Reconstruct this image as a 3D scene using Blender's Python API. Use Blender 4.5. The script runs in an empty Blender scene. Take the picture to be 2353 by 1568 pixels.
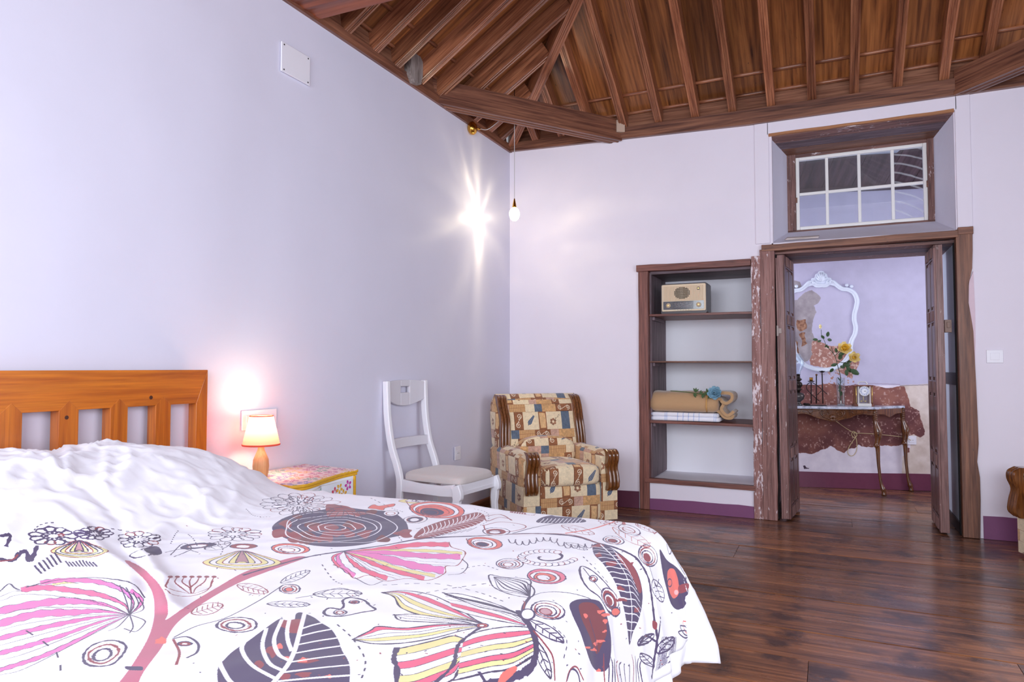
import bpy, bmesh, math, random
import numpy as np
from mathutils import Vector, Matrix, Euler
from mathutils.bvhtree import BVHTree
random.seed(7)
rng = np.random.default_rng(11)
SC = bpy.context.scene
COL = SC.collection
PI = math.pi
# ------------------------------------------------------------------ camera
CAM = Vector((2.53, -5.40, 1.12))
YAW = math.radians(24.92)
FPX = 24 / 36 * 2353
PIT = math.atan((845 - 784) / FPX)
cd = bpy.data.cameras.new('camera'); cam = bpy.data.objects.new('camera', cd); COL.objects.link(cam)
cd.lens = 24; cd.sensor_width = 36; cd.clip_start = 0.05
cam.location = CAM; cam.rotation_euler = (PI / 2 + PIT, 0, YAW)
SC.camera = cam
FW = Vector((-math.sin(YAW) * math.cos(PIT), math.cos(YAW) * math.cos(PIT), math.sin(PIT)))
RT = Vector((math.cos(YAW), math.sin(YAW), 0))
UP = RT.cross(FW)
def ray(px, py): return FW + RT * ((px - 1176.5) / FPX) + UP * ((784 - py) / FPX)
def at(px, py, ax, v):
    """world point on the plane axis=v seen at photograph pixel px, py (used to measure the room)"""
    d = ray(px, py); return CAM + d * ((v - CAM[ax]) / d[ax])
def atplane(px, py, o, n):
    d = ray(px, py); return CAM + d * ((Vector(o) - CAM).dot(Vector(n)) / d.dot(Vector(n)))
# ------------------------------------------------------------------ world, lights, exposure
W = bpy.data.worlds.new('world'); SC.world = W; W.use_nodes = True
bg = W.node_tree.nodes['Background']; bg.inputs[0].default_value = (0.80, 0.88, 1.0, 1); bg.inputs[1].default_value = 1.2
def area(name, loc, rot, sx, sy, e, col):
    l = bpy.data.lights.new(name, 'AREA'); l.shape = 'RECTANGLE'; l.size = sx; l.size_y = sy; l.energy = e; l.color = col
    o = bpy.data.objects.new(name, l); COL.objects.link(o); o.location = loc; o.rotation_euler = rot
    return o
RX = 4.62; FY = -6.9                       # inner faces of the right and the front wall
# area lamps stand in for daylight at unseen windows beside and behind the camera
area('daylight_right', (RX - .03, -3.25, 1.65), (0, PI / 2, 0), 1.7, 1.5, 27, (.84, .905, 1.0))
area('daylight_front', (3.25, FY + .03, 1.75), (PI / 2, 0, 0), 1.9, 1.6, 66, (.84, .905, 1.0))
area('daylight_front_second', (1.1, FY + .03, 1.75), (PI / 2, 0, 0), 1.5, 1.6, 52, (.84, .905, 1.0))
area('passage_fill_right', (4.55, .98, 1.65), (0, PI / 2, 0), 1.45, .6, 9, (.86, .90, 1.0))  # lamp added to light the passage, at an unseen opening
area('passage_fill_left', (1.33, 1.05, 1.65), (0, -PI / 2, 0), 1.45, .6, 8, (.86, .90, 1.0))  # second lamp added to brighten the right door reveal, at an unseen opening
vs = SC.view_settings; SC.display_settings.display_device = 'sRGB'
vs.view_transform = 'Standard'; vs.look = 'None'; vs.exposure = 0.76; vs.gamma = 1; vs.use_curve_mapping = False
SC.cycles.max_bounces = 10; SC.cycles.diffuse_bounces = 6
SC.cycles.use_denoising = True
SC.cycles.sample_clamp_indirect = 6; SC.cycles.transparent_max_bounces = 32
# ------------------------------------------------------------------ object helpers
def tag(o, label=None, cat=None, group=None, kind=None):
    if label: o['label'] = label
    if cat: o['category'] = cat
    if group: o['group'] = group
    if kind: o['kind'] = kind
    return o
def empty(name, loc=(0, 0, 0), rz=0, label=None, cat=None, group=None, kind=None):
    o = bpy.data.objects.new(name, None); COL.objects.link(o); o.empty_display_size = .1
    o.location = loc; o.rotation_euler = (0, 0, rz)
    return tag(o, label, cat, group, kind)
def catmull(pts, n=6, closed=False):
    P = [np.array(p, float) for p in pts]; out = []; N = len(P)
    rngs = range(N) if closed else range(N - 1)
    for i in rngs:
        p1, p2 = P[i], P[(i + 1) % N]
        p0 = P[(i - 1) % N] if (closed or i > 0) else 2 * p1 - p2
        p3 = P[(i + 2) % N] if (closed or i < N - 2) else 2 * p2 - p1
        for k in range(n):
            t = k / n
            out.append(.5 * ((2 * p1) + (p2 - p0) * t + (2 * p0 - 5 * p1 + 4 * p2 - p3) * t * t + (3 * p1 - p0 - 3 * p2 + p3) * t ** 3))
    if not closed: out.append(P[-1])
    return out
class MB:
    def __init__(s): s.v = []; s.f = []; s.uv = None
    def add(s, vs, fs, M=None):
        b = len(s.v)
        s.v += [tuple(M @ Vector(v)) if M is not None else tuple(v) for v in vs]
        s.f += [tuple(b + i for i in f) for f in fs]
        return s
    def box(s, x0, x1, y0, y1, z0, z1, M=None):
        v = [(x, y, z) for x in (x0, x1) for y in (y0, y1) for z in (z0, z1)]
        return s.add(v, [(0, 1, 3, 2), (4, 6, 7, 5), (0, 4, 5, 1), (2, 3, 7, 6), (0, 2, 6, 4), (1, 5, 7, 3)], M)
    def prism(s, poly, a, b, axis='z', M=None):
        """poly of 2-D points extruded from a to b along axis (z: xy poly, y: xz poly, x: yz poly)"""
        def q(p, h): return {'z': (p[0], p[1], h), 'y': (p[0], h, p[1]), 'x': (h, p[0], p[1])}[axis]
        n = len(poly); v = [q(p, a) for p in poly] + [q(p, b) for p in poly]
        f = [tuple(range(n))[::-1], tuple(range(n, 2 * n))] + [(i, (i + 1) % n, n + (i + 1) % n, n + i) for i in range(n)]
        return s.add(v, f, M)
    def loft(s, rings, cap=True, closed=True, M=None):
        n = len(rings[0]); v = [p for r in rings for p in r]; f = []
        for j in range(len(rings) - 1):
            for i in range(n if closed else n - 1):
                a = j * n + i; b = j * n + (i + 1) % n
                f.append((a, b, b + n, a + n))
        if cap: f += [tuple(range(n))[::-1], tuple(range((len(rings) - 1) * n, len(rings) * n))]
        return s.add(v, f, M)
    def tube(s, path, r, seg=8, M=None, cap=True, flat=1.0):
        P = [Vector(p) for p in path]; rings = []; R = r if hasattr(r, '__len__') else [r] * len(P)
        t0 = (P[1] - P[0]).normalized(); u = t0.orthogonal().normalized()
        for i, p in enumerate(P):
            t = (P[min(i + 1, len(P) - 1)] - P[max(i - 1, 0)]).normalized()
            u = (u - t * u.dot(t)).normalized(); w = t.cross(u)
            rings.append([p + (u * math.cos(a) + w * math.sin(a) * flat) * R[i] for a in [2 * PI * k / seg for k in range(seg)]])
        return s.loft(rings, cap, M=M)
    def lathe(s, prof, seg=20, c=(0, 0, 0), M=None):
        rings = [[(c[0] + r * math.cos(2 * PI * k / seg), c[1] + r * math.sin(2 * PI * k / seg), c[2] + z) for k in range(seg)] for r, z in prof]
        return s.loft(rings, True, M=M)
    def ell(s, c, rx, ry, rz, nu=12, nv=8, M=None):
        prof = [(math.sin(PI * j / nv), -math.cos(PI * j / nv)) for j in range(nv + 1)]
        prof[0] = (1e-3, -1); prof[-1] = (1e-3, 1)
        rings = [[(c[0] + rx * r * math.cos(2 * PI * k / nu), c[1] + ry * r * math.sin(2 * PI * k / nu), c[2] + rz * z) for k in range(nu)] for r, z in prof]
        return s.loft(rings, True, M=M)
    def mesh(s, name, mat=None, smooth=False):
        me = bpy.data.meshes.new(name); me.from_pydata([tuple(v) for v in s.v], [], s.f)
        bm = bmesh.new(); bm.from_mesh(me); bmesh.ops.recalc_face_normals(bm, faces=bm.faces); bm.to_mesh(me); bm.free()
        if mat: me.materials.append(mat)
        if smooth:
            me.polygons.foreach_set('use_smooth', [True] * len(me.polygons))
        if s.uv: s.uv(me)
        return me
    def build(s, name, mat=None, parent=None, smooth=False, bevel=0, seg=2, mw=None, auto=None, sub=0):
        me = s.mesh(name, mat, smooth or auto is not None)
        o = bpy.data.objects.new(name, me); COL.objects.link(o)
        if mw is not None: o.matrix_local = mw
        if parent: o.parent = parent
        if sub:
            m = o.modifiers.new('s', 'SUBSURF'); m.levels = sub; m.render_levels = sub
        if bevel:
            m = o.modifiers.new('b', 'BEVEL'); m.width = bevel; m.segments = seg; m.limit_method = 'ANGLE'; m.angle_limit = .6
            me.polygons.foreach_set('use_smooth', [True] * len(me.polygons))
            w = o.modifiers.new('w', 'WEIGHTED_NORMAL'); w.keep_sharp = False
        elif auto is not None:
            try: me.set_sharp_from_angle(angle=auto)
            except Exception: pass
        return o
def rot(ax, deg): return Matrix.Rotation(math.radians(deg), 4, ax)
def tr(x, y, z): return Matrix.Translation((x, y, z))
def frame(o, x, y, z=None):
    """matrix whose columns are the given axes, placed at o"""
    x = Vector(x).normalized(); y = Vector(y).normalized(); z = x.cross(y).normalized() if z is None else Vector(z).normalized()
    M = Matrix.Identity(4)
    for i in range(3): M[i][0] = x[i]; M[i][1] = y[i]; M[i][2] = z[i]; M[i][3] = o[i]
    return M
# ------------------------------------------------------------------ materials
def mat(name):
    m = bpy.data.materials.new(name); m.use_nodes = True
    nt = m.node_tree; b = nt.nodes['Principled BSDF']
    return m, nt, b
def N(nt, t, **k):
    n = nt.nodes.new('ShaderNode' + t)
    for a, v in k.items(): setattr(n, a, v)
    return n
def L(nt, a, b): nt.links.new(a, b)
def ramp(nt, stops):
    r = N(nt, 'ValToRGB'); e = r.color_ramp.elements
    while len(e) > 1: e.remove(e[-1])
    e[0].position = stops[0][0]; e[0].color = (*stops[0][1], 1)
    for p, c in stops[1:]:
        x = e.new(p); x.color = (*c, 1)
    return r
def coords(nt, scale=(1, 1, 1), rnd=True, out='Object'):
    tc = N(nt, 'TexCoord'); mp = N(nt, 'Mapping'); mp.inputs['Scale'].default_value = scale
    L(nt, tc.outputs[out], mp.inputs['Vector'])
    if rnd:
        oi = N(nt, 'ObjectInfo'); mu = N(nt, 'Math', operation='MULTIPLY'); mu.inputs[1].default_value = 37
        L(nt, oi.outputs['Random'], mu.inputs[0]); L(nt, mu.outputs[0], mp.inputs['Location'])
        return mp.outputs[0], oi.outputs['Random']
    return mp.outputs[0], None
def noise(nt, vec, sc, det=4, rough=.6, dist=0):
    n = N(nt, 'TexNoise'); n.inputs['Scale'].default_value = sc; n.inputs['Detail'].default_value = det
    n.inputs['Roughness'].default_value = rough; n.inputs['Distortion'].default_value = dist
    L(nt, vec, n.inputs['Vector']); return n.outputs['Fac']
def mixc(nt, fac, a, b, mode='MIX'):
    m = N(nt, 'Mix'); m.data_type = 'RGBA'; m.blend_type = mode
    for s, v in ((0, fac), (6, a), (7, b)):
        if hasattr(v, 'links'): L(nt, v, m.inputs[s])
        elif s == 0: m.inputs[0].default_value = v
        else: m.inputs[s].default_value = (*v, 1)
    return m.outputs[2]
def bump(nt, b, h, st=.3, d=.01):
    bp = N(nt, 'Bump'); bp.inputs['Strength'].default_value = st; bp.inputs['Distance'].default_value = d
    L(nt, h, bp.inputs['Height']); L(nt, bp.outputs[0], b.inputs['Normal'])
def srgb(r, g, b): return tuple(((c / 255) / 12.92 if c / 255 < .04045 else ((c / 255 + .055) / 1.055) ** 2.4) for c in (r, g, b))
def wood(name, dark, mid, light, k=1.0, axis=0, rough=.45, coat=0, chips=None, chip_amt=.62, vary=.35, bst=.4, worn=None, dist=.6, streak=False):
    """streaky grain along the local axis; chips: colour of old paint flecks"""
    m, nt, b = mat(name)
    sc = [14 * k] * 3; sc[axis] = 1.0 * k
    v, r = coords(nt, sc)
    n1 = noise(nt, v, 1.6, 6, .65, dist)
    sc2 = [75 * k] * 3; sc2[axis] = 2.5 * k
    v2, _ = coords(nt, sc2)
    n2 = noise(nt, v2, 1.2, 3, .6, .2)
    rg = ramp(nt, [(.36, (0, 0, 0)), (.64, (1, 1, 1))]); L(nt, n2, rg.inputs[0])
    r1 = ramp(nt, [(.34, dark), (.5, mid), (.66, light)])
    L(nt, n1, r1.inputs[0])
    c = mixc(nt, .45, r1.outputs[0], mixc(nt, rg.outputs[0], dark, light), 'MIX')
    mr = N(nt, 'MapRange'); mr.inputs[3].default_value = 1 - vary; mr.inputs[4].default_value = 1 + vary
    L(nt, r, mr.inputs[0])
    vm = N(nt, 'VectorMath', operation='SCALE'); L(nt, c, vm.inputs[0]); L(nt, mr.outputs[0], vm.inputs['Scale'])
    c = vm.outputs[0]
    if worn:
        v4, _ = coords(nt, (1, 1, 1)); n4 = noise(nt, v4, 3.5, 5, .6)
        rr = ramp(nt, [(.5, (0, 0, 0)), (.62, (1, 1, 1))]); L(nt, n4, rr.inputs[0])
        c = mixc(nt, rr.outputs[0], c, worn)
    if chips:
        s3 = [85.0] * 3; s3[axis] = 22
        v3, _ = coords(nt, s3); n3 = noise(nt, v3, 1, 5, .7)
        v5, _ = coords(nt, (7, 7, 7)); n5 = noise(nt, v5, 1, 3, .6); ad = N(nt, 'Math', operation='MULTIPLY_ADD'); L(nt, n5, ad.inputs[0]); ad.inputs[1].default_value = .55; ad.inputs[2].default_value = -.27
        ad2 = N(nt, 'Math', operation='ADD'); L(nt, n3, ad2.inputs[0]); L(nt, ad.outputs[0], ad2.inputs[1]); n3 = ad2.outputs[0]
        rr = ramp(nt, [(chip_amt, (0, 0, 0)), (chip_amt + .03, (1, 1, 1))]); L(nt, n3, rr.inputs[0])
        c = mixc(nt, rr.outputs[0], c, chips)
    L(nt, c, b.inputs['Base Color']); b.inputs['Roughness'].default_value = rough
    b.inputs['Coat Weight'].default_value = coat; b.inputs['Coat Roughness'].default_value = .15
    if streak:
        v6, _ = coords(nt, (1.2, 9, 9)); n6 = noise(nt, v6, 1.5, 4, .6); mr2 = N(nt, 'MapRange'); mr2.inputs[1].default_value = .3; mr2.inputs[2].default_value = .7; mr2.inputs[3].default_value = rough - .08; mr2.inputs[4].default_value = rough + .16
        L(nt, n6, mr2.inputs[0]); L(nt, mr2.outputs[0], b.inputs['Roughness'])
        a6 = N(nt, 'Math', operation='MULTIPLY_ADD'); L(nt, n6, a6.inputs[0]); a6.inputs[1].default_value = 3.0; L(nt, n2, a6.inputs[2]); n2 = a6.outputs[0]
    bump(nt, b, n2, bst, .002)
    return m
def plain(name, col, rough=.5, metal=0, nsc=0, var=.06, bst=0, spec=.5, sheen=0, coat=0):
    m, nt, b = mat(name)
    v, _ = coords(nt, (1, 1, 1), False)
    if nsc:
        n = noise(nt, v, nsc, 4)
        c = mixc(nt, n, tuple(x * (1 - var) for x in col), tuple(min(1, x * (1 + var)) for x in col))
        L(nt, c, b.inputs['Base Color'])
        if bst: bump(nt, b, n, bst, .003)
    else: b.inputs['Base Color'].default_value = (*col, 1)
    b.inputs['Roughness'].default_value = rough; b.inputs['Metallic'].default_value = metal
    b.inputs['Specular IOR Level'].default_value = spec; b.inputs['Sheen Weight'].default_value = sheen
    b.inputs['Coat Weight'].default_value = coat
    return m
def image_mat(name, arr, rough=.8, sheen=0, bst=.2, nsc=600, ext='REPEAT', uvscale=1, coat=0):
    """colour from a picture computed in this script (arr: h,w,3 in sRGB 0..1), laid on the surface's own UV map"""
    h, w = arr.shape[:2]
    im = bpy.data.images.new(name, w, h)
    px = np.ones((h, w, 4), np.float32); px[..., :3] = arr
    im.pixels.foreach_set(px.ravel()); im.update(); im.pack()
    m, nt, b = mat(name); t = N(nt, 'TexImage'); t.image = im; t.extension = ext
    uv = N(nt, 'UVMap'); uv.uv_map = 'uv'; L(nt, uv.outputs[0], t.inputs[0])
    L(nt, t.outputs[0], b.inputs['Base Color']); b.inputs['Roughness'].default_value = rough
    b.inputs['Sheen Weight'].default_value = sheen; b.inputs['Coat Weight'].default_value = coat
    if bst:
        v, _ = coords(nt, (1, 1, 1), False); bump(nt, b, noise(nt, v, nsc, 2), bst, .001)
    return m
def plaster(name, col, bst=.12, rough=.75):
    m, nt, b = mat(name); v, _ = coords(nt, (1, 1, 1), False)
    n = noise(nt, v, 3, 5, .55); n2 = noise(nt, v, 40, 4, .6)
    L(nt, mixc(nt, n, tuple(x * .96 for x in col), tuple(min(1, x * 1.03) for x in col)), b.inputs['Base Color'])
    b.inputs['Roughness'].default_value = rough
    ad = N(nt, 'Math', operation='MULTIPLY_ADD'); L(nt, n2, ad.inputs[0]); ad.inputs[1].default_value = .12; L(nt, n, ad.inputs[2])
    bump(nt, b, ad.outputs[0], bst, .02)
    return m
# ------------------------------------------------------------------ tiny painter for prints
class Canvas:
    def __init__(s, w, h, col=(1, 1, 1)):
        s.w, s.h = w, h; s.a = np.empty((h, w, 3), np.float32); s.a[:] = col
    def poly(s, pts, col):
        P = np.array(pts, float)
        if len(P) < 3 or not np.isfinite(P).all(): return
        y0 = max(0, int(math.floor(P[:, 1].min()))); y1 = min(s.h - 1, int(math.ceil(P[:, 1].max())))
        X, Y = P[:, 0], P[:, 1]; X2, Y2 = np.roll(X, -1), np.roll(Y, -1)
        for y in range(y0, y1 + 1):
            yc = y + .5
            m = ((Y <= yc) & (Y2 > yc)) | ((Y2 <= yc) & (Y > yc))
            if not m.any(): continue
            xs = np.sort(X[m] + (yc - Y[m]) * (X2[m] - X[m]) / (Y2[m] - Y[m]))
            for k in range(0, len(xs) - 1, 2):
                a = max(0, int(round(xs[k]))); b = min(s.w, int(round(xs[k + 1])))
                if b > a:
                    if callable(col): s.a[y, a:b] = col(np.arange(a, b), y)
                    else: s.a[y, a:b] = col
    def line(s, pts, w, col):
        n = len(pts); Wd = w if hasattr(w, '__len__') else [w] * n
        for i in range(n - 1):
            p, q = np.array(pts[i], float), np.array(pts[i + 1], float); d = q - p; l = np.hypot(*d)
            if l < 1e-6 or l > 400: continue
            nrm = np.array([-d[1], d[0]]) / l
            e = d / l * .25 * min(Wd[i], Wd[i + 1])
            s.poly([p - e + nrm * Wd[i] / 2, q + e + nrm * Wd[i + 1] / 2, q + e - nrm * Wd[i + 1] / 2, p - e - nrm * Wd[i] / 2], col)
# ================================================================== materials of the room
M_wall = plaster('white_plaster', srgb(219, 217, 232))
M_wallb = plaster('white_plaster_back', srgb(233, 226, 236))
M_niche = plaster('niche_brightened_plaster', srgb(246, 244, 250))  # whiter than the wall, to make up for the shade inside the niche
M_reveal = plaster('reveal_plaster', srgb(226, 224, 238), .3)
M_rafter = wood('rafter_wood', srgb(82, 42, 28), srgb(140, 82, 56), srgb(186, 124, 88), 1, 0, .36, .25, bst=.6, vary=.25)
M_board = wood('ceiling_board_wood', srgb(66, 32, 18), srgb(132, 76, 40), srgb(176, 112, 62), .45, 0, .36, .3, vary=.42, chips=srgb(46, 26, 20), chip_amt=.72, dist=1.6)
M_alicer = wood('lower_plank_wood', srgb(86, 48, 36), srgb(134, 88, 66), srgb(166, 118, 92), .8, 0, .42, .3, vary=.22)
M_beam = wood('beam_wood', srgb(66, 36, 30), srgb(112, 68, 52), srgb(156, 106, 80), .8, 0, .4, .2, vary=.1)
M_redwood = wood('red_beam_wood', srgb(96, 44, 24), srgb(132, 66, 40), srgb(150, 84, 56), .6, 0, .45, .2, vary=.1)
M_old = wood('old_weathered_wood', srgb(62, 36, 36), srgb(112, 70, 62), srgb(156, 116, 106), 1.2, 0, .6, 0, chips=srgb(205, 190, 192), chip_amt=.66, vary=.12, bst=.8)
M_oldp = wood('old_painted_wood', srgb(96, 54, 50), srgb(140, 92, 84), srgb(172, 132, 126), 1.2, 0, .6, 0, chips=srgb(222, 208, 212), chip_amt=.56, vary=.1, bst=1)
M_oldp2 = wood('old_jamb_wood', srgb(88, 52, 48), srgb(132, 86, 78), srgb(168, 126, 118), 1.2, 0, .6, 0, chips=srgb(215, 200, 204), chip_amt=.66, vary=.1, bst=.8)
M_jamb = wood('jamb_wood', srgb(76, 44, 34), srgb(122, 76, 54), srgb(150, 102, 76), 1.0, 0, .55, .1, chips=srgb(60, 50, 50), chip_amt=.68, vary=.1, bst=.7)
M_case = wood('bookcase_wood', srgb(70, 34, 30), srgb(118, 66, 54), srgb(150, 94, 80), 1.2, 0, .55, .1, vary=.08, bst=.7)
M_side = wood('grey_brown_side', srgb(52, 34, 36), srgb(98, 76, 80), srgb(134, 114, 122), 1.2, 0, .6, 0, vary=.08, bst=.9)
M_floor = wood('floor_board_wood', srgb(68, 40, 30), srgb(124, 78, 52), srgb(170, 112, 74), .5, 0, .27, .3, vary=.25, bst=.35, worn=srgb(72, 48, 42), streak=True)
M_dark = plain('dark_gap', srgb(18, 12, 12), .8)
M_purple = plain('purple_skirting_paint', srgb(122, 66, 108), .5, nsc=8, var=.08, bst=.1)
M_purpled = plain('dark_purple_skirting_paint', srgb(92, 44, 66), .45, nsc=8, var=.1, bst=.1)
M_white = plain('white_plastic', srgb(235, 233, 240), .3)
M_iron = plain('dark_iron', srgb(30, 24, 24), .5, .6)
M_brass = plain('polished_brass', srgb(214, 160, 70), .18, 1)
M_whitep = plain('white_gloss_paint', srgb(238, 236, 232), .35, nsc=30, var=.03)

def struct(mb, name, m, parent=None, **k):
    o = mb.build(name, m, parent, **k)
    if not parent: o['kind'] = 'structure'
    return o
ZT = 3.05
# ---- left wall: gently uneven old plaster, slightly bent
def bumpy(name, O, U, V, nu, nv, fn, m, thick):
    mb = MB(); O, U, V = Vector(O), Vector(U), Vector(V); n = U.cross(V).normalized()
    vs = []; fs = []
    for j in range(nv + 1):
        for i in range(nu + 1):
            p = O + U * (i / nu) + V * (j / nv); vs.append(tuple(p + n * fn(p)))
    for j in range(nv):
        for i in range(nu): a = j * (nu + 1) + i; fs.append((a, a + 1, a + nu + 2, a + nu + 1))
    mb.add(vs, fs)
    a, b, c, d = O, O + U, O + U + V, O + V
    mb.add([a - n * thick, b - n * thick, c - n * thick, d - n * thick], [(3, 2, 1, 0)])
    o = mb.build(name, m, None, smooth=True); o['kind'] = 'structure'; return o
from mathutils import noise as mnoise
def wobble(a): return lambda p: a * mnoise.noise(p * .8) + a * .4 * mnoise.noise(p * 2.3)
def leftfn(p):
    e = 1 / (1 + math.exp((p.y + 3.17 - .12 * (p.z - 1)) * 14))
    edge = min(1, max(0, -p.y / .5)) * min(1, max(0, (3.0 - p.z) / .3)) * min(1, p.z / .3)
    return edge * (.008 * mnoise.noise(p * .8) + .003 * mnoise.noise(p * 2.5) + .012 * e) if p.z < 3.02 else 0
bumpy('wall_left', (0, FY, 0), (0, -FY, 0), (0, 0, ZT), 120, 60, leftfn, M_wall, .4)
# ---- back wall with niche, door and splayed window opening
BW = MB(); T = .6
NX0, NX1, DX0, DX1 = 1.22, 2.02, 2.165, 3.32
BW.box(-.4, NX0, 0, T, 0, ZT).box(NX1, DX0, 0, T, 0, ZT).box(DX1, RX + .4, 0, T, 0, ZT)
BW.box(NX0, NX1, 0, T, 0, .225).box(NX0, NX1, .57, T, .225, 1.93).box(NX0, NX1, 0, T, 1.93, ZT)
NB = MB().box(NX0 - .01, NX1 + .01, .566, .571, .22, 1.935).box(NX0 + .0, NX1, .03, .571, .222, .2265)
WX0, WX1, WZ0, WZ1 = 2.15, 3.322, 2.045, 2.855       # outer edge of the splay
IY = .38
ia, ib = at(1808, 375, 1, IY), at(2149, 500, 1, IY)
IX0, IX1, IZ0, IZ1 = ia.x, ib.x, 2.185, 2.80
BW.prism([(0, 2.0), (0, WZ0), (IY, IZ0), (T, IZ0), (T, 2.0)], DX0 - .01, DX1 + .01, 'x')
BW.prism([(0, WZ1), (IY, IZ1 + .01), (T, IZ1 + .01), (T, ZT), (0, ZT)], DX0 - .01, DX1 + .01, 'x')
wb = struct(BW, 'wall_back', M_wallb)
NB.build('niche_bright_liner', M_niche, wb)  # added liner whose lighter colour lifts the shaded recess
SP = MB()
SP.prism([(WX0, 0.0005), (IX0, IY), (IX0, T - .001), (DX0 - .08, T - .001), (DX0 - .08, .0005)], WZ0 - .05, WZ1 + .002, 'z')
SP.prism([(WX1, 0.0005), (IX1, IY), (IX1, T - .001), (DX1 + .08, T - .001), (DX1 + .08, .0005)], WZ0 - .05, WZ1 + .002, 'z')
SP.prism([(.0006, WZ0 + .001), (IY, IZ0 + .001), (IY, IZ0 - .1), (.0006, WZ0 - .02)], WX0, WX1, 'x')
SP.build('window_reveal', M_reveal, wb)
# raised plaster band round the door and the window
BD = MB(); ZB = 2.957
BD.box(2.042, WX0 - .004, -.012, .01, 2.045, ZB).box(WX1 + .004, 3.415, -.012, .01, 2.06, ZB).box(WX0 - .02, WX1 + .02, -.012, .01, WZ1 + .004, ZB)
BD.build('plaster_surround', M_wallb, wb, bevel=.006)
# other walls (with window openings behind and beside the camera)
def wall_open(name, along, fixed, t, a0, a1, holes, m):
    mb = MB(); cur = a0
    def bx(u0, u1, z0, z1):
        if along == 'x': mb.box(u0, u1, min(fixed, fixed + t), max(fixed, fixed + t), z0, z1)
        else: mb.box(min(fixed, fixed + t), max(fixed, fixed + t), u0, u1, z0, z1)
    for h0, h1, z0, z1 in sorted(holes):
        bx(cur, h0, 0, ZT); bx(h0, h1, 0, z0); bx(h0, h1, z1, ZT); cur = h1
    bx(cur, a1, 0, ZT)
    return struct(mb, name, m)
wall_open('wall_right', 'y', RX, .4, FY - .4, 0, [(-4.1, -2.4, .9, 2.4)], M_wall)
wall_open('wall_front', 'x', FY, -.4, -.4, RX + .4, [(2.3, 4.2, .95, 2.55), (.35, 1.85, .95, 2.55)], M_wall)
def casement(n, M, w, h):
    root = empty('window_%d' % n, kind='structure'); root.matrix_world = M
    f = MB()
    for x0, x1, z0, z1 in ((0, .06, 0, h), (w - .06, w, 0, h), (.06, w - .06, 0, .06), (.06, w - .06, h - .06, h), (w / 2 - .03, w / 2 + .03, .06, h - .06)): f.box(x0, x1, 0, .05, z0, z1)
    for k in (1, 2):
        for a, b in ((.06, w / 2 - .03), (w / 2 + .03, w - .06)): f.box(a, b, .01, .04, h * k / 3 - .012, h * k / 3 + .012)
    f.build('window_frame', M_whitep, root, bevel=.004)
casement(2, frame((RX + .2, -4.1, .9), (0, 1, 0), (-1, 0, 0), (0, 0, 1)), 1.7, 1.5)
casement(3, frame((2.3, FY - .2, .95), (1, 0, 0), (0, 1, 0)), 1.9, 1.6)
casement(4, frame((.35, FY - .2, .95), (1, 0, 0), (0, 1, 0)), 1.5, 1.6)
# ---- passage behind the door
FA, FB = Vector((2.245, 1.597, 0)), Vector((3.403, 1.885, 0))
FD = (FB - FA).normalized(); FN = Vector((FD.y, -FD.x, 0))       # FN points to the camera side
FM = frame(FA, FD, -FN, (0, 0, 1))                                # far wall frame: x along, y away, z up
def far(px, py, off=0): return atplane(px, py, FA + FN * off, FN)
def farl(px, py, off=0):
    q = FM.inverted() @ far(px, py, off); return (q.x, q.y, q.z)
# ---- ceiling
CE = empty('ceiling', kind='structure')
SLO = .64; TH = math.atan(SLO); ZR = 3.06; XR = RX / 2
# plates
def platez(x): return 3.02 - .064 * min(1, max(0, x) / 2.0)
pl = MB()
xs = [-.3, 0, .5, 1, 1.5, 2, 3, RX + .3]
rings = [[(x, -.035, platez(x)), (x, .3, platez(x)), (x, .3, ZR + .01), (x, -.035, ZR + .01 + .02 * (1 - min(1, max(x, 0) / 2)))] for x in xs]
pl.loft(rings).build('wall_plate', M_beam, CE, mw=None)
MB().box(0, -FY + .6, -.3, .02, 3.015, ZR + .02).build('wall_plate', M_beam, CE, mw=frame((0, .3, 0), (0, -1, 0), (1, 0, 0), (0, 0, 1)))
MB().box(0, -FY + .6, -.3, .02, 2.955, ZR + .02).build('wall_plate', M_beam, CE, mw=frame((RX, .3, 0), (0, -1, 0), (-1, 0, 0), (0, 0, 1)))
MB().box(0, RX, -.3, .02, 2.955, ZR + .02).build('wall_plate', M_beam, CE, mw=frame((0, FY, 0), (1, 0, 0), (0, 1, 0)))
RW, RD = .058, .115
def rafter_sec(w=RW, d=RD):
    h = w / 2; g = .0045
    return [(-h, 0), (-h * .62, 0), (-h * .55, g), (-h * .35, g), (-h * .28, 0), (-h * .1, 0), (-.003, g), (.003, g), (h * .1, 0), (h * .28, 0), (h * .35, g), (h * .55, g), (h * .62, 0), (h, 0), (h, d), (-h, d)]
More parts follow.
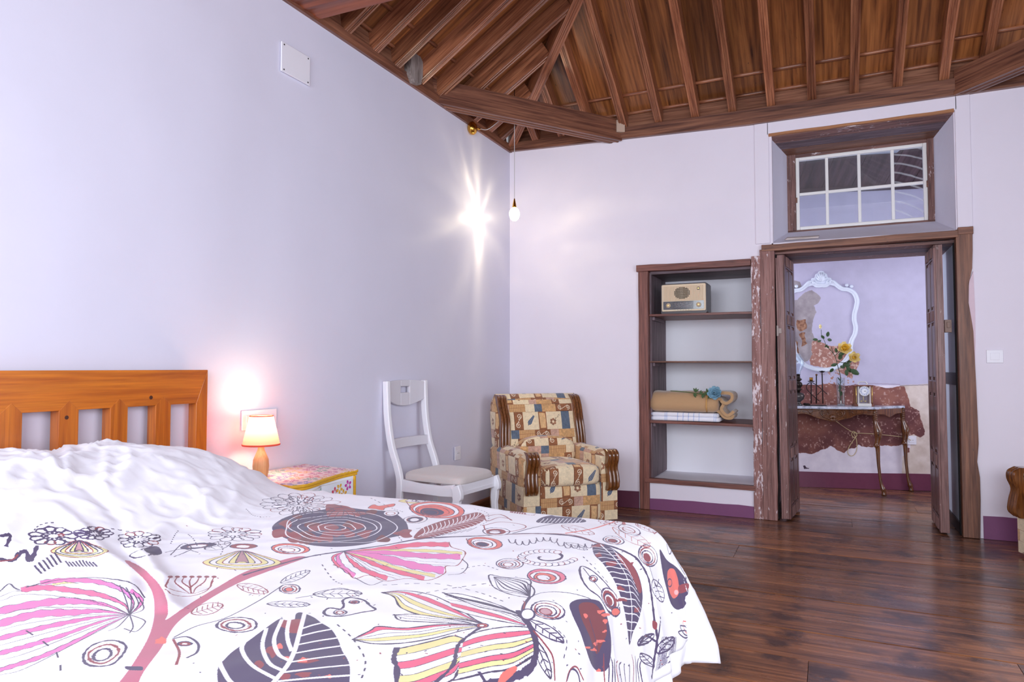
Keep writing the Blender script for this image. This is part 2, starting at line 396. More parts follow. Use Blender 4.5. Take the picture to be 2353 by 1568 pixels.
class Slope:
    def __init__(s, O, u, t):
        s.O, s.u, s.t = Vector(O), Vector(u), Vector(t)
        s.sl = (s.t * math.cos(TH) + Vector((0, 0, math.sin(TH)))).normalized()
    def p(s, u, t, dz=0): return s.O + s.u * u + s.t * t + Vector((0, 0, SLO * t + dz))
    def M(s, u, t, dz=0): return frame(s.p(u, t, dz), s.sl, s.u)
    def rafter(s, u, t0, t1, m=M_rafter, name='rafter', jit=0):
        M = s.M(u, 0); flip = 1 if M.col[2][2] > 0 else -1
        a, b = t0 / math.cos(TH), t1 / math.cos(TH)
        sec = rafter_sec()
        mb = MB()
        rings = []
        n = 5
        for k in range(n + 1):
            x = a + (b - a) * k / n; o = random.uniform(-.003, .003) if 0 < k < n else 0
            rings.append([(x + (RD - q[1] if k == 0 else 0) * -.35, q[0] + o, q[1] * flip) for q in sec])
        mb.loft(rings)
        return mb.build(name, m, CE, mw=M, auto=.5)
    def board(s, u0, u1, poly, m, name, th=.02, dz=None):
        """poly: (u,t) outline of a board lying above the rafters"""
        dz = RD / math.cos(TH) + .002 if dz is None else dz
        uc, tc = sum(q[0] for q in poly) / len(poly), sum(q[1] for q in poly) / len(poly)
        M = s.M(uc, tc, dz); flip = 1 if M.col[2][2] > 0 else -1
        pts = [((q[1] - tc) / math.cos(TH), q[0] - uc) for q in poly]
        return MB().prism(pts, 0, th * flip, 'z').build(name, m, CE, mw=M)
    def moulding(s, u0, u1, t, m=M_rafter, r=.013):
        dz = RD / math.cos(TH) - .004
        c = (u0 + u1) / 2; M = frame(s.p(c, t, dz), s.u, s.sl)
        l = (u1 - u0) / 2
        return MB().tube([(-l, 0, 0), (-l / 3, 0, .001), (l / 3, 0, -.001), (l, 0, 0)], r, 8).build('moulding', m, CE, mw=M, smooth=True)
    def alicer(s, u0, u1, m=M_alicer):
        M = frame(s.O + s.u * ((u0 + u1) / 2) + s.t * -.01, s.u, s.t, (0, 0, 1)); l = (u1 - u0) / 2
        o = MB().prism([(-l, .0), (l, .0), (l, .16), (-l, .16)], -.03, .012, 'y').build('lower_plank', m, CE, mw=M @ rot('X', 8))
        return o
back = Slope((0, 0, ZR), (1, 0, 0), (0, -1, 0)); left = Slope((0, 0, ZR), (0, -1, 0), (1, 0, 0))
right = Slope((RX, 0, ZR), (0, -1, 0), (-1, 0, 0)); front = Slope((0, FY, ZR), (1, 0, 0), (0, 1, 0))
bpx = [(1866, 243), (1963, 231), (2063, 215), (2170, 200), (1772, 254), (1683, 265), (1597, 275), (1513, 285), (1433, 298), (1357, 262)]
bx = sorted([at(a, b, 1, -.03).x for a, b in bpx] + [.50, .26, 3.50, 3.78, 4.05, 4.28])
def lim(u): return max(0.0, min(u, RX - u, XR))
for u in bx: back.rafter(u, -.05, lim(u) - .02)
us = [0.03] + bx + [RX - .03]
for i in range(len(us) - 1):
    a, b = us[i], us[i + 1]; top = [(b - .001, lim(b)), (a + .001, lim(a))]
    if a < XR < b: top.insert(1, (XR, XR))
    back.board(a, b, [(a + .001, -.02), (b - .001, -.02)] + top, M_board, 'ceiling_board')
    back.alicer(a + RW / 2 - .001, b - RW / 2 + .001)
    for t in (.006, .155):
        if min(lim(a), lim(b)) > t - .15: back.moulding(a, b, t)
ly = [1.222, 1.478, 1.76, 1.995, 2.265, 2.54, 2.81, .95, .68, .42, .2]
while len(ly) < 27 and max(ly) < -FY - .3: ly.append(max(ly) + .272)
ly = sorted(ly)
DEP = -FY
def lim2(u): return max(0.0, min(u, DEP - u, XR))
for S in (left, right):
    for u in ly: S.rafter(u, -.05, lim2(u) - .02)
    us = [0.03] + ly + [DEP]
    for i in range(len(us) - 1):
        a, b = us[i], us[i + 1]
        S.board(a, b, [(a + .001, -.02), (b - .001, -.02), (b - .001, lim2(b)), (a + .001, lim2(a))], M_board, 'ceiling_board')
        S.alicer(a + RW / 2 - .001, b - RW / 2 + .001)
        for t in (.006, .155): S.moulding(a, b, t)
fx = [.27 * k for k in range(1, 16)]
for u in fx: front.rafter(u, -.05, lim(u) - .02)
us = [0.03] + fx + [RX - .03]
for i in range(len(us) - 1):
    a, b = us[i], us[i + 1]; top = [(b - .001, lim(b)), (a + .001, lim(a))]
    if a < XR < b: top.insert(1, (XR, XR))
    front.board(a, b, [(a + .001, -.02), (b - .001, -.02)] + top, M_board, 'ceiling_board')
    front.alicer(a + .03, b - .03)
# hips and ridge
def bar(name, a, b, w, d, m, below=0, sec=None, parent=CE, up=(0, 0, 1)):
    a, b = Vector(a), Vector(b); x = (b - a).normalized(); y = Vector(up).cross(x).normalized(); z = x.cross(y)
    l = (b - a).length
    s_ = sec or [(-w / 2, 0), (w / 2, 0), (w / 2, d), (-w / 2, d)]
    mb = MB(); mb.loft([[(k * l / 6, q[0], q[1] - below) for q in s_] for k in range(7)])
    return mb.build(name, m, parent, mw=frame(a, x, y, z), auto=.5)
for cx, cy, sx, sy in ((0, 0, 1, -1), (RX, 0, -1, -1), (0, FY, 1, 1), (RX, FY, -1, 1)):
    bar('hip_rafter', (cx - .03 * sx, cy - .03 * sy, ZR - .045), (cx + sx * XR, cy + sy * XR, ZR - .025 + SLO * XR), .075, .14, M_rafter, sec=rafter_sec(.075, .15))
bar('ridge_beam', (XR, -XR + .03, ZR + SLO * XR - .02), (XR, FY + XR, ZR + SLO * XR - .02), .1, .14, M_beam)
# corner ties and the cross tie beam
def tie(a, b, w, d, m):
    g = .006
    h = w / 2
    sec = [(-h, 0.0), (-h * .7, 0), (-h * .6, g), (-h * .2, g), (-h * .1, 0), (h * .1, 0), (h * .2, g), (h * .6, g), (h * .7, 0), (h, 0), (h, .028), (h - .008, .034), (h - .008, d), (-h + .008, d), (-h + .008, .034), (-h, .028)]
    return bar('tie_beam', a, b, w, d, m, sec=sec)
tl, tb = at(1018, 249, 0, .0), at(1413, 322, 1, -.02)
zt = 2.99
tie((-.08, tl.y - .13, zt + .03), (tb.x + .02, .0, zt - .02), .11, .175, M_beam)
tie((RX + .08, -1.46, zt - .02), (3.36, -.0, zt - .035), .11, .175, M_beam)
tie((-.1, -2.63, 3.03), (RX + .1, -2.63, 2.98), .23, .2, M_redwood)
# pale wedge blocks beside the ties and the grey block on the plate
MB().box(-.035, .035, -.02, .02, 0, .1).build('wedge_block', plain('pale_wedge', srgb(190, 165, 145), .7), CE, mw=tr(1.015, -.045, 3.035) @ rot('Z', 30), bevel=.004)
# ---- floor boards
FL = empty('floor', kind='structure')
def floor_area(x0, x1, ys, seed, m=M_floor):
    rr = random.Random(seed)
    for j in range(len(ys) - 1):
        y0, y1 = ys[j], ys[j + 1]
        cuts = [x0] + sorted([rr.uniform(x0 + .5, x1 - .5)] if rr.random() < .75 else []) + [x1]
        for i in range(len(cuts) - 1):
            a, b = cuts[i] + .001, cuts[i + 1] - .001; h = rr.uniform(-.0025, .0)
            xc, yc = (a + b) / 2, (y0 + y1) / 2
            n = 6; l = (b - a) / 2; w = (y1 - y0) / 2 - .0006
            ring = []
            wob = [rr.uniform(-.0012, .0012) for _ in range(n + 1)]
            for k in range(n + 1):
                x = -l + 2 * l * k / n; z = h + wob[k]
                ring.append([(x, -w, -.03), (x, w, -.03), (x, w, z - .002), (x, w - .003, z), (x, -w + .003, z), (x, -w, z - .002)])
            MB().loft(ring).build('floor_board', m, FL, mw=tr(xc, yc, 0))
ys = [0.0]; rr = random.Random(5)
while ys[-1] > FY: ys.append(ys[-1] - rr.uniform(.21, .31))
ys[-1] = FY; ys = ys[::-1]
floor_area(0, RX, ys, 3)
ys2 = [0.0]
while ys2[-1] < 2.15: ys2.append(ys2[-1] + rr.uniform(.21, .29))
floor_area(1.3, 4.6, ys2, 9)
MB().box(-.4, RX + .4, FY - .4, 2.6, -.08, -.032).build('subfloor', M_dark, FL)
# ---- skirtings
def skirt(name, x0, x1, z, m, y=-.008, parent=None):
    mb = MB(); n = max(2, int((x1 - x0) / .1)); r2 = random.Random(int(x0 * 100))
    v = []
    for i in range(n + 1):
        x = x0 + (x1 - x0) * i / n; zz = z + r2.uniform(-.004, .004); v.append([(x, y, 0), (x, .01, 0), (x, .01, zz), (x, y, zz)])
    mb.loft(v); o = mb.build(name, m, parent); o['kind'] = 'structure'; return o
skirt('baseboard_back', .3, 1.14, .13, M_purpled)
skirt('baseboard_back', 1.21, 2.01, .088, M_purple)
skirt('baseboard_back', 3.428, RX, .15, M_purple)
bl = MB().prism([(0, 0), (.018, 0), (.018, .05), (.010, .066), (0, .07)], 0, -FY, 'y').build('baseboard_left', wood('skirting_wood', srgb(90, 44, 20), srgb(140, 78, 40), srgb(170, 104, 56), 1, 1, .4, .2), None)
bl.location = (0, FY, 0); bl['kind'] = 'structure'
# ================================================================== door, window, niche shelf
def curvy(poly_edge, a, b, n, amp, seed):
    r2 = random.Random(seed); return [(a + (b - a) * i / n, poly_edge + r2.uniform(-amp, amp)) for i in range(n + 1)]
def timber(name, o, xdir, ydir, l, w, t, m, parent, seed=0, amp=.003, bevel=.003, label=None):
    """hewn timber, slightly crooked: length along local x"""
    r2 = random.Random(seed); n = max(3, int(l / .18)); rings = []
    for k in range(n + 1):
        x = l * k / n; a, b, c = (r2.uniform(-amp, amp) for _ in range(3))
        rings.append([(x, a, 0), (x, w + b, 0), (x, w + b, t + c * .5), (x, a, t + c * .5)])
    ob = MB().loft(rings).build(name, m, parent, mw=frame(o, xdir, ydir), bevel=bevel)
    if label: ob['label'] = label
    return ob
D1 = empty('door_1', kind='structure')
# front faces look towards -Y : local x up, local y = +X... thickness towards -Y
def vpost(name, x0, x1, z0, z1, yf, yb, m, parent, seed=0, amp=.003, label=None):
    return timber(name, (x0, yb, z0), (0, 0, 1), (1, 0, 0), z1 - z0, x1 - x0, (yb - yf), m, parent, seed, amp, label=label) if False else \
        _vp(name, x0, x1, z0, z1, yf, yb, m, parent, seed, amp, label)
def _vp(name, x0, x1, z0, z1, yf, yb, m, parent, seed, amp, label):
    r2 = random.Random(seed); n = max(3, int((z1 - z0) / .12)); rings = []; l = z1 - z0
    w = (x1 - x0) / 2
    for k in range(n + 1):
        x = l * k / n; a, b, c = (r2.uniform(-amp, amp) for _ in range(3))
        rings.append([(x, -w + a, 0), (x, w + b, 0), (x, w + b, (yb - yf) + c * .5), (x, -w + a, (yb - yf) + c * .5)])
    # local x = up, local y = +X, local z = x cross y = (0,0,1)x(1,0,0) = (0,1,0)
    ob = MB().loft(rings).build(name, m, parent, mw=frame(((x0 + x1) / 2, yf, z0), (0, 0, 1), (1, 0, 0)), bevel=.003)
    if label: ob['label'] = label
    return ob
def hbar(name, x0, x1, z0, z1, yf, yb, m, parent, seed=0, amp=.002, tilt=0, label=None):
    r2 = random.Random(seed); n = max(3, int((x1 - x0) / .12)); rings = []; l = x1 - x0
    for k in range(n + 1):
        x = l * k / n; a, b = (r2.uniform(-amp, amp) for _ in range(2)); t = tilt * k / n
        rings.append([(x, 0, a + t), (x, yb - yf, a + t), (x, yb - yf, z1 - z0 + b + t), (x, 0, z1 - z0 + b + t)])
    ob = MB().loft(rings).build(name, m, parent, mw=frame((x0, yf, z0), (1, 0, 0), (0, 1, 0)), bevel=.002)
    if label: ob['label'] = label
    return ob
vpost('door_post', 2.072, 2.172, 0, 2.0, -.022, .05, M_oldp2, D1, 4, .003)
# right post: plaster has broken away beside it
rp = MB(); r2 = random.Random(8)
edge = [(3.408, 0), (3.412, .25), (3.415, .4), (3.40, .5), (3.413, .62), (3.41, .8), (3.404, 1.0), (3.402, 1.25), (3.398, 1.36), (3.386, 1.47), (3.376, 1.55), (3.380, 1.68), (3.402, 1.78), (3.405, 1.9), (3.41, 2.045)]
rings = [[(z, -.052, 0), (z, x - 3.365 + r2.uniform(-.002, .002), 0), (z, x - 3.365, .07), (z, -.052, .07)] for x, z in edge]
rp.loft(rings).build('door_post', M_jamb, D1, mw=frame((3.365, -.022, 0), (0, 0, 1), (1, 0, 0)), bevel=.003)
# pink undercoat patch where the plaster is gone
pk = [(3.385, 1.40), (3.372, 1.52), (3.375, 1.62), (3.385, 1.70), (3.408, 1.76), (3.412, 1.5), (3.410, 1.3), (3.402, 1.1)]
MB().prism(pk, -.0125, -.0005, 'y').build('bare_plaster', plain('pink_undercoat', srgb(222, 198, 208), .8, nsc=30, bst=.3), wb)
hbar('door_lintel', 2.085, 3.325, 1.985, 2.032, -.03, .06, M_jamb, D1, 2, .002, .01)
hbar('door_lintel', 3.325, 3.412, 2.01, 2.058, -.028, .06, M_jamb, D1, 3)
for k, (y0, y1) in enumerate(((.06, .20), (.203, .40), (.403, .60))):
    hbar('soffit_board', DX0 - .005, DX1 + .005, 1.968, 1.99, y0, y1, M_old if k != 1 else M_side, D1, 20 + k, .001)
# dark rebate strips, mid rails and plinths on the two reveals
for x0, x1 in ((DX0 - .001, DX0 + .012), (DX1 - .012, DX1 + .001)):
    MB().box(x0, x1, .05, .085, 0, 1.97).build('rebate_strip', M_dark, D1)
    MB().box(x0, x1, .085, .6, 1.0, 1.085).build('mid_rail', plain('dark_brown_rail', srgb(44, 28, 26), .5), D1)
    MB().box(x0, x1, .085, .6, 0, .075).build('plinth', plain('dark_brown_plinth', srgb(36, 24, 24), .5), D1)
M_revp = plain('pale_blue_reveal_paint', srgb(212, 222, 238), .5, nsc=6, var=.05)
for x0, x1 in ((DX0 - .002, DX0 + .003), (DX1 - .003, DX1 + .002)):
    MB().box(x0, x1, .085, .6, .075, 1.0).box(x0, x1, .085, .6, 1.085, 1.968).build('reveal_panel', M_revp, D1)
M_leafe = wood('door_leaf_edge', srgb(84, 50, 46), srgb(132, 90, 84), srgb(158, 118, 112), 1.5, 2, .5, .1, chips=srgb(190, 170, 165), chip_amt=.7, vary=.05)
M_leaf = wood('door_leaf_face', srgb(44, 22, 20), srgb(84, 46, 40), srgb(120, 78, 70), 1.5, 2, .45, .2, vary=.1, bst=.6)
def leaf(xb, xt, ang, wdt, side):
    """a narrow carved leaf folded back into the wall thickness; side=+1: carved face looks to +X"""
    h = 1.945; th = .042
    M = tr(xb, .012, .012) @ rot('Z', -ang) @ Matrix(((1, 0, (xt - xb) / h, 0), (0, 1, 0, 0), (0, 0, 1, 0), (0, 0, 0, 1)))
    root = MB().box(-th / 2, th / 2, 0, wdt, 0, h).build('door_leaf', M_leafe, D1, mw=M, bevel=.002)
    f = side * th / 2
    def bx(name, y0, y1, z0, z1, d, m=M_leaf, bev=.003):
        MB().box(min(f, f + side * d), max(f, f + side * d), y0, y1, z0, z1).build(name, m, root, bevel=bev)
    bx('stile', .0, .06, 0, h, .010); bx('stile', wdt - .06, wdt, 0, h, .010)
    bx('stile', wdt / 2 - .03, wdt / 2 + .03, .1, h - .1, .010)
    zs = [.0, .43, .93, 1.42, h - .09]
    for i, z in enumerate(zs):
        bx('rail', .06, wdt - .06, z, z + .09, .010)
        for q in range(2):
            yy = (.075 if q == 0 else wdt / 2 + .035)
            fl = MB()
            for k in range(5):
                y0 = yy + k * ((wdt / 2 - .11) / 5)
                fl.box(min(f + side * .010, f + side * .018), max(f + side * .010, f + side * .018), y0, y0 + .010, z + .01, z + .08)
            fl.build('carved_flutes', M_leafe, root)
    for i in range(4):
        for y0, y1 in ((.075, wdt / 2 - .045), (wdt / 2 + .045, wdt - .075)): bx('panel', y0, y1, zs[i] + .11, zs[i + 1] - .02, .008, bev=.006)
    # rebate along the near edge
    MB().box(-th / 2 - .012, -th / 2, -.004, .05, .0, h - .02).build('rebate_lip', M_leafe, root, bevel=.002)
    return root
l1 = leaf(2.228, 2.190, 5.5, .46, 1)
l2 = leaf(3.222, 3.212, 0, .46, -1)
MB().box(-.035, -.02, -.012, .03, 1.34, 1.42).box(-.03, .0, -.006, .0, 1.36, 1.40).build('latch_plate', plain('old_latch', srgb(150, 135, 130), .5, .4), l1, bevel=.002)
MB().box(.022, .062, -.012, .03, 1.345, 1.43).box(.034, .054, -.02, -.012, 1.375, 1.415).build('lock_box', plain('rusty_lock', srgb(120, 98, 88), .55, .4, nsc=50, var=.2), l2, bevel=.002)
# ---- window over the door
W1 = empty('window_1', kind='structure')
zf = WZ1 - .020
for k in range(3):
    a, b = k / 3, (k + 1) / 3
    def yz(t, o): return (.003 + (IY + .005) * t, zf + .012 + (IZ1 - .012 - zf) * t + o)
    xa, xb_, xc_, xd = WX0 - .01 + (IX0 - WX0) * a, WX1 + .01 + (IX1 - WX1) * a, WX1 + .01 + (IX1 - WX1) * b, WX0 - .01 + (IX0 - WX0) * b
    y0, z0 = yz(a, 0); y1, z1 = yz(b - .02, 0)
    xm = (xa + xb_) / 2
    v = [(xa - xm, 0, 0), (xb_ - xm, 0, 0), (xc_ - xm, y1 - y0, z1 - z0), (xd - xm, y1 - y0, z1 - z0)]
    v += [(p[0], p[1], p[2] + .03) for p in v]
    MB().add(v, [(3, 2, 1, 0), (4, 5, 6, 7), (0, 1, 5, 4), (1, 2, 6, 5), (2, 3, 7, 6), (3, 0, 4, 7)]).build('soffit_board', [M_old, M_side, M_jamb][k], W1, mw=tr(xm, y0, z0), bevel=.002)
hbar('soffit_lip', WX0 - .006, WX1 + .0, WZ1 - .006, WZ1 + .014, -.017, .0, wood('fresh_broken_wood', srgb(120, 76, 48), srgb(168, 112, 70), srgb(190, 136, 92), 1, 0, .6), W1, 5, .003)
for x0, x1 in ((IX0 - .012, 2.312), (3.208, IX1 + .012)):
    vpost('frame_post', x0, x1, IZ0 + .012, IZ1 + .03, IY, IY + .07, M_old, W1, int(x0 * 50), .004)
SX0, SX1, SZ0, SZ1 = 2.312, 3.208, 2.203, 2.782
hbar('frame_post', IX0, IX1, SZ1 - .002, SZ1 + .06, IY + .012, IY + .07, M_old, W1, 8)
hbar('frame_post', IX0, IX1, SZ0 - .015, SZ0, IY + .015, IY + .07, M_old, W1, 7)
FRY = IY + .02
sash = MB()
fw_ = .026
sash.box(SX0, SX0 + fw_, FRY, FRY + .04, SZ0, SZ1).box(SX1 - fw_, SX1, FRY, FRY + .04, SZ0, SZ1)
sash.box(SX0 + fw_, SX1 - fw_, FRY, FRY + .04, SZ0, SZ0 + fw_).box(SX0 + fw_, SX1 - fw_, FRY, FRY + .04, SZ1 - fw_, SZ1)
sash.build('sash_frame', M_whitep, W1, bevel=.004)
zm = (SZ0 + SZ1) / 2 - .005
xs_ = [SX0 + (SX1 - SX0) * k / 4 for k in range(5)]
for k in (1, 2, 3): MB().box(xs_[k] - .011, xs_[k] + .011, FRY + .004, FRY + .034, SZ0 + fw_, SZ1 - fw_).build('glazing_bar', M_whitep, W1, bevel=.003)
MB().box(SX0 + fw_, SX1 - fw_, FRY + .006, FRY + .032, zm - .011, zm + .011).build('glazing_bar', M_whitep, W1, bevel=.003)
def glass(name, col=(1, 1, 1), rough=.0, streak=False, tint=.0):
    m, nt, b = mat(name)
    tr_ = N(nt, 'BsdfTransparent'); tr_.inputs[0].default_value = (*col, 1)
    gl = N(nt, 'BsdfGlossy'); gl.inputs['Roughness'].default_value = rough; gl.inputs[0].default_value = (1, 1, 1, 1)
    lw = N(nt, 'LayerWeight'); lw.inputs[0].default_value = .5; pw5 = N(nt, 'Math', operation='POWER'); L(nt, lw.outputs['Facing'], pw5.inputs[0]); pw5.inputs[1].default_value = 4; fr = N(nt, 'Math', operation='MULTIPLY_ADD'); L(nt, pw5.outputs[0], fr.inputs[0]); fr.inputs[1].default_value = .6; fr.inputs[2].default_value = .035
    mx = N(nt, 'MixShader'); L(nt, fr.outputs[0], mx.inputs[0]); L(nt, tr_.outputs[0], mx.inputs[1]); L(nt, gl.outputs[0], mx.inputs[2])
    out = nt.nodes['Material Output']; last = mx.outputs[0]
    if streak:      # pale diffuse arcs mixed over the glass
        di = N(nt, 'BsdfDiffuse'); di.inputs[0].default_value = (.8, .82, .85, 1)
        tc = N(nt, 'TexCoord'); mp = N(nt, 'Mapping'); mp.inputs['Location'].default_value = (-2.86, 0, -1.95); L(nt, tc.outputs['Object'], mp.inputs[0])
        w = N(nt, 'TexWave', wave_type='RINGS', rings_direction='Y'); w.inputs['Scale'].default_value = 4.6; w.inputs['Distortion'].default_value = 1.6; w.inputs['Detail'].default_value = 3
        L(nt, mp.outputs[0], w.inputs[0]); rr = ramp(nt, [(.86, (0, 0, 0)), (.99, (.42, .42, .42))]); L(nt, w.outputs['Fac'], rr.inputs[0])
        n = noise(nt, mp.outputs[0], 5, 3); mu = N(nt, 'Math', operation='MULTIPLY'); L(nt, rr.outputs[0], mu.inputs[0]); L(nt, n, mu.inputs[1])
        m2 = N(nt, 'MixShader'); L(nt, mu.outputs[0], m2.inputs[0]); L(nt, last, m2.inputs[1]); L(nt, di.outputs[0], m2.inputs[2]); last = m2.outputs[0]
    elif tint:
        di = N(nt, 'BsdfDiffuse'); di.inputs[0].default_value = (.8, .82, .85, 1)
        m2 = N(nt, 'MixShader'); m2.inputs[0].default_value = tint; L(nt, last, m2.inputs[1]); L(nt, di.outputs[0], m2.inputs[2]); last = m2.outputs[0]
    L(nt, last, out.inputs[0]); return m
M_gl = glass('window_glass', (.92, .95, .97), .02, tint=.03); M_gls = glass('arc_window_glass', (.92, .95, .97), .03, True)
for k in range(4):
    for z0, z1 in ((SZ0 + fw_, zm - .011), (zm + .011, SZ1 - fw_)):
        MB().box(xs_[k] + (fw_ if k == 0 else .011), xs_[k + 1] - (fw_ if k == 3 else .011), FRY + .017, FRY + .02, z0, z1).build('window_pane', M_gls if k == 3 else M_gl, W1)
MB().box(-.012, .012, -.012, .01, -.02, .02).build('window_catch', M_jamb, W1, mw=tr(SX0 - .002, FRY - .004, 2.44), bevel=.002)
MB().box(-.012, .012, -.012, .01, -.024, .024).build('window_catch', M_jamb, W1, mw=tr(SX1 + .004, FRY - .004, 2.47), bevel=.002)
sc_ = MB().prism([(-.12, 0), (.11, 0), (.12, .012), (-.10, .014)], -.02, .03, 'y').build('wood_offcut', wood('pale_offcut', srgb(150, 135, 125), srgb(190, 178, 172), srgb(215, 205, 205), 2), None, mw=tr(2.36, .055, 2.073) @ rot('Z', 2) @ rot('X', 20), bevel=.002)
tag(sc_, 'thin pale wooden offcut lying on the sill above the doorway', 'wood strip')
# ---- niche shelf
BS = empty('niche_shelf', (0, 0, 0), label='built-in wall niche shelf framed in weathered dark wood beside the doorway', cat='shelf')
vpost('side_post', 1.148, 1.226, 0.0, 1.89, -.02, .04, M_case, BS, 11, .002)
vpost('side_post', 2.008, 2.071, 0.0, 1.955, -.02, .04, M_oldp, BS, 12, .003, label='paint-flecked right side post')
hbar('lintel', 1.135, 2.006, 1.89, 1.94, -.032, .04, M_case, BS, 13, .003, -.004)
hbar('bottom_rail', 1.19, 2.02, .212, .245, -.025, .03, M_case, BS, 14, .002, -.004)
vpost('side_panel', 1.218, 1.24, .235, 1.885, .04, .565, M_side, BS, 15, .001)
hbar('top_panel', 1.23, 2.018, 1.868, 1.932, .041, .572, M_side, BS, 16, .002)
SHZ = [1.547, 1.172, .700]
for k, (z, t) in enumerate(zip(SHZ, (.018, .012, .02))):
    hbar('shelf_board', 1.225, 2.016, z - t, z, .015, .55, [M_case, M_jamb, M_case][k], BS, 30 + k, .001, [-.004, -.003, -.008][k])
    MB().box(0, .022, 0, .34, -.03, 0).build('cleat', M_side, BS, mw=tr(1.241, .05, z - t - .0005), bevel=.003)
    MB().box(-.022, 0, 0, .3, -.028, 0).build('cleat', M_side, BS, mw=tr(2.019, .05, z - t - .008), bevel=.003)
# ================================================================== the passage behind
def fbm(h, w, f, seed, oct=4):
    r = np.random.default_rng(seed); out = np.zeros((h, w), np.float32); amp = 1; tot = 0
    for o in range(oct):
        gh, gw = int(h * f) + 3, int(w * f) + 3; g = r.random((gh, gw)).astype(np.float32)
        y = np.linspace(0, gh - 2.001, h); x = np.linspace(0, gw - 2.001, w)
        y0 = y.astype(int); x0 = x.astype(int); fy = (y - y0)[:, None]; fx = (x - x0)[None]
        fy = fy * fy * (3 - 2 * fy); fx = fx * fx * (3 - 2 * fx)
        a = g[y0][:, x0]; b = g[y0][:, x0 + 1]; c = g[y0 + 1][:, x0]; d = g[y0 + 1][:, x0 + 1]
        out += amp * ((a * (1 - fx) + b * fx) * (1 - fy) + (c * (1 - fx) + d * fx) * fy); tot += amp; amp *= .55; f *= 2
    return out / tot
def rough(pts, amp, depth=4, seed=1):
    r = random.Random(seed); P = [tuple(p) for p in pts]
    for _ in range(depth):
        Q = []
        for i in range(len(P)):
            a, b = P[i], P[(i + 1) % len(P)]; l = math.hypot(b[0] - a[0], b[1] - a[1]); Q.append(a)
            if l > 2: Q.append(((a[0] + b[0]) / 2 + r.uniform(-1, 1) * l * amp, (a[1] + b[1]) / 2 + r.uniform(-1, 1) * l * amp))
        P = Q
    return P
FX0, FX1, FZ = -1.0, 2.5, 2.95; RES = 460
cw, ch = int((FX1 - FX0) * RES), int(FZ * RES)
def c8(r, g, b): return np.array([r, g, b], np.float32) / 255
cv = Canvas(cw, ch, c8(194, 188, 210))
def fc(px, py):
    x, _, z = farl(px, py); return ((x - FX0) * RES, z * RES)
n1 = fbm(ch, cw, .03, 1, 5); n2 = fbm(ch, cw, .12, 2, 4); n3 = fbm(ch, cw, .012, 3, 3)
def dyn(fn): return lambda xs, y: fn(n1[y, xs][:, None], n2[y, xs][:, None], n3[y, xs][:, None])
def lerp(a, b, t): return a + (b - a) * np.clip(t, 0, 1)
beige = dyn(lambda a, b, c: lerp(c8(206, 186, 172), c8(226, 212, 202), a * 1.4 - .2))
brown = dyn(lambda a, b, c: lerp(lerp(c8(104, 58, 58), c8(152, 98, 84), (c - .35) * 3), c8(190, 152, 142), (b - .62) * 7))
grey = dyn(lambda a, b, c: lerp(c8(138, 128, 132), c8(176, 166, 168), a * 1.6 - .3))
stone = dyn(lambda a, b, c: lerp(c8(120, 78, 60), c8(184, 140, 110), (b - .3) * 2))
ochre = dyn(lambda a, b, c: lerp(lerp(c8(156, 104, 92), c8(190, 140, 124), a), c8(218, 188, 176), (b - .56) * 10))
chalk = dyn(lambda a, b, c: lerp(c8(222, 212, 226), c8(238, 230, 238), a))
def fpoly(pts, col, amp=.1, seed=1, depth=4): cv.poly(rough([fc(*p) for p in pts], amp, depth, seed), col)
# lower part: chalky white, beige to the right
cv.poly([fc(1700, 1150), fc(1700, 888), fc(2330, 884), fc(2330, 1150)], chalk)
fpoly([(2068, 886), (2260, 884), (2290, 1150), (2070, 1150), (2074, 1050), (2092, 1030), (2085, 960), (2060, 915)], beige, .03, 2)
fpoly([(1700, 887), (2078, 888), (2086, 912), (2092, 935), (2112, 945), (2120, 975), (2124, 1000), (2114, 1006), (2100, 998), (2084, 1005), (2072, 1022), (2040, 1024), (1990, 1028), (1972, 1022), (1964, 1031), (1950, 1032), (1940, 1042), (1925, 1036), (1909, 1025), (1890, 1033), (1865, 1044), (1700, 1042)], brown, .09, 3, 5)
fpoly([(2082, 1026), (2090, 1030), (2090, 1040), (2082, 1041)], brown, .1, 4)
# patches higher up
fpoly([(1700, 700), (1832, 690), (1850, 672), (1866, 667), (1876, 674), (1886, 684), (1880, 697), (1870, 702), (1876, 718), (1868, 740), (1866, 765), (1872, 778), (1866, 800), (1868, 822), (1856, 830), (1700, 850)], grey, .07, 5)
fpoly([(1700, 640), (1838, 648), (1843, 660), (1834, 672), (1700, 690)], grey, .07, 6)
fpoly([(1832, 735), (1852, 734), (1854, 755), (1838, 762), (1831, 752)], stone, .12, 7)
fpoly([(1836, 768), (1850, 764), (1855, 790), (1842, 798)], stone, .12, 8)
fpoly([(1816, 772), (1834, 786), (1836, 812), (1812, 800)], stone, .12, 9)
fpoly([(1866, 784), (1880, 782), (1912, 796), (1935, 798), (1948, 790), (1950, 800), (1960, 812), (1975, 826), (1972, 842), (1960, 862), (1958, 872), (1938, 860), (1924, 855), (1908, 846), (1880, 842), (1862, 838), (1860, 828), (1867, 815)], ochre, .09, 10, 5)
for s_ in range(34):
    a, b = random.uniform(1885, 1962), random.uniform(852, 884); q = random.uniform(.8, 2.6)
    fpoly([(a - q, b - q), (a + q, b - q * .6), (a + q * .7, b + q), (a - q, b + q * .8)], ochre, .3, 50 + s_, 2)
fpoly([(1845, 1071), (1850, 1070), (1853, 1075), (1860, 1076), (1858, 1078), (1848, 1078)], lambda xs, y: c8(70, 50, 70), .1, 12, 2)
cv.line([fc(2068, 887), fc(2150, 884)], 3, c8(150, 140, 145)); cv.line([fc(1990, 881), fc(2068, 884)], 3, c8(170, 155, 175))
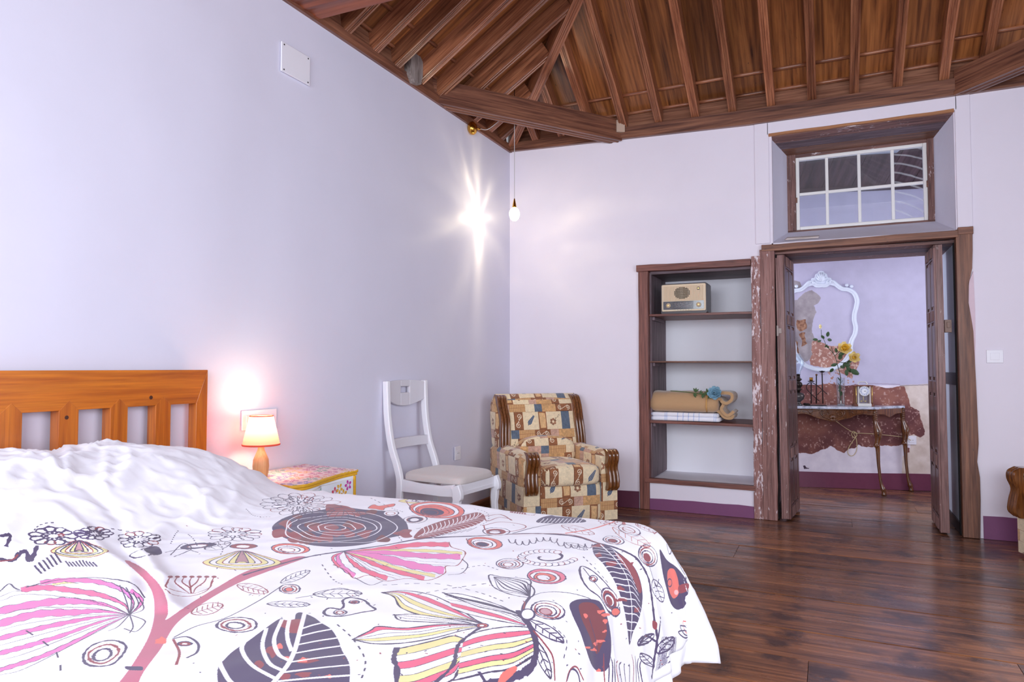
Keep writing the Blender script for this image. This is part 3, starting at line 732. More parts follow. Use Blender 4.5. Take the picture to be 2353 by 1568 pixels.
cv.a[:] = np.clip(cv.a * (.97 + .06 * n1[..., None]), 0, 1)
M_far = image_mat('peeling_wall', cv.a, .8, bst=.25, nsc=60, ext='EXTEND')
nz = 40; v = []; nx = 50
for j in range(nz + 1):
    for i in range(nx + 1): v.append((FX0 + (FX1 - FX0) * i / nx, 0, FZ * j / nz))
f = [(j * (nx + 1) + i, j * (nx + 1) + i + 1, (j + 1) * (nx + 1) + i + 1, (j + 1) * (nx + 1) + i) for j in range(nz) for i in range(nx)]
mb = MB().add(v, f)
def uvf(me):
    u = me.uv_layers.new(name='uv')
    for lp in me.loops:
        c = me.vertices[lp.vertex_index].co; u.data[lp.index].uv = ((c.x - FX0) / (FX1 - FX0), c.z / FZ)
mb.uv = uvf
fwl = mb.build('wall_far', M_far, None, mw=FM); fwl['kind'] = 'structure'
MB().box(FX0, FX1, .03, .3, -.05, FZ).build('wall_core', M_wall, fwl)
o = MB().prism([(FX0, 0), (FX1, 0), (FX1, .150), (1.0, .152), (.5, .143), (FX0, .147)], -.008, .004, 'y').build('baseboard_far', plain('far_skirting_paint', srgb(112, 54, 78), .35, nsc=25, var=.15, bst=.2), None, mw=FM); o['kind'] = 'structure'
wall_open('wall_passage_left', 'y', 1.3, -.12, .6, 2.3, [(.75, 1.35, .9, 2.4)], M_wall)  # opening made for the added passage lamp
wall_open('wall_passage_right', 'y', 4.6, .12, .6, 2.4, [(.65, 1.3, .9, 2.4)], M_wall)  # opening made for the added passage lamp
# dark plank ceiling of the passage, rising from the far wall
C2 = empty('ceiling.001', kind='structure')
zt2 = farl(1980, 440)[2] - .0
k = 0; x = FX0
Mpc = wood('passage_ceiling_wood', srgb(38, 26, 30), srgb(66, 48, 52), srgb(92, 72, 76), .5, 0, .6, 0, vary=.2)
while x < FX1:
    w_ = random.Random(k).uniform(.2, .3); xe = min(x + w_, FX1)
    MB().box(0, 1.12, -w_ / 2 + .002, w_ / 2 - .002, 0, .02).build('ceiling_plank', Mpc, C2, mw=FM @ frame((x + w_ / 2, .05, zt2), (0, -1, .35), (1, 0, 0), None)); x = xe; k += 1
bar('passage_beam', FM @ Vector((-.9, -.62, zt2 + .18)), FM @ Vector((.72, -.62, zt2 + .18)), .1, .06, wood('grey_passage_beam', srgb(120, 125, 140), srgb(160, 168, 184), srgb(190, 198, 210), 1), parent=C2)
bar('passage_plate', FM @ Vector((-.9, -.03, zt2 - .0)), FM @ Vector((2.4, -.03, zt2 - .0)), .06, .05, Mpc, parent=C2)
# ================================================================== furniture
def box_uv(scale, off=(0, 0)):
    def f(me):
        u = me.uv_layers.new(name='uv')
        for pl_ in me.polygons:
            n = pl_.normal; a = max(range(3), key=lambda i: abs(n[i]))
            for li in pl_.loop_indices:
                c = me.vertices[me.loops[li].vertex_index].co
                q = (c.y, c.z) if a == 0 else ((c.x, c.z) if a == 1 else (c.x, c.y))
                u.data[li].uv = (q[0] / scale + off[0], q[1] / scale + off[1])
    return f
def puff(mb, c, s, e=.35, nu=28, nv=16, M=None, fn=None):
    """soft cushion: superellipsoid with half sizes s"""
    def pw(x, k): return math.copysign(abs(x) ** k, x)
    vs = []; fs = []
    for j in range(nv + 1):
        ph = -PI / 2 + PI * j / nv
        for i in range(nu):
            th = 2 * PI * i / nu; cp = pw(math.cos(ph), e if j not in (0, nv) else 1)
            p = [s[0] * cp * pw(math.cos(th), e), s[1] * cp * pw(math.sin(th), e), s[2] * pw(math.sin(ph), e * 1.6)]
            if fn: p = fn(p)
            vs.append((c[0] + p[0], c[1] + p[1], c[2] + p[2]))
    for j in range(nv):
        for i in range(nu): a = j * nu + i; b = j * nu + (i + 1) % nu; fs.append((a, b, b + nu, a + nu))
    return mb.add(vs, fs, M)
# ---- patchwork upholstery print
def fabric_canvas():
    S = 1100; K = S / .46
    cv = Canvas(S, S, c8(226, 206, 172)); r = random.Random(3)
    n1 = fbm(S, S, .03, 5, 4); n2 = fbm(S, S, .2, 6, 3)
    def mott(c, a=.10): return lambda xs, y: np.clip(np.array(c, np.float32)[None] * (1 + a * (n1[y % S, xs % S] - .5)[:, None] * 2 + a * (n2[y % S, xs % S] - .5)[:, None]), 0, 1)
    cream, tan, brown, blue, dk, pink, wh = (c8(232, 212, 176), c8(206, 160, 108), c8(146, 92, 58), c8(92, 106, 124), c8(96, 56, 36), c8(200, 160, 140), c8(236, 222, 196))
    def spiral(cx, cy, R, turns, a0, w, col):
        pts = [(cx + R * (1 - t * .85) * math.cos(a0 + t * turns * 2 * PI), cy + R * (1 - t * .85) * math.sin(a0 + t * turns * 2 * PI)) for t in [k / 18 for k in range(19)]]
        cv.line(pts, w, col)
    def cell(x, y, w, h, k):
        X0, Y0, X1, Y1 = x * K, y * K, (x + w) * K, (y + h) * K; cx, cy = (X0 + X1) / 2, (Y0 + Y1) / 2; W_, H_ = X1 - X0, Y1 - Y0
        R = [(X0, Y0), (X1, Y0), (X1, Y1), (X0, Y1)]
        base = {'cream': cream, 'fern': cream, 'flower': cream, 'tan': tan, 'frame': brown, 'scroll': brown, 'blue': blue, 'pink': pink, 'bamboo': tan * .97 + .02}[k]
        cv.poly(R, mott(base, .16 if k in ('tan', 'blue', 'pink', 'scroll') else .07))
        if k == 'frame':
            cv.poly(rough([(X0 + W_ * .18, Y0 + H_ * .08), (X1 - W_ * .16, Y0 + H_ * .1), (X1 - W_ * .14, Y1 - H_ * .1), (X0 + W_ * .14, Y1 - H_ * .07)], .03, 4, int(cx)), mott(c8(222, 180, 128), .1))
            for q in range(12): a, b = cx + r.uniform(-.2, .2) * W_, cy + r.uniform(-.3, .3) * H_; cv.line([(a, b), (a + r.uniform(-8, 8), b + r.uniform(4, 16))], 2.2, brown)
        elif k == 'scroll':
            n = max(1, round(max(W_, H_) / min(W_, H_))); v = H_ > W_
            for q in range(n):
                a = (q + .5) / n; px_, py_ = (cx, Y0 + H_ * a) if v else (X0 + W_ * a, cy); m = min(W_, H_) * .30; d = 1 if q % 2 else -1
                spiral(px_ + (m * .2 * d if v else 0), py_, m, 1.5, 1.2 + q * PI, 8, wh)
                if q < n - 1:
                    e = [(px_ + d * m, py_), (cx, py_ + H_ / n / 2), (cx - d * m, py_ + H_ / n)] if v else [(px_, py_ + d * m), (px_ + W_ / n / 2, cy), (px_ + W_ / n, cy - d * m)]
                    cv.line(catmull(e, 5), 7, wh)
            cv.line([(X0 + 4, Y0 + 4), (X1 - 4, Y0 + 4), (X1 - 4, Y1 - 4), (X0 + 4, Y1 - 4), (X0 + 4, Y0 + 4)], 6, dk)
        elif k == 'fern':
            p0, p1 = (cx - W_ * .18, cy - H_ * .2), (cx + W_ * .2, cy + H_ * .28)
            for q in range(9):
                t = q / 9; a, b = p0[0] + (p1[0] - p0[0]) * t, p0[1] + (p1[1] - p0[1]) * t; l = W_ * .22 * (1 - t * .75)
                for sg in (-1, 1):
                    an = math.atan2(p1[1] - p0[1], p1[0] - p0[0]) + sg * .85
                    cv.line([(a, b), (a + l * .5 * math.cos(an), b + l * .5 * math.sin(an)), (a + l * math.cos(an - sg * .3), b + l * math.sin(an - sg * .3))], [9, 11, 3], c8(62, 88, 122))
            cv.line([(p0[0] - 8, p0[1] - 14), p0, p1], [7, 8, 3], c8(52, 74, 104))
        elif k == 'flower':
            for q in range(6):
                a = q * PI / 3 + .4; fx_, fy_ = cx - W_ * .08 + W_ * .14 * math.cos(a), cy - H_ * .08 + W_ * .14 * math.sin(a)
                cv.poly([(fx_ + W_ * .075 * math.cos(b), fy_ + W_ * .075 * math.sin(b)) for b in [2 * PI * z / 10 for z in range(10)]], mott(c8(150, 104, 78), .3))
            for q in range(13):
                t = q / 12; a, b = cx + W_ * (.08 + .26 * t), cy + H_ * (.04 + .26 * t) + r.uniform(-12, 12)
                cv.line([(a, b), (a + r.uniform(-12, 12), b + r.uniform(-14, 14))], [8, 3], c8(110, 88, 72))
        elif k == 'bamboo':
            for q in range(int(W_ / 26)): a = X0 + 13 + q * 26; cv.line([(a, Y0), (a + r.uniform(-6, 6), Y1)], 4, brown)
            cv.line([(X0, cy), (X1, cy + 4)], 4, brown)
        elif k == 'blue' or k == 'tan' or k == 'pink':
            for q in range(26): a, b = r.uniform(X0, X1), r.uniform(Y0, Y1); cv.line([(a, b), (a + r.uniform(-9, 9), b + r.uniform(-9, 9))], 3, (base * .78))
        if k in ('cream', 'fern', 'flower', 'tan'):
            cv.line([(X0, Y0), (X1, Y0)], 2.5, brown * 1.1); cv.line([(X0, Y0), (X0, Y1)], 2.5, brown * 1.1)
    rows = [(.115, 0, [(.055, 'scroll'), (.11, 'fern'), (.05, 'frame'), (.105, 'flower'), (.05, 'scroll'), (.09, 'cream')]),
            (.05, .03, [(.10, 'scroll'), (.055, 'pink'), (.105, 'tan'), (.05, 'cream'), (.05, 'blue'), (.10, 'bamboo')]),
            (.105, .0, [(.05, 'frame'), (.10, 'flower'), (.055, 'blue'), (.10, 'cream'), (.055, 'scroll'), (.10, 'fern')]),
            (.045, .02, [(.05, 'blue'), (.09, 'tan'), (.11, 'scroll'), (.05, 'pink'), (.10, 'bamboo'), (.06, 'cream')]),
            (.10, .0, [(.10, 'tan'), (.05, 'scroll'), (.11, 'cream'), (.05, 'frame'), (.10, 'flower'), (.05, 'pink')]),
            (.045, .0, [(.11, 'bamboo'), (.06, 'cream'), (.10, 'scroll'), (.06, 'tan'), (.08, 'pink'), (.05, 'blue')])]
    y = 0
    for h, off, cs in rows:
        x = -off
        for w, k in cs + cs:
            if x > .46: break
            cell(x, y, w + .002, h + .002, k); x += w
        y += h
    cv.a[:] = np.clip(cv.a * (.94 + .12 * n2[..., None]), 0, 1)
    return cv.a
M_fab = image_mat('patchwork_upholstery', fabric_canvas(), .85, sheen=.3, bst=.3, nsc=900)
M_walnut = wood('polished_walnut', srgb(66, 34, 14), srgb(110, 62, 26), srgb(140, 86, 40), 2, 2, .2, .6, vary=.05, bst=.1)
FS = .60
def fluted(mb, path, w, d, n=3, M=None):
    """fluted wooden strip: front faces -y, follows path of (x,y,z)"""
    P = [Vector(p) for p in path]; rings = []
    for i, p in enumerate(P):
        ww = w * (1 if not callable(getattr(w, 'get', None)) else 1)
        r_ = [(p.x - ww / 2, p.y + d, p.z), (p.x - ww / 2, p.y, p.z)]
        for k in range(n):
            x0 = p.x - ww / 2 + ww * k / n; s_ = ww / n
            for a in (.12, .35, .5, .65, .88): r_.append((x0 + s_ * a, p.y - math.sin(a * PI) * s_ * .42 , p.z))
            if k < n - 1: r_.append((x0 + s_, p.y + .004, p.z))
        r_ += [(p.x + ww / 2, p.y, p.z), (p.x + ww / 2, p.y + d, p.z)]
        rings.append(r_)
    return mb.loft(rings, M=M)
def make_armchair(label, loc, rz):
    t = empty('armchair', loc, rz, label, 'armchair')
    def fb(mb, name, off=(0, 0), **k):
        mb.uv = box_uv(FS, off); return mb.build(name, M_fab, t, smooth=True, **k)
    def rbox(x0, x1, y0, y1, z0, z1, b, n=3, M=None):
        mb = MB(); rings = []
        return mb
    # base and front panel
    b = MB()
    puff(b, (0, .39, .155), (.262, .37, .148), .18, 44, 20)
    fb(b, 'seat_base', (.12, .02))
    for sx in (-1, 1):
        a = MB(); rings = []
        # arm: side panel with a rolled top, flaring a little at the front
        for k in range(15):
            y = .02 + .70 * k / 14; e = 1 - .6 * max(0, 1 - k / 1.5) ** 2 if k < 2 else 1
            top = .505 + .018 * math.sin(k / 14 * PI) + (.01 if k > 9 else 0) - (.012 if k == 0 else 0)
            xo, xi = .378 - (.012 if k == 0 else 0), .235
            c = (xo + xi) / 2; rr_ = (xo - xi) / 2; sec = [(xi, .02), (xi, .2), (xi, .36), (xi + .004, top - rr_ * .75)]
            for q in range(1, 8): an = PI * (1 - q / 8); sec.append((c + (rr_ + .004) * math.cos(an), top - rr_ * .75 + rr_ * .75 * math.sin(an)))
            sec += [(xo, top - rr_ * .8), (xo - .004, .36), (xo, .2), (xo, .02)]
            rings.append([(sx * p[0], y, p[1]) for p in sec])
        a.loft(rings); fb(a, 'armrest', (.3 * (sx > 0) + .07, .1), auto=.9)
        w = MB(); path = catmull([(sx * .312, .0, .235), (sx * .315, -.03, .27), (sx * .316, -.022, .34), (sx * .31, -.012, .40), (sx * .308, -.034, .46), (sx * .308, -.03, .505), (sx * .308, .006, .53)], 4)
        fluted(w, path, .088, .045)
        w.build('arm_front', M_walnut, t, smooth=False, auto=.6)
    c = MB()
    def pf(p): 
        return [p[0], p[1], p[2] + .018 * math.cos(p[0] / .25 * PI / 2) * (1 if p[2] > 0 else 0) ]
    puff(c, (0, .245, .348), (.236, .265, .073), .30, 44, 18, fn=pf)
    fb(c, 'seat_cushion', (.0, .55))
    # back
    bk = MB(); lean = lambda z: .50 + (z - .3) * .22
    rings = []
    for k in range(19):
        z = .1 + .81 * k / 18; y0 = lean(z) + (.015 if k > 16 else 0) + (.03 if k == 18 else 0) - .02 * math.sin((z - .4) / .5 * PI)
        y1 = min(.765, y0 + .19) - (.02 if k >= 17 else 0) - (.02 if k == 18 else 0); w = .362 if z > .5 else .30; w -= .006 * max(0, k - 16) ** 2
        ring = [(-w, y1), (-w - .004, (y0 + y1) / 2), (-w, y0 + .03), (-w + .02, y0 + .004)]
        for q in range(1, 12): x = -w + .02 + (2 * w - .04) * q / 12; ring.append((x, y0 - .016 * math.sin(q / 12 * PI) + (.006 if q == 6 else 0)))
        ring += [(w - .02, y0 + .004), (w, y0 + .03), (w + .004, (y0 + y1) / 2), (w, y1)]
        rings.append([(p[0], p[1], z) for p in ring])
    bk.loft(rings); fb(bk, 'backrest', (.05, .3), auto=1.0)
    lb = MB()
    def lf(p): return [p[0], p[1], p[2] * (1 + .25 * math.cos(p[0] / .25 * PI / 2)) if p[2] > 0 else p[2]]
    puff(lb, (0, .50, .47), (.242, .075, .10), .45, 40, 16, fn=lf); fb(lb, 'lumbar_cushion', (.0, .13))
    for sx in (-1, 1):
        w = MB(); path = catmull([(sx * .322, lean(.48) - .03, .48), (sx * .318, lean(.6) - .045, .6), (sx * .312, lean(.72) - .05, .72), (sx * .318, lean(.82) - .028, .82), (sx * .315, lean(.89) - .01, .885), (sx * .312, lean(.9) + .03, .905)], 4)
        fluted(w, path, .078, .05); w.build('back_wing', M_walnut, t, auto=.6)
    for sx in (-1, 1):
        for y in (.08, .68): MB().lathe([(.0, 0), (.022, 0), (.026, .02), (.02, .03)], 10, (sx * .3, y, 0)).build('foot', M_walnut, t, smooth=True)
    return t
AA = math.radians(45)
make_armchair('armchair in tan and brown patchwork fabric with fluted walnut trim in the room corner', (.872, -.812, 0), AA)
make_armchair('armchair with the same patchwork cover, mostly cut off, right of the light switch', (3.605, -.74, 0), math.radians(-76))
# ---- white dining chair
M_wp = plain('white_chair_paint', srgb(236, 235, 240), .35, nsc=20, var=.03, bst=.08)
M_lin = plain('oatmeal_linen', srgb(205, 196, 192), .9, nsc=260, var=.1, bst=.3, sheen=.3)
ch = empty('dining_chair', (.115, -1.675, 0), math.radians(-5), 'white painted dining chair with high open back and oatmeal cushion against the wall', 'chair')
def ribbon(mb, path, wx, wy, M=None):
    """rectangular bar along path; wx thickness in the x-z plane, wy along y"""
    P = [Vector(p) for p in path]; rings = []
    for i, p in enumerate(P):
        tt = (P[min(i + 1, len(P) - 1)] - P[max(i - 1, 0)]).normalized(); n = Vector((tt.z, 0, -tt.x)).normalized()
        a = wx[i] if hasattr(wx, '__len__') else wx
        rings.append([p + n * a / 2 + Vector((0, wy / 2, 0)), p - n * a / 2 + Vector((0, wy / 2, 0)), p - n * a / 2 - Vector((0, wy / 2, 0)), p + n * a / 2 - Vector((0, wy / 2, 0))])
    return mb.loft(rings, M=M)
for sy in (-1, 1):
    y = sy * .192
    ribbon(MB(), catmull([(.035, y, 0), (.03, y, .25), (.035, y, .42), (.01, y, .52), (-.035, y, .64), (-.065, y, .80), (-.075, y, .95), (-.078, y, 1.035)], 5), .042, .032).build('back_post', M_wp, ch, bevel=.007, seg=3)
    # side rail swelling into the front leg
    ribbon(MB(), [(.05, y * .98, .40), (.2, y * 1.03, .395), (.36, y * 1.08, .395), (.455, y * 1.1, .405)], [.075, .062, .062, .07], .024).build('side_rail', M_wp, ch, bevel=.004)
    ribbon(MB(), catmull([(.505, y * 1.12, 0), (.485, y * 1.11, .12), (.468, y * 1.1, .25), (.470, y * 1.1, .34), (.478, y * 1.1, .385), (.462, y * 1.1, .435)], 4), [.03] * 6 + [.036] * 4 + [.045] * 4 + [.062] * 4 + [.058] * 3, .036).build('leg', M_wp, ch, bevel=.006, seg=3)
tp = MB(); rg = []
for k in range(17):
    y = -.182 + .364 * k / 16; u = k / 16 * 2 - 1
    zl = .918 - .045 * math.cos(u * PI / 2) ** .8; zu = 1.028 + .012 * (1 - u * u); xo = -.073 - .022 * (1 - u * u)
    rg.append((y, xo, zl, zu))
hole = lambda y: abs(y) < .052
for seg_ in ('l', 'r', 't', 'b'):
    if seg_ in 'lr':
        sel = [q for q in rg if (q[0] <= -.045 if seg_ == 'l' else q[0] >= .045)]
        tp.loft([[(q[1] - .012, q[0], q[2]), (q[1] + .012, q[0], q[2]), (q[1] + .012, q[0], q[3]), (q[1] - .012, q[0], q[3])] for q in sel])
    else:
        sel = [q for q in rg if abs(q[0]) <= .0456]
        if seg_ == 't': tp.loft([[(q[1] - .012, q[0], .998 - .0 * q[0]), (q[1] + .012, q[0], .998), (q[1] + .012, q[0], q[3]), (q[1] - .012, q[0], q[3])] for q in sel])
        else: tp.loft([[(q[1] - .012, q[0], q[2]), (q[1] + .012, q[0], q[2]), (q[1] + .012, q[0], .958), (q[1] - .012, q[0], .958)] for q in sel])
M_wpg = plain('pale_grey_rail_paint', srgb(214, 211, 218), .38)
tp.build('top_rail', M_wpg, ch, bevel=.004)
cr = MB(); rg = []
for k in range(11):
    y = -.182 + .364 * k / 10; u = k / 10 * 2 - 1; xo = -.033 - .022 * (1 - u * u)
    rg.append([(xo - .010, y, .615), (xo + .010, y, .613), (xo + .002, y, .672), (xo - .018, y, .674)])
cr.loft(rg).build('cross_rail', M_wpg, ch, bevel=.004)
MB().box(.455, .478, -.2, .2, .37, .435).build('seat_rail', M_wp, ch, bevel=.004)
MB().box(.025, .05, -.18, .18, .37, .43).build('seat_rail', M_wp, ch, bevel=.004)
MB().box(.475, .482, -.17, .17, .385, .395).build('bead', M_wp, ch)
sc2 = MB()
def sf(p):
    k = 1 - .06 * (1 - (p[0] + .22) / .44)
    return [p[0], p[1] * k, p[2] * (1 + .3 * math.cos(p[0] / .24 * PI / 2) * math.cos(p[1] / .22 * PI / 2)) if p[2] > 0 else p[2] * .4]
puff(sc2, (.262, 0, .445), (.225, .205, .042), .32, 40, 14, fn=sf)
sc2.build('seat_cushion', M_lin, ch, smooth=True)
# ---- nightstand with stencilled flowers
NZ = .612
fr_px = [(665, 1118), (705, 1113), (745, 1101), (785, 1088), (824, 1079)]
fpts = [at(a, b, 2, NZ) for a, b in fr_px]
yl, yr = -3.04, at(824, 1079, 2, NZ).y + .01
front_curve = [(.2, -3.085), (.33, -3.12)] + catmull([(p.x, p.y) for p in fpts], 6)
top_poly = [(.012, yl), (.012, yr + .03)] + [(p[0], p[1]) for p in front_curve[::-1]]
cvn = Canvas(700, 800, c8(244, 226, 226)); rnd = random.Random(21)
flc = [c8(214, 92, 110), c8(120, 110, 190), c8(230, 170, 90), c8(110, 170, 150), c8(230, 140, 150), c8(190, 80, 140), c8(238, 200, 120)]
def stencil(cv, cx, cy, R, col, a0, sq=1.0):
    for q in range(5):
        a = a0 + q * 2 * PI / 5; c = (cx + R * .62 * math.cos(a), cy + R * .62 * math.sin(a) * sq)
        pts = []
        for z in range(14):
            b = 2 * PI * z / 14; ex, ey = R * .38 * math.cos(b), R * .27 * math.sin(b)
            pts.append((c[0] + ex * math.cos(a) - ey * math.sin(a), c[1] + (ex * math.sin(a) + ey * math.cos(a)) * sq))
        cv.poly(pts, col); cv.line([(cx + R * .3 * math.cos(a), cy + R * .3 * math.sin(a)), c], 3, (1, 1, 1))
for j in range(11):
    for i in range(9):
        stencil(cvn, 40 + i * 80 + (40 if j % 2 else 0) + rnd.uniform(-10, 10), 40 + j * 74 + rnd.uniform(-10, 10), 37, flc[rnd.randrange(7)] * .9 + .1 * 1, rnd.uniform(0, 6))
M_ntop = image_mat('stencilled_top', cvn.a, .4, bst=.05)
ns = empty('nightstand', (.2, (yl + yr) / 2, 0), 0, 'white bedside table stencilled with bright flowers and yellow edging', 'nightstand')
oy = (yl + yr) / 2
def nloc(p): return [(x - .2, y - oy) for x, y in p]
def shrink(poly, d):
    c = np.mean(np.array(poly), 0); return [(p[0] + (c[0] - p[0]) * d / max(.01, math.hypot(c[0] - p[0], c[1] - p[1])), p[1] + (c[1] - p[1]) * d / max(.01, math.hypot(c[0] - p[0], c[1] - p[1]))) for p in poly]
M_yel = plain('yellow_edge_paint', srgb(232, 176, 40), .45, nsc=40, var=.2, bst=.1)
M_nwh = plain('nightstand_white', srgb(236, 238, 244), .4)
P0 = nloc(top_poly)
tpm = MB().prism(P0, NZ - .014, NZ, 'z'); tpm.build('table_edge', M_yel, ns, bevel=.004, seg=3)
MB().prism(shrink(P0, .008), NZ - .026, NZ - .014, 'z').build('table_edge', M_yel, ns, bevel=.003)
def topuv(me):
    u = me.uv_layers.new(name='uv')
    for lp in me.loops: c = me.vertices[lp.vertex_index].co; u.data[lp.index].uv = ((c.x + .3) / .7, (c.y + .4) / .8)
tt = MB().prism(shrink(P0, .012), NZ - .004, NZ + .0012, 'z'); tt.uv = topuv; tt.build('table_top', M_ntop, ns)
body = shrink(P0, .035)
MB().prism(body, .06, NZ - .026, 'z').build('cabinet', M_nwh, ns)
# drawer fronts follow the bowed front
cvd = Canvas(1000, 300, c8(238, 241, 248))
dcol = [c8(236, 180, 20), c8(200, 40, 160), c8(20, 160, 130), c8(230, 170, 30), c8(30, 165, 140), c8(214, 50, 90), c8(230, 60, 90), c8(90, 90, 190)]
for q, (a, b) in enumerate([(110, 150), (250, 90), (400, 160), (560, 120), (640, 200), (735, 225), (820, 150), (900, 70), (905, 240), (330, 240), (480, 60), (60, 60)]): stencil(cvd, a, b, 66, dcol[(q * 3 + 1) % 8], q * .7, .9)
M_ndr = image_mat('stencilled_drawer', cvd.a, .35, bst=.03)
bf = [p for p in body if p[0] > .08]; bf = sorted(bf, key=lambda p: p[1])
def drawer(z0, z1, nm):
    out = []; k = len(bf)
    a = [p for p in bf if bf[0][1] + .03 < p[1] < bf[-1][1] - .02]
    mb = MB(); mb.loft([[(p[0] - .01, p[1], z0), (p[0] + .012, p[1], z0), (p[0] + .012, p[1], z1), (p[0] - .01, p[1], z1)] for p in a])
    ya, yb = a[0][1], a[-1][1]
    def uvd(me):
        u = me.uv_layers.new(name='uv')
        for lp in me.loops: c = me.vertices[lp.vertex_index].co; u.data[lp.index].uv = ((c.y - ya) / (yb - ya), (c.z - z0) / (z1 - z0))
    mb.uv = uvd; o = mb.build(nm, M_ndr, ns, bevel=.002)
    mid = a[len(a) * 5 // 9]
    kb = MB()
    for q in range(5):
        an = 2 * PI * q / 5; kb.ell((mid[0] + .034, mid[1] + .012 * math.cos(an), (z0 + z1) / 2 - .01 + .012 * math.sin(an)), .008, .010, .010, 8, 6)
    kb.ell((mid[0] + .038, mid[1], (z0 + z1) / 2 - .01), .012, .009, .009, 8, 6)
    kb.tube([(mid[0] + .005, mid[1], (z0 + z1) / 2 - .01), (mid[0] + .034, mid[1], (z0 + z1) / 2 - .01)], .006, 8)
    kb.build('knob', plain('bronze_knob', srgb(70, 58, 40), .35, .8), o, smooth=True)
drawer(.445, .575, 'drawer'); drawer(.295, .425, 'drawer'); drawer(.12, .275, 'drawer')
for p in (bf[0], bf[-1]):
    MB().box(p[0] - .028, p[0] + .008, p[1] - .006, p[1] + .008, .05, NZ - .026).build('corner_post', M_yel, ns, bevel=.003)
for p in (bf[0], bf[-1], (-.16, bf[0][1]), (-.16, bf[-1][1])):
    MB().box(p[0] - .03, p[0] + .004, p[1] - .015, p[1] + .015, 0, .06).build('leg', M_nwh, ns, bevel=.003)
# ---- table lamp
lp_ = at(599, 1096, 2, NZ + .0015)
lamp = empty('table_lamp', (lp_.x, lp_.y, NZ + .0015), 0, 'small lit table lamp with turned pale wood base and coral-edged shade', 'lamp')
M_pale = wood('pale_turned_wood', srgb(206, 150, 96), srgb(226, 178, 124), srgb(238, 200, 150), 1.5, 2, .5)
MB().lathe([(.001, 0), (.030, 0), (.034, .02), (.0365, .05), (.034, .08), (.024, .105), (.0155, .125), (.012, .15), (.013, .165), (.001, .166)], 24).build('base', M_pale, lamp, auto=1.0)
mS, nt, b_ = mat('lamp_shade_paper')
b_.inputs['Base Color'].default_value = (*srgb(246, 150, 134), 1); b_.inputs['Roughness'].default_value = .9
tl_ = N(nt, 'BsdfTranslucent'); tl_.inputs[0].default_value = (*srgb(248, 150, 132), 1)
mx = N(nt, 'MixShader'); mx.inputs[0].default_value = .62; L(nt, b_.outputs[0], mx.inputs[1]); L(nt, tl_.outputs[0], mx.inputs[2]); L(nt, mx.outputs[0], nt.nodes['Material Output'].inputs[0])
def cone(r0, z0, r1, z1, n=32):
    mb = MB(); rings = [[(r * math.cos(2 * PI * k / n), r * math.sin(2 * PI * k / n), z) for k in range(n)] for r, z in ((r0, z0), ((r0 + r1) / 2, (z0 + z1) / 2), (r1, z1))]
    return mb.loft(rings, cap=False)
sh = cone(.084, .148, .0525, .282).build('lamp_shade', mS, lamp, smooth=True)
M_coral = plain('coral_trim', srgb(226, 84, 62), .8)
def ringt(r, z, t, nm, m, par, flat=1):
    n = 32; mb = MB(); rings = [[((r + t * math.cos(a)) * math.cos(2 * PI * k / n), (r + t * math.cos(a)) * math.sin(2 * PI * k / n), z + t * flat * math.sin(a)) for a in (0, PI / 2, PI, 3 * PI / 2)] for k in range(n)]
    rings.append(rings[0]); mb.loft(rings, cap=False); return mb.build(nm, m, par, smooth=True)
ringt(.084, .149, .0018, 'trim', M_coral, sh, 2.2); ringt(.0525, .281, .0016, 'trim', M_coral, sh, 1.6)
mBu, nt, b_ = mat('lamp_bulb_glow'); b_.inputs['Emission Color'].default_value = (1, .72, .5, 1); b_.inputs['Emission Strength'].default_value = 30
MB().ell((0, 0, .215), .02, .02, .028).build('bulb', mBu, lamp, smooth=True)
def point(name, loc, e, col, r, par=None):
    l = bpy.data.lights.new(name, 'POINT'); l.energy = e; l.color = col; l.shadow_soft_size = r
    o = bpy.data.objects.new(name, l); COL.objects.link(o); o.location = loc
    if par: o.parent = par
    return o
point('lamp_light', (0, 0,   .25), 2.5, (1, .78, .52), .042, lamp)
# ---- wall fittings
def plate(name, M, w, h, label, cat, kind):
    root = empty(name, (0, 0, 0), 0, label, cat); root.matrix_world = M
    MB().box(-w / 2, w / 2, -.009, 0, -h / 2, h / 2).build('plate', M_white, root, bevel=.003, seg=3)
    if kind == 'switch': MB().box(-w * .27, w * .27, -.012, -.008, -h * .27, h * .27).build('rocker', M_white, root, bevel=.0015)
    if kind == 'outlet' or kind == 'outlet3':
        cs = [0] if kind == 'outlet' else [.005, .068]
        for c in cs:
            MB().box(c - .022, c + .022, -.0115, -.008, -.022, .022).build('socket', M_white, root, bevel=.002)
            for d in (-.0095, .0095): MB().tube([(c + d, -.0125, 0), (c + d, -.009, 0)], .0028, 8).build('pin_hole', M_dark, root)
    if kind == 'outlet3': MB().box(-.088, -.044, -.012, -.008, -.024, .024).build('rocker', M_white, root, bevel=.0015)
    if kind == 'cover':
        for a in (-1, 1):
            for b in (-1, 1): MB().tube([(a * w * .42, -.0105, b * h * .42), (a * w * .42, -.008, b * h * .42)], .004, 8).build('screw', M_iron, root)
    return root
def onleft(y, z): return frame((.0065, y, z), (0, 1, 0), (-1, 0, 0), (0, 0, 1))      # local y points into the wall
def onleft2(y, z, x=.0): return frame((x, y, z), (0, 1, 0), (-1, 0, 0), (0, 0, 1))
plate('wall_plate_cover', onleft2(-2.675, 2.717, .004), .212, .155, 'square white blank cover plate high on the left wall', 'cover plate', 'cover')
plate('wall_socket', onleft2(-2.892, .868, .004), .222, .094, 'white triple wall socket and switch plate behind the table lamp', 'socket', 'outlet3')
plate('wall_socket', onleft2(-.935, .483, .004), .085, .10, 'single white wall socket low between white chair and armchair', 'socket', 'outlet')
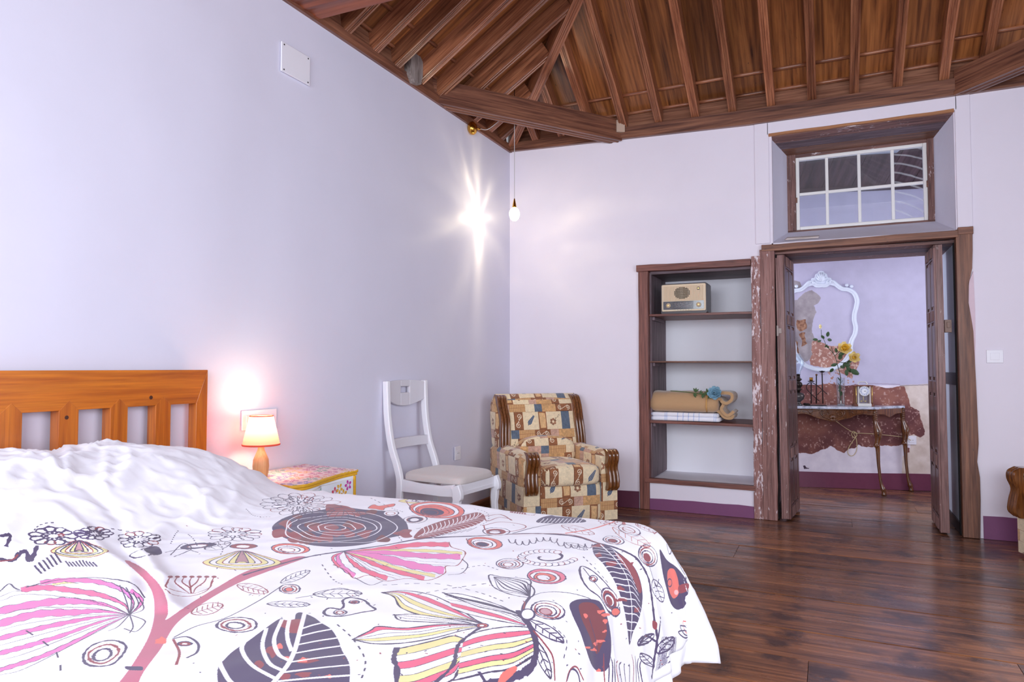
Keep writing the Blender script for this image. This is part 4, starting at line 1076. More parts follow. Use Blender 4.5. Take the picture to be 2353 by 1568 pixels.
plate('light_switch', frame((3.515, -.0005, 1.193), (1, 0, 0), (0, 1, 0)), .092, .086, 'white light switch on the wall right of the doorway', 'switch', 'switch')
# grey wooden block wedged between rafters on the left wall plate
gb = MB().prism([(-.075, 0), (-.03, -.05), (.05, -.03), (.07, .04), (.075, .14), (.02, .19), (-.055, .15)], -.035, .035, 'z').build('wood_block', wood('grey_block_wood', srgb(100, 84, 78), srgb(150, 134, 128), srgb(200, 188, 182), 3, 1, .8, 0, bst=1), None, mw=frame((.02, -1.585, 3.035), (0, 1, 0), (0, .12, 1), None) @ tr(0, .03, 0), bevel=.004)
tag(gb, 'rough grey wooden block wedged between rafters above the left wall', 'wood block')
# ---- pendant bulb
bp = at(1182, 490, 1, -.585)
hook = at(1187, 239, 1, -.585)
rosp = at(1078, 296, 0, 0.0)
pd = empty('pendant_lamp', (bp.x, bp.y, bp.z), 0, 'bare lit pendant bulb hanging on a twisted cord in the corner', 'lamp')
I = Vector((bp.x, bp.y, bp.z))
def rel(p): return tuple(Vector(p) - I)
k_ = 1 / 1569 * (I - CAM).dot(FW)
rc = Vector(rosp)
M_r = frame(rel((0.0, rc.y, rc.z - .01)), (0, 1, 0), (0, 0, 1))
MB().ell((.03, 0, 0), .036, .048, .052, 24, 16, M=tr(*rel((.0, rc.y, rc.z)))).build('rosette', M_brass, pd, smooth=True)
MB().tube([rel((.05, rc.y + .03, rc.z + .002)), rel((.07, rc.y + .055, rc.z + .004))], .008, 10).build('cord_grip', M_brass, pd, smooth=True)
M_cord = plain('grey_twisted_cord', srgb(196, 190, 190), .8, nsc=500, var=.4)
hk = Vector((I.x, I.y, hook.z))
path = catmull([rel((.068, rc.y + .05, rc.z + .004)), rel((.15, rc.y + .06, rc.z + .0)), rel((hk.x - .03, hk.y - .02, hk.z - .05)), rel((hk.x - .005, hk.y - .003, hk.z + .0)), rel((hk.x, hk.y, hk.z - .03)), (0, 0, .3), (0, 0, .105)], 6)
MB().tube(path, .0026, 6).build('cord', M_cord, pd, smooth=True)
MB().tube([rel((hk.x, hk.y, 3.32)), rel((hk.x, hk.y, hk.z + .02)), rel((hk.x + .012, hk.y, hk.z)), rel((hk.x, hk.y, hk.z - .012)), rel((hk.x - .012, hk.y, hk.z))], .003, 6).build('hook', M_iron, pd, smooth=True)
MB().lathe([(.004, .115), (.007, .1), (.012, .075), (.0165, .05), (.0175, .042), (.001, .041)], 20).build('socket', M_brass, pd, smooth=True)
mB2, nt, b_ = mat('pendant_bulb_glow'); em_ = N(nt, 'Emission'); em_.inputs[0].default_value = (1, .9, .74, 1); em_.inputs[1].default_value = 9; tb_ = N(nt, 'BsdfTransparent'); as_ = N(nt, 'AddShader'); L(nt, em_.outputs[0], as_.inputs[0]); L(nt, tb_.outputs[0], as_.inputs[1]); L(nt, as_.outputs[0], nt.nodes['Material Output'].inputs[0])
MB().lathe([(.001, -.062), (.018, -.058), (.033, -.042), (.041, -.016), (.040, .006), (.030, .028), (.017, .042)], 24).build('bulb', mB2, pd, smooth=True)
# the clear bulb throws streaks: direction dependent strength, as in a photometric profile
pl_ = point('pendant_light', (0, 0, -.01), 3.0, (1, .86, .52), .02, pd)
pl_.data.use_nodes = True; nt = pl_.data.node_tree; em = nt.nodes['Emission']
tc = N(nt, 'TexCoord'); ns_ = N(nt, 'TexNoise'); ns_.inputs['Scale'].default_value = 1.0; ns_.inputs['Detail'].default_value = 3
sp = N(nt, 'SeparateXYZ'); L(nt, tc.outputs['Normal'], sp.inputs[0])
at2 = N(nt, 'Math', operation='ARCTAN2')      # streaks fan round the horizontal axis that meets the left wall
L(nt, sp.outputs['Z'], at2.inputs[0]); L(nt, sp.outputs['Y'], at2.inputs[1])
cmb = N(nt, 'CombineXYZ'); cs = N(nt, 'Math', operation='COSINE'); sn = N(nt, 'Math', operation='SINE')
L(nt, at2.outputs[0], cs.inputs[0]); L(nt, at2.outputs[0], sn.inputs[0]); L(nt, cs.outputs[0], cmb.inputs[0]); L(nt, sn.outputs[0], cmb.inputs[1])
xs2 = N(nt, 'Math', operation='MULTIPLY'); xs2.inputs[1].default_value = 1.3; L(nt, sp.outputs['X'], xs2.inputs[0]); L(nt, xs2.outputs[0], cmb.inputs[2])
mp = N(nt, 'Mapping'); mp.inputs['Scale'].default_value = (2.0, 2.0, 1.0); L(nt, cmb.outputs[0], mp.inputs[0]); L(nt, mp.outputs[0], ns_.inputs['Vector'])
rr = ramp(nt, [(.36, (.35, .35, .35)), (.5, (.8, .8, .8)), (.6, (1.8, 1.8, 1.8)), (.72, (3.4, 3.4, 3.4))]); L(nt, ns_.outputs['Fac'], rr.inputs[0])
st = N(nt, 'Math', operation='MULTIPLY'); L(nt, rr.outputs[0], st.inputs[0])
att = N(nt, 'MapRange'); att.inputs[1].default_value = -.1; att.inputs[2].default_value = .8; att.inputs[3].default_value = 1; att.inputs[4].default_value = .30; L(nt, sp.outputs['Y'], att.inputs[0]); L(nt, att.outputs[0], st.inputs[1])
def mth(op, a, b_=None):
    q = N(nt, 'Math', operation=op)
    for i_, v_ in enumerate((a, b_)):
        if v_ is None: continue
        if hasattr(v_, 'links'): L(nt, v_, q.inputs[i_])
        else: q.inputs[i_].default_value = v_
    return q.outputs[0]
ny = mth('ADD', sp.outputs['Y'], .03); gs = mth('EXPONENT', mth('MULTIPLY', mth('MULTIPLY', ny, ny), -45)); dn_ = mth('MAXIMUM', mth('MULTIPLY', sp.outputs['Z'], -1), 0)
str2 = mth('MULTIPLY', mth('MULTIPLY', gs, mth('POWER', dn_, .6)), 2.2)
# bright core towards the left wall
dt = N(nt, 'VectorMath', operation='DOT_PRODUCT'); L(nt, tc.outputs['Normal'], dt.inputs[0]); dt.inputs[1].default_value = Vector((-.99, -.02, -.10)).normalized()
pw = N(nt, 'Math', operation='POWER'); mxm = N(nt, 'Math', operation='MAXIMUM'); L(nt, dt.outputs['Value'], mxm.inputs[0]); mxm.inputs[1].default_value = 0
L(nt, mxm.outputs[0], pw.inputs[0]); pw.inputs[1].default_value = 90
ma = N(nt, 'Math', operation='MULTIPLY_ADD'); L(nt, pw.outputs[0], ma.inputs[0]); ma.inputs[1].default_value = 9.0; L(nt, st.outputs[0], ma.inputs[2])
L(nt, mth('ADD', ma.outputs[0], str2), em.inputs['Strength'])
# ================================================================== bed
YN = -4.93                                   # near side of the mattress
M_pine = wood('honey_pine', srgb(142, 66, 6), srgb(188, 96, 12), srgb(206, 118, 24), .9, 0, .32, .35, vary=.06, bst=.1)
bed = empty('bed', (1.1, -4.1, 0), 0, 'honey pine bed with an upright slatted headboard against the left wall', 'bed')
bo = Vector((1.1, -4.1, 0))
def bl_(x, y, z): return (x - bo.x, y - bo.y, z - bo.z)
HX0, HX1, HT, HB = .035, .082, 1.11, .968
rail = MB().prism([(-4.985, HT), (-3.265, HT), (-3.265, HT - .03), (-3.322, HB), (-4.93, HB)], -.02, .02, 'x')
L_ = 4.985 - 3.265
ro = MB().prism([(-L_ / 2, .071), (L_ / 2, .071), (L_ / 2 - .056, -.071), (-L_ / 2 + .056, -.071)], -.0235, .0235, 'z').build('top_rail', M_pine, bed, mw=frame(bl_((HX0 + HX1) / 2, -3.265 - L_ / 2, (HT + HB) / 2), (0, 1, 0), (0, 0, 1)), bevel=.002)
for y0, y1, s_ in ((-3.322, -3.265, 1), (-4.985, -4.93, -1)):
    a, b = (0, y1 - y0) if s_ > 0 else (y1 - y0, 0)
    # mitred upright: inner edge stops under the rail
    pts = [(0, 0), (0, HB - 0), (1.0, 0)]
    yin, yout = (y0, y1) if s_ > 0 else (y1, y0)
    MB().prism([(0, yin - (y0 + y1) / 2), (HB, yin - (y0 + y1) / 2), (HT, yout - (y0 + y1) / 2), (0, yout - (y0 + y1) / 2)], -.0238, .0238, 'z').build('end_post', M_pine, bed, mw=frame(bl_((HX0 + HX1) / 2, (y0 + y1) / 2, 0), (0, 0, 1), (0, 1, 0)), bevel=.002)
for k in range(8):
    yc = -3.481 - .1893 * k; w = .035
    MB().prism([(.25, -w), (HB - .0, -w), (HB + .035, 0), (HB - .0, w), (.25, w)], -.0242, .0242, 'z').build('slat', M_pine, bed, mw=frame(bl_((HX0 + HX1) / 2, yc, 0), (0, 0, 1), (0, 1, 0)), bevel=.0015)
MB().box(-L_ / 2, L_ / 2, -.04, .04, -.02, .02).build('bottom_rail', M_pine, bed, mw=frame(bl_((HX0 + HX1) / 2, -3.265 - L_ / 2, .29), (0, 1, 0), (0, 0, 1)), bevel=.002)
M_knot = plain('pine_knot', srgb(70, 28, 8), .5)
for px, py in ((153, 960), (347, 914)):
    q = at(px, py, 0, HX1); MB().lathe([(.001, 0), (.008, 0), (.007, .0008), (.001, .001)], 12, M=frame(bl_(HX1 + .0002, q.y, q.z), (0, 1, 0), (0, 0, 1))).build('knot', M_knot, bed)
XE, YE = 2.055, -3.34
for y in (YE - .05, YN + .04): MB().box(-.96, .96, -.012, .012, -.07, .07).build('side_rail', M_pine, bed, mw=frame(bl_(1.06, y, .30), (1, 0, 0), (0, 1, 0)), bevel=.003)
MB().box(-.79, .79, -.012, .012, -.07, .07).build('foot_rail', M_pine, bed, mw=frame(bl_(2.03, -4.14, .30), (0, 1, 0), (-1, 0, 0)), bevel=.003)
for y in (YE - .06, YN + .06): MB().box(-.035, .035, -.035, .035, 0, .38).build('leg', M_pine, bed, mw=tr(*bl_(2.04, y, 0)), bevel=.004)
M_cot = plain('white_cotton', srgb(244, 244, 250), .85, nsc=400, var=.02, bst=.15, sheen=.2)
mt = MB(); puff(mt, (0, 0, 0), ((XE - .09) / 2 + .0, (YE - YN) / 2 - .01, .12), .10, 60, 14)
o = mt.build('mattress', M_cot, None, smooth=True); o.location = ((XE + .10) / 2, (YE + YN) / 2, .495)
tag(o, 'white mattress lying on the pine bed under the printed cover', 'mattress')
# ---- cloth surfaces
sil = [(0, 1040), (180, 1036), (240, 1025), (300, 1014), (380, 1012), (440, 1016), (480, 1028), (520, 1048), (560, 1073), (600, 1100)]
spts = sorted([(at(a, b, 0, .42).y, at(a, b, 0, .42).z) for a, b in sil])
spts = [(a, b - (.044 if a > -3.75 else .034)) for a, b in spts]
SY = np.array([-5.1, -4.95, -4.80, -4.55] + [p[0] for p in spts] + [-3.20]); SZ = np.array([.645, .66, .78, .86] + [p[1] for p in spts] + [.645])
def sst(t): t = np.clip(t, 0, 1); return t * t * (3 - 2 * t)
ridges_px = [([(622, 1108), (560, 1140), (500, 1172), (440, 1208), (380, 1232), (330, 1262)], .016, .022),
             ([(606, 1104), (540, 1150), (470, 1185), (395, 1225)], -.010, .02),
             ([(232, 1160), (180, 1200), (120, 1225), (40, 1240), (0, 1262)], .014, .022),
             ([(300, 1262), (345, 1310), (372, 1350), (390, 1400)], .016, .018),
             ([(0, 1300), (60, 1275), (140, 1262), (210, 1275), (280, 1320), (300, 1370)], .012, .022),
             ([(120, 1245), (180, 1232), (260, 1240), (300, 1262)], -.010, .02),
             ([(410, 1160), (360, 1172), (310, 1192), (270, 1215)], .010, .018),
             ([(500, 1085), (430, 1072), (330, 1082), (240, 1108)], .008, .03),
             ([(225, 1030), (246, 1060), (240, 1110)], .008, .012), ([(30, 1075), (90, 1090), (150, 1118), (155, 1150)], .010, .014),
             ([(0, 1080), (60, 1100), (120, 1112)], .006, .014), ([(270, 1040), (262, 1080)], .006, .010), ([(440, 1080), (520, 1090), (575, 1105)], .006, .014),
             ([(760, 1120), (700, 1150), (640, 1165)], .006, .02), ([(180, 1270), (240, 1300), (330, 1330), (420, 1345)], .006, .02)]
RID = []
for pts, hgt, wd in ridges_px:
    q = [at(a, b, 2, .80 if b < 1150 and a < 560 else .66) for a, b in pts]; RID.append((np.array(catmull([(p.x, p.y) for p in q], 5)), hgt, wd))
def seg_dist(X, Y, P):
    D = np.full(X.shape, 9.0)
    for i in range(len(P) - 1):
        a, b = P[i], P[i + 1]; d = b - a; l2 = max(1e-9, d.dot(d))
        t = np.clip(((X - a[0]) * d[0] + (Y - a[1]) * d[1]) / l2, 0, 1)
        D = np.minimum(D, np.hypot(X - a[0] - t * d[0], Y - a[1] - t * d[1]))
    return D
def vnoise(X, Y, f, seed):
    r = np.random.default_rng(seed).random((256, 256)); x = X * f + 100.0; y = Y * f + 100.0
    xi = np.floor(x).astype(int); yi = np.floor(y).astype(int); fx = x - xi; fy = y - yi; fx = fx * fx * (3 - 2 * fx); fy = fy * fy * (3 - 2 * fy)
    g = lambda a, b: r[a % 256, b % 256]
    return (g(xi, yi) * (1 - fx) + g(xi + 1, yi) * fx) * (1 - fy) + (g(xi, yi + 1) * (1 - fx) + g(xi + 1, yi + 1) * fx) * fy - .5
def cloth_pos(X, Y, lift, r=.10, amp=1.0, corner=1.0):
    ex = np.maximum(0, X - XE + r * .6); ey = np.maximum(0, Y - YE + r * .6); d = np.hypot(ex, ey) + 1e-9
    pm = np.radians(82 - 13 * np.minimum(ex, ey) * 2 / (np.hypot(ex, ey) + 1e-9)); dm = r * pm; ph = np.minimum(d / r, pm)
    ext = np.maximum(0, d - dm)
    out = r * np.sin(ph) + ext * np.cos(pm); drop = r * (1 - np.cos(ph)) + ext * np.sin(pm)
    ux, uy = ex / d, ey / d
    # folds of the hanging cloth
    s = np.where(ex > ey, Y, X); hang = np.clip(drop / .3, 0, 1.3)
    cor = np.minimum(ux, uy) * 2
    fold = (np.sin(s * 34 + 3 * vnoise(X, Y, 2.2, 5)) * .008 + np.sin(s * 17 + 1) * .010 + vnoise(s, s * 0, 9, 8) * .03 + vnoise(s, s * 0, 26, 9) * .018 + vnoise(X, Y, 14, 19) * .02) * hang * (1 - cor * .5)
    fold += cor * hang * .035 * corner
    out = out + np.maximum(fold, -.006) * amp
    bx_ = np.minimum(X, XE - r * .6); by_ = np.minimum(Y, YE - r * .6)
    wx = bx_ + ux * out; wy = by_ + uy * out
    z = .645 + lift - drop
    pil = np.interp(Y, SY, SZ) - .645
    sx = sst((X - .06) / .22) * (1 - sst((X - .46) / .50)) 
    z = z + pil * (.55 + .45 * sst((X - .08) / .2)) * (1 - sst((X - .46) / np.interp(Y, [-4.2, -3.75, -3.4], [.52, .46, .26]))) * np.where(drop < .02, 1, np.maximum(0, 1 - drop * 6))
    flat = np.clip(1 - drop * 12, 0, 1)
    z = z + amp * flat * (vnoise(X, Y, 3, 1) * .012 + vnoise(X, Y, 9, 2) * .005 + vnoise(X + Y * .4, Y - X * .6, 22, 3) * .0028)
    # crumples near the pillows
    cr = np.clip(1.3 - X, 0, 1) * np.clip((-Y - 3.3) * 2, 0, 1)
    w1 = 1 - np.abs(2 * vnoise(X * .6 + Y * .9, Y * .5 - X * .9, 7, 14)); w2 = 1 - np.abs(2 * vnoise(X * 1.2 + Y * .5, Y * .6 - X * .7, 15, 15))
    w3 = 1 - np.abs(2 * vnoise(X * .9 - Y * 1.1, Y * .9 + X * .3, 30, 16))
    z = z + amp * flat * cr * ((w1 ** 6) * .011 + (w2 ** 7) * .010 + (w3 ** 6) * .0035)
    dr = np.clip(drop * 6, 0, 1); z = z + amp * dr * (w2 ** 5) * .004
    for P_, h, w in RID:
        D = seg_dist(X, Y, P_); z = z + amp * flat * h * np.exp(-(D / w) ** 2)
    z = np.maximum(z, .06)
    return wx, wy, z
def cloth(name, x0, x1, y0, y1, nx, ny, lift, m, uvbox=None, **k):
    xs = np.linspace(x0, x1, nx + 1); ys = np.linspace(y0, y1, ny + 1); X, Y = np.meshgrid(xs, ys)
    # soft uneven hem
    wx, wy, z = cloth_pos(X, Y, lift, **k)
    me = bpy.data.meshes.new(name); co = np.stack([wx, wy, z], -1).reshape(-1, 3)
    idx = np.arange((nx + 1) * (ny + 1)).reshape(ny + 1, nx + 1)
    fc_ = np.stack([idx[:-1, :-1], idx[:-1, 1:], idx[1:, 1:], idx[1:, :-1]], -1).reshape(-1, 4)
    me.vertices.add(len(co)); me.vertices.foreach_set('co', co.astype(np.float32).ravel())
    me.loops.add(fc_.size); me.loops.foreach_set('vertex_index', fc_.ravel().astype(np.int32))
    me.polygons.add(len(fc_)); me.polygons.foreach_set('loop_start', np.arange(0, fc_.size, 4, dtype=np.int32)); me.polygons.foreach_set('loop_total', np.full(len(fc_), 4, np.int32))
    me.update(calc_edges=True); me.polygons.foreach_set('use_smooth', [True] * len(fc_))
    if uvbox:
        u = me.uv_layers.new(name='uv'); U = (X.ravel() - uvbox[0]) / uvbox[2]; V = (Y.ravel() - uvbox[1]) / uvbox[3]
        u.data.foreach_set('uv', np.stack([U[fc_.ravel()], V[fc_.ravel()]], -1).astype(np.float32).ravel())
    me.materials.append(m); o = bpy.data.objects.new(name, me); COL.objects.link(o)
    sm = o.modifiers.new('t', 'SOLIDIFY'); sm.thickness = .0025; sm.offset = 1
    return o, (X, Y, co, fc_)
UX, UY, UW, UH = .04, -5.2, 2.44, 2.12; TR = 1150
TW, TH_ = int(UW * TR), int(UH * TR)
# measure where photo points fall on the cloth
gx = np.linspace(.06, 2.46, 241); gy = np.linspace(-5.15, -3.08, 209); GX, GY = np.meshgrid(gx, gy)
wx, wy, wz = cloth_pos(GX, GY, .0165, amp=1.0)
vv = [Vector(p) for p in np.stack([wx, wy, wz], -1).reshape(-1, 3)]; fl2 = []; n_ = len(gx)
for j in range(len(gy) - 1):
    for i in range(n_ - 1): a = j * n_ + i; fl2 += [(a, a + 1, a + n_ + 1), (a, a + n_ + 1, a + n_)]
BV = BVHTree.FromPolygons(vv, fl2)
from mathutils.geometry import barycentric_transform
flatv = [Vector((a, b, 0)) for a, b in zip(GX.ravel(), GY.ravel())]
def T(p):
    d = ray(p[0], p[1]).normalized(); hit, nrm, fi, _ = BV.ray_cast(CAM, d)
    if hit is None:
        best = None
        for k in range(24):
            q, nn, f_, dd = BV.find_nearest(CAM + d * (1.2 + k * .1))
            if best is None or dd < best[0]: best = (dd, q, f_)
        hit, fi = best[1], best[2]
    a, b, c = fl2[fi]; q = barycentric_transform(hit, vv[a], vv[b], vv[c], flatv[a], flatv[b], flatv[c])
    return ((q.x - UX) * TR, (q.y - UY) * TR)
pr = Canvas(TW, TH_, c8(244, 243, 250))
PL, BR, CO, PK, PR_, YE_, WH = c8(82, 68, 100), c8(150, 72, 80), c8(232, 118, 108), c8(236, 128, 190), c8(236, 104, 134), c8(240, 228, 160), c8(246, 244, 250)
LI = c8(78, 66, 92)
rp_ = random.Random(77)
def S(pts, w=3.2, col=LI, closed=False, n=6, taper=False, wob=0):
    c = catmull(pts, n, closed)
    if closed: c.append(c[0])
    t = [T(p) for p in c]; W_ = w * TR / 1000
    if taper: W_ = [W_ * (.35 + .9 * math.sin(PI * (k + .3) / (len(t) + .2))) for k in range(len(t))]
    elif wob: W_ = [W_ * rp_.uniform(1 - wob, 1 + wob) for _ in t]
    pr.line(t, W_, col)
def F(pts, col, n=6, raw=False, rgh=0):
    c = pts if raw else catmull(pts, n, True); t = [T(p) for p in c]
    if rgh: t = rough(t, rgh, 2, int(pts[0][0]))
    pr.poly(t, col)
def ellp(cx, cy, rx, ry, n=10, a0=0, tilt=0, wob=0, seed=0):
    r = random.Random(seed + int(cx)); o = []
    for k in range(n):
        a = a0 + 2 * PI * k / n; q = 1 + r.uniform(-wob, wob); x, y = rx * q * math.cos(a), ry * q * math.sin(a)
        o.append((cx + x * math.cos(tilt) - y * math.sin(tilt), cy + x * math.sin(tilt) + y * math.cos(tilt)))
    return o
def eye(cx, cy, rx, ry, cols, tilt=0, w=3, tail=None):
    """rings: list of fill or None from the outside inwards"""
    n = len(cols)
    for i, c in enumerate(cols):
        k = 1 - i / n * .85; P_ = ellp(cx - rx * .05 * i, cy + ry * .06 * i, rx * k, ry * k, 9, .3 * i, tilt, .06, i)
        F(P_, c if c is not None else WH); S(P_, w, PL if i % 2 == 0 else BR, True, wob=.5)
def chrys(cx, cy, rx, ry, n=14, rings=3, w=2.4, col=LI, up=None):
    for j in range(rings, 0, -1):
        k = j / rings
        for i in range(n):
            a = 2 * PI * (i + .5 * (j % 2)) / n + rp_.uniform(-.08, .08); r0, r1 = k * .45, k * rp_.uniform(.88, 1.08); d = PI / n * 1.05
            q = lambda r, b: (cx + rx * r * math.cos(b), cy + ry * r * math.sin(b))
            S([q(r0, a - d * .7), q((r0 + r1) / 2 + .1 * k, a - d), q(r1, a), q((r0 + r1) / 2 + .1 * k, a + d), q(r0, a + d * .7)], w, col if rp_.random() > .12 else BR, n=3, wob=.4)
def fan(apex, bound, cols, outline=LI, w=2.6, bend=0):
    n = len(cols); B = catmull(bound, 8); m = len(B)
    for i, c in enumerate(cols):
        a = B[int((m - 1) * i / n)]; b = B[int((m - 1) * (i + 1) / n)]
        ma = ((apex[0] + a[0]) / 2 + bend * (a[1] - apex[1]), (apex[1] + a[1]) / 2 - bend * (a[0] - apex[0]) * .3); mb_ = ((apex[0] + b[0]) / 2 + bend * (b[1] - apex[1]), (apex[1] + b[1]) / 2 - bend * (b[0] - apex[0]) * .3)
        if c is not None: F(catmull([apex, ma, tuple(a)], 6) + catmull([tuple(b), mb_, apex], 6), c, raw=True)
        S([apex, ma, tuple(a)], w * .7, outline, taper=True)
    S([tuple(p) for p in bound], w * 1.2, outline, wob=.5)
def stripes(pA, pB, cols, w=2.2):
    """bands between two edge curves pA and pB (same direction)"""
    A, B = catmull(pA, 10), catmull(pB, 10); A = [A[int(k * (len(A) - 1) / 24)] for k in range(25)]; B = [B[int(k * (len(B) - 1) / 24)] for k in range(25)]
    n = len(cols)
    mix = lambda t: [tuple(np.array(a) * (1 - t) + np.array(b) * t) for a, b in zip(A, B)]
    for i, c in enumerate(cols):
        e0, e1 = mix(i / n), mix((i + 1) / n)
        if c is not None: F(e0 + e1[::-1], c, raw=True)
        S(e0, w * .6, LI, n=1, wob=.4)
    S(A, w * 1.5, LI, n=1, wob=.4); S(B, w * 1.5, LI, n=1, wob=.4)
def patches(poly, n, col, r, seed):
    q = random.Random(seed); xs = [p[0] for p in poly]; ys_ = [p[1] for p in poly]
    for _ in range(n):
        cx, cy = q.uniform(min(xs), max(xs)), q.uniform(min(ys_), max(ys_))
        ins = False; j = len(poly) - 1
        for i in range(len(poly)):
            if (poly[i][1] > cy) != (poly[j][1] > cy) and cx < (poly[j][0] - poly[i][0]) * (cy - poly[i][1]) / (poly[j][1] - poly[i][1]) + poly[i][0]: ins = not ins
            j = i
        if ins: F(ellp(cx, cy, r * q.uniform(.5, 1.3), r * .45 * q.uniform(.5, 1.3), 8, 0, 0, .45, int(cy)), col, rgh=.12)
def dash(pts, n, w=2.6, l=.4, col=LI):
    c = catmull(pts, 12); m = len(c) - 1
    for k in range(n):
        a = c[int(k * m / n)]; b = c[min(m, int((k + l) * m / n) + 0)]; b = (a[0] + (c[min(m, int((k + 1) * m / n))][0] - a[0]) * l, a[1] + (c[min(m, int((k + 1) * m / n))][1] - a[1]) * l)
        S([tuple(a), tuple(b)], w, col, n=1)
# --- branches
V = [PK * .6 + BR * .4, BR]
St = c8(196, 110, 132)
F([(286, 1290), (302, 1292), (340, 1315), (368, 1345), (384, 1380), (386, 1410), (382, 1425), (430, 1392), (500, 1350), (560, 1316), (620, 1296), (680, 1280), (700, 1283), (640, 1305), (560, 1335), (500, 1366), (440, 1405), (400, 1440), (370, 1490), (330, 1545), (300, 1600), (255, 1600), (300, 1535), (335, 1478), (350, 1440), (356, 1400), (352, 1365), (335, 1335), (310, 1312)], St)
patches([(255, 1600), (335, 1470), (400, 1440), (330, 1560)], 14, PL, 20, 3); patches([(255, 1600), (335, 1470), (400, 1440), (330, 1560)], 10, CO, 14, 4)
S([(560, 1322), (640, 1298), (714, 1279), (789, 1267), (880, 1254), (976, 1238), (1100, 1232)], 9, PL, wob=.3)
S([(1100, 1232), (1200, 1227), (1268, 1228), (1327, 1234), (1372, 1248), (1416, 1260), (1455, 1278), (1474, 1300), (1488, 1328), (1494, 1360), (1499, 1400), (1503, 1440)], 10, PL, wob=.3); S([(1130, 1229), (1300, 1228), (1380, 1250)], 4, BR)
S([(1300, 1226), (1360, 1216), (1410, 1200), (1440, 1192)], 7, CO, wob=.3); S([(1178, 1226), (1240, 1210), (1330, 1196)], 4, LI)
# --- large shell fan on the left
def band(pts, th, col, edge=LI):
    """coloured stripe widening from the first point; th = half width in photo pixels at the end"""
    c = catmull(pts, 8); n = len(c); up = []; dn = []
    for i, p in enumerate(c):
        q = c[min(i + 1, n - 1)]; r = c[max(i - 1, 0)]; d = (q[0] - r[0], q[1] - r[1]); l = math.hypot(*d) or 1; t = min(1, i / n * 2.2) * th * (1 + .18 * math.sin(i * 1.7)); nx_, ny_ = -d[1] / l, d[0] / l
        up.append((p[0] + nx_ * t, p[1] + ny_ * t)); dn.append((p[0] - nx_ * t, p[1] - ny_ * t))
    F(up + dn[::-1], col, raw=True); S(up, 1.5, edge, n=1, wob=.5); S(dn, 1.1, edge, n=1, wob=.5)
AP = (298, 1413)
band([AP, (306, 1385), (280, 1355), (221, 1337), (150, 1334), (92, 1340)], 5, PK)
band([AP, (318, 1395), (325, 1378), (300, 1357)], 4, PK)
band([AP, (285, 1390), (238, 1370), (170, 1358), (102, 1351), (48, 1356)], 6, PR_ * .5 + PK * .5)
band([AP, (240, 1390), (170, 1382), (102, 1386), (0, 1405), (-60, 1425)], 8, PK)
band([AP, (230, 1405), (170, 1408), (85, 1412), (0, 1434), (-60, 1455)], 8, PK)
band([AP, (230, 1418), (170, 1428), (85, 1446), (0, 1468), (-60, 1488)], 5, PK)
band([AP, (230, 1430), (136, 1463), (60, 1486), (0, 1502), (-60, 1520)], 5, PK)
band([AP, (240, 1440), (170, 1476), (102, 1507), (40, 1528), (-20, 1546)], 4.5, PK)
band([(180, 1341), (150, 1340), (120, 1344)], 2, YE_)
for k in range(6): S([AP, (200, 1380 + k * 17), (60, 1366 + k * 34), (0, 1382 + k * 34)], 1.3, LI, taper=True)
S([(333, 1374), (300, 1340), (221, 1328), (130, 1334), (60, 1350)], 3)
for q in ((276, 1345), (290, 1350), (306, 1362), (318, 1372)): S([(298, 1413), (q[0] + 12, q[1] + 28), q], 2)
S([(298, 1413), (306, 1440), (298, 1455)], 2); S([(298, 1413), (330, 1425), (332, 1434), (312, 1452), (285, 1445)], 2); S([(250, 1450), (272, 1440), (298, 1413)], 2)
# --- pink fan in the middle
AQ = (790, 1268)
for pts, th, col in (([AQ, (870, 1262), (960, 1252), (1032, 1252)], 5, PR_), ([AQ, (880, 1266), (980, 1266), (1062, 1272)], 3, YE_), ([AQ, (880, 1270), (980, 1278), (1058, 1280)], 6, PK), ([AQ, (870, 1276), (960, 1292), (1046, 1298)], 3, WH), ([AQ, (860, 1278), (950, 1300), (1020, 1312)], 8, PK),
                     ([AQ, (850, 1284), (920, 1308), (1000, 1324)], 3.5, YE_), ([AQ, (830, 1284), (890, 1308), (975, 1330)], 4.5, PR_), ([AQ, (815, 1284), (860, 1312), (920, 1330)], 3, WH), ([AQ, (805, 1288), (835, 1310), (890, 1330)], 5, PR_), ([AQ, (776, 1280), (786, 1302), (815, 1324)], 5, PK), ([AQ, (768, 1278), (766, 1288), (780, 1304)], 3, PR_)): band(pts, th, col)
S([(1032, 1246), (1038, 1258), (1068, 1268), (1064, 1284), (1050, 1300), (1024, 1302), (1022, 1318), (985, 1334), (935, 1330), (884, 1336), (848, 1322), (815, 1330), (796, 1312), (766, 1298)], 2.8, BR, wob=.5)
S([(1062, 1285), (1075, 1300), (1060, 1318), (1030, 1322)], 2.4); S([(815, 1328), (850, 1345), (880, 1336)], 2.4)
# --- dark leaf in front
LF = [(690, 1408), (704, 1412), (722, 1420), (738, 1432), (760, 1446), (776, 1470), (786, 1496), (800, 1520), (804, 1550), (796, 1600), (760, 1650), (470, 1650), (500, 1600), (500, 1540), (520, 1512), (540, 1494), (570, 1474), (608, 1446), (640, 1424), (652, 1424), (662, 1440), (676, 1428), (680, 1412)]
F(LF, PL); patches(LF, 26, BR, 22, 9); patches(LF, 10, CO, 12, 10)
for v_ in ([(700, 1410), (692, 1440), (685, 1467), (676, 1498), (660, 1530), (629, 1568), (600, 1610)], ): S(v_, 8, WH)
for v_ in ([(670, 1496), (662, 1474), (660, 1450), (665, 1424)], [(663, 1518), (640, 1504), (630, 1470), (648, 1424)], [(650, 1542), (618, 1524), (603, 1485), (612, 1445)], [(636, 1562), (580, 1530), (556, 1495), (562, 1475)], [(612, 1595), (540, 1575), (512, 1540), (500, 1508)]): S(v_, 7, WH)
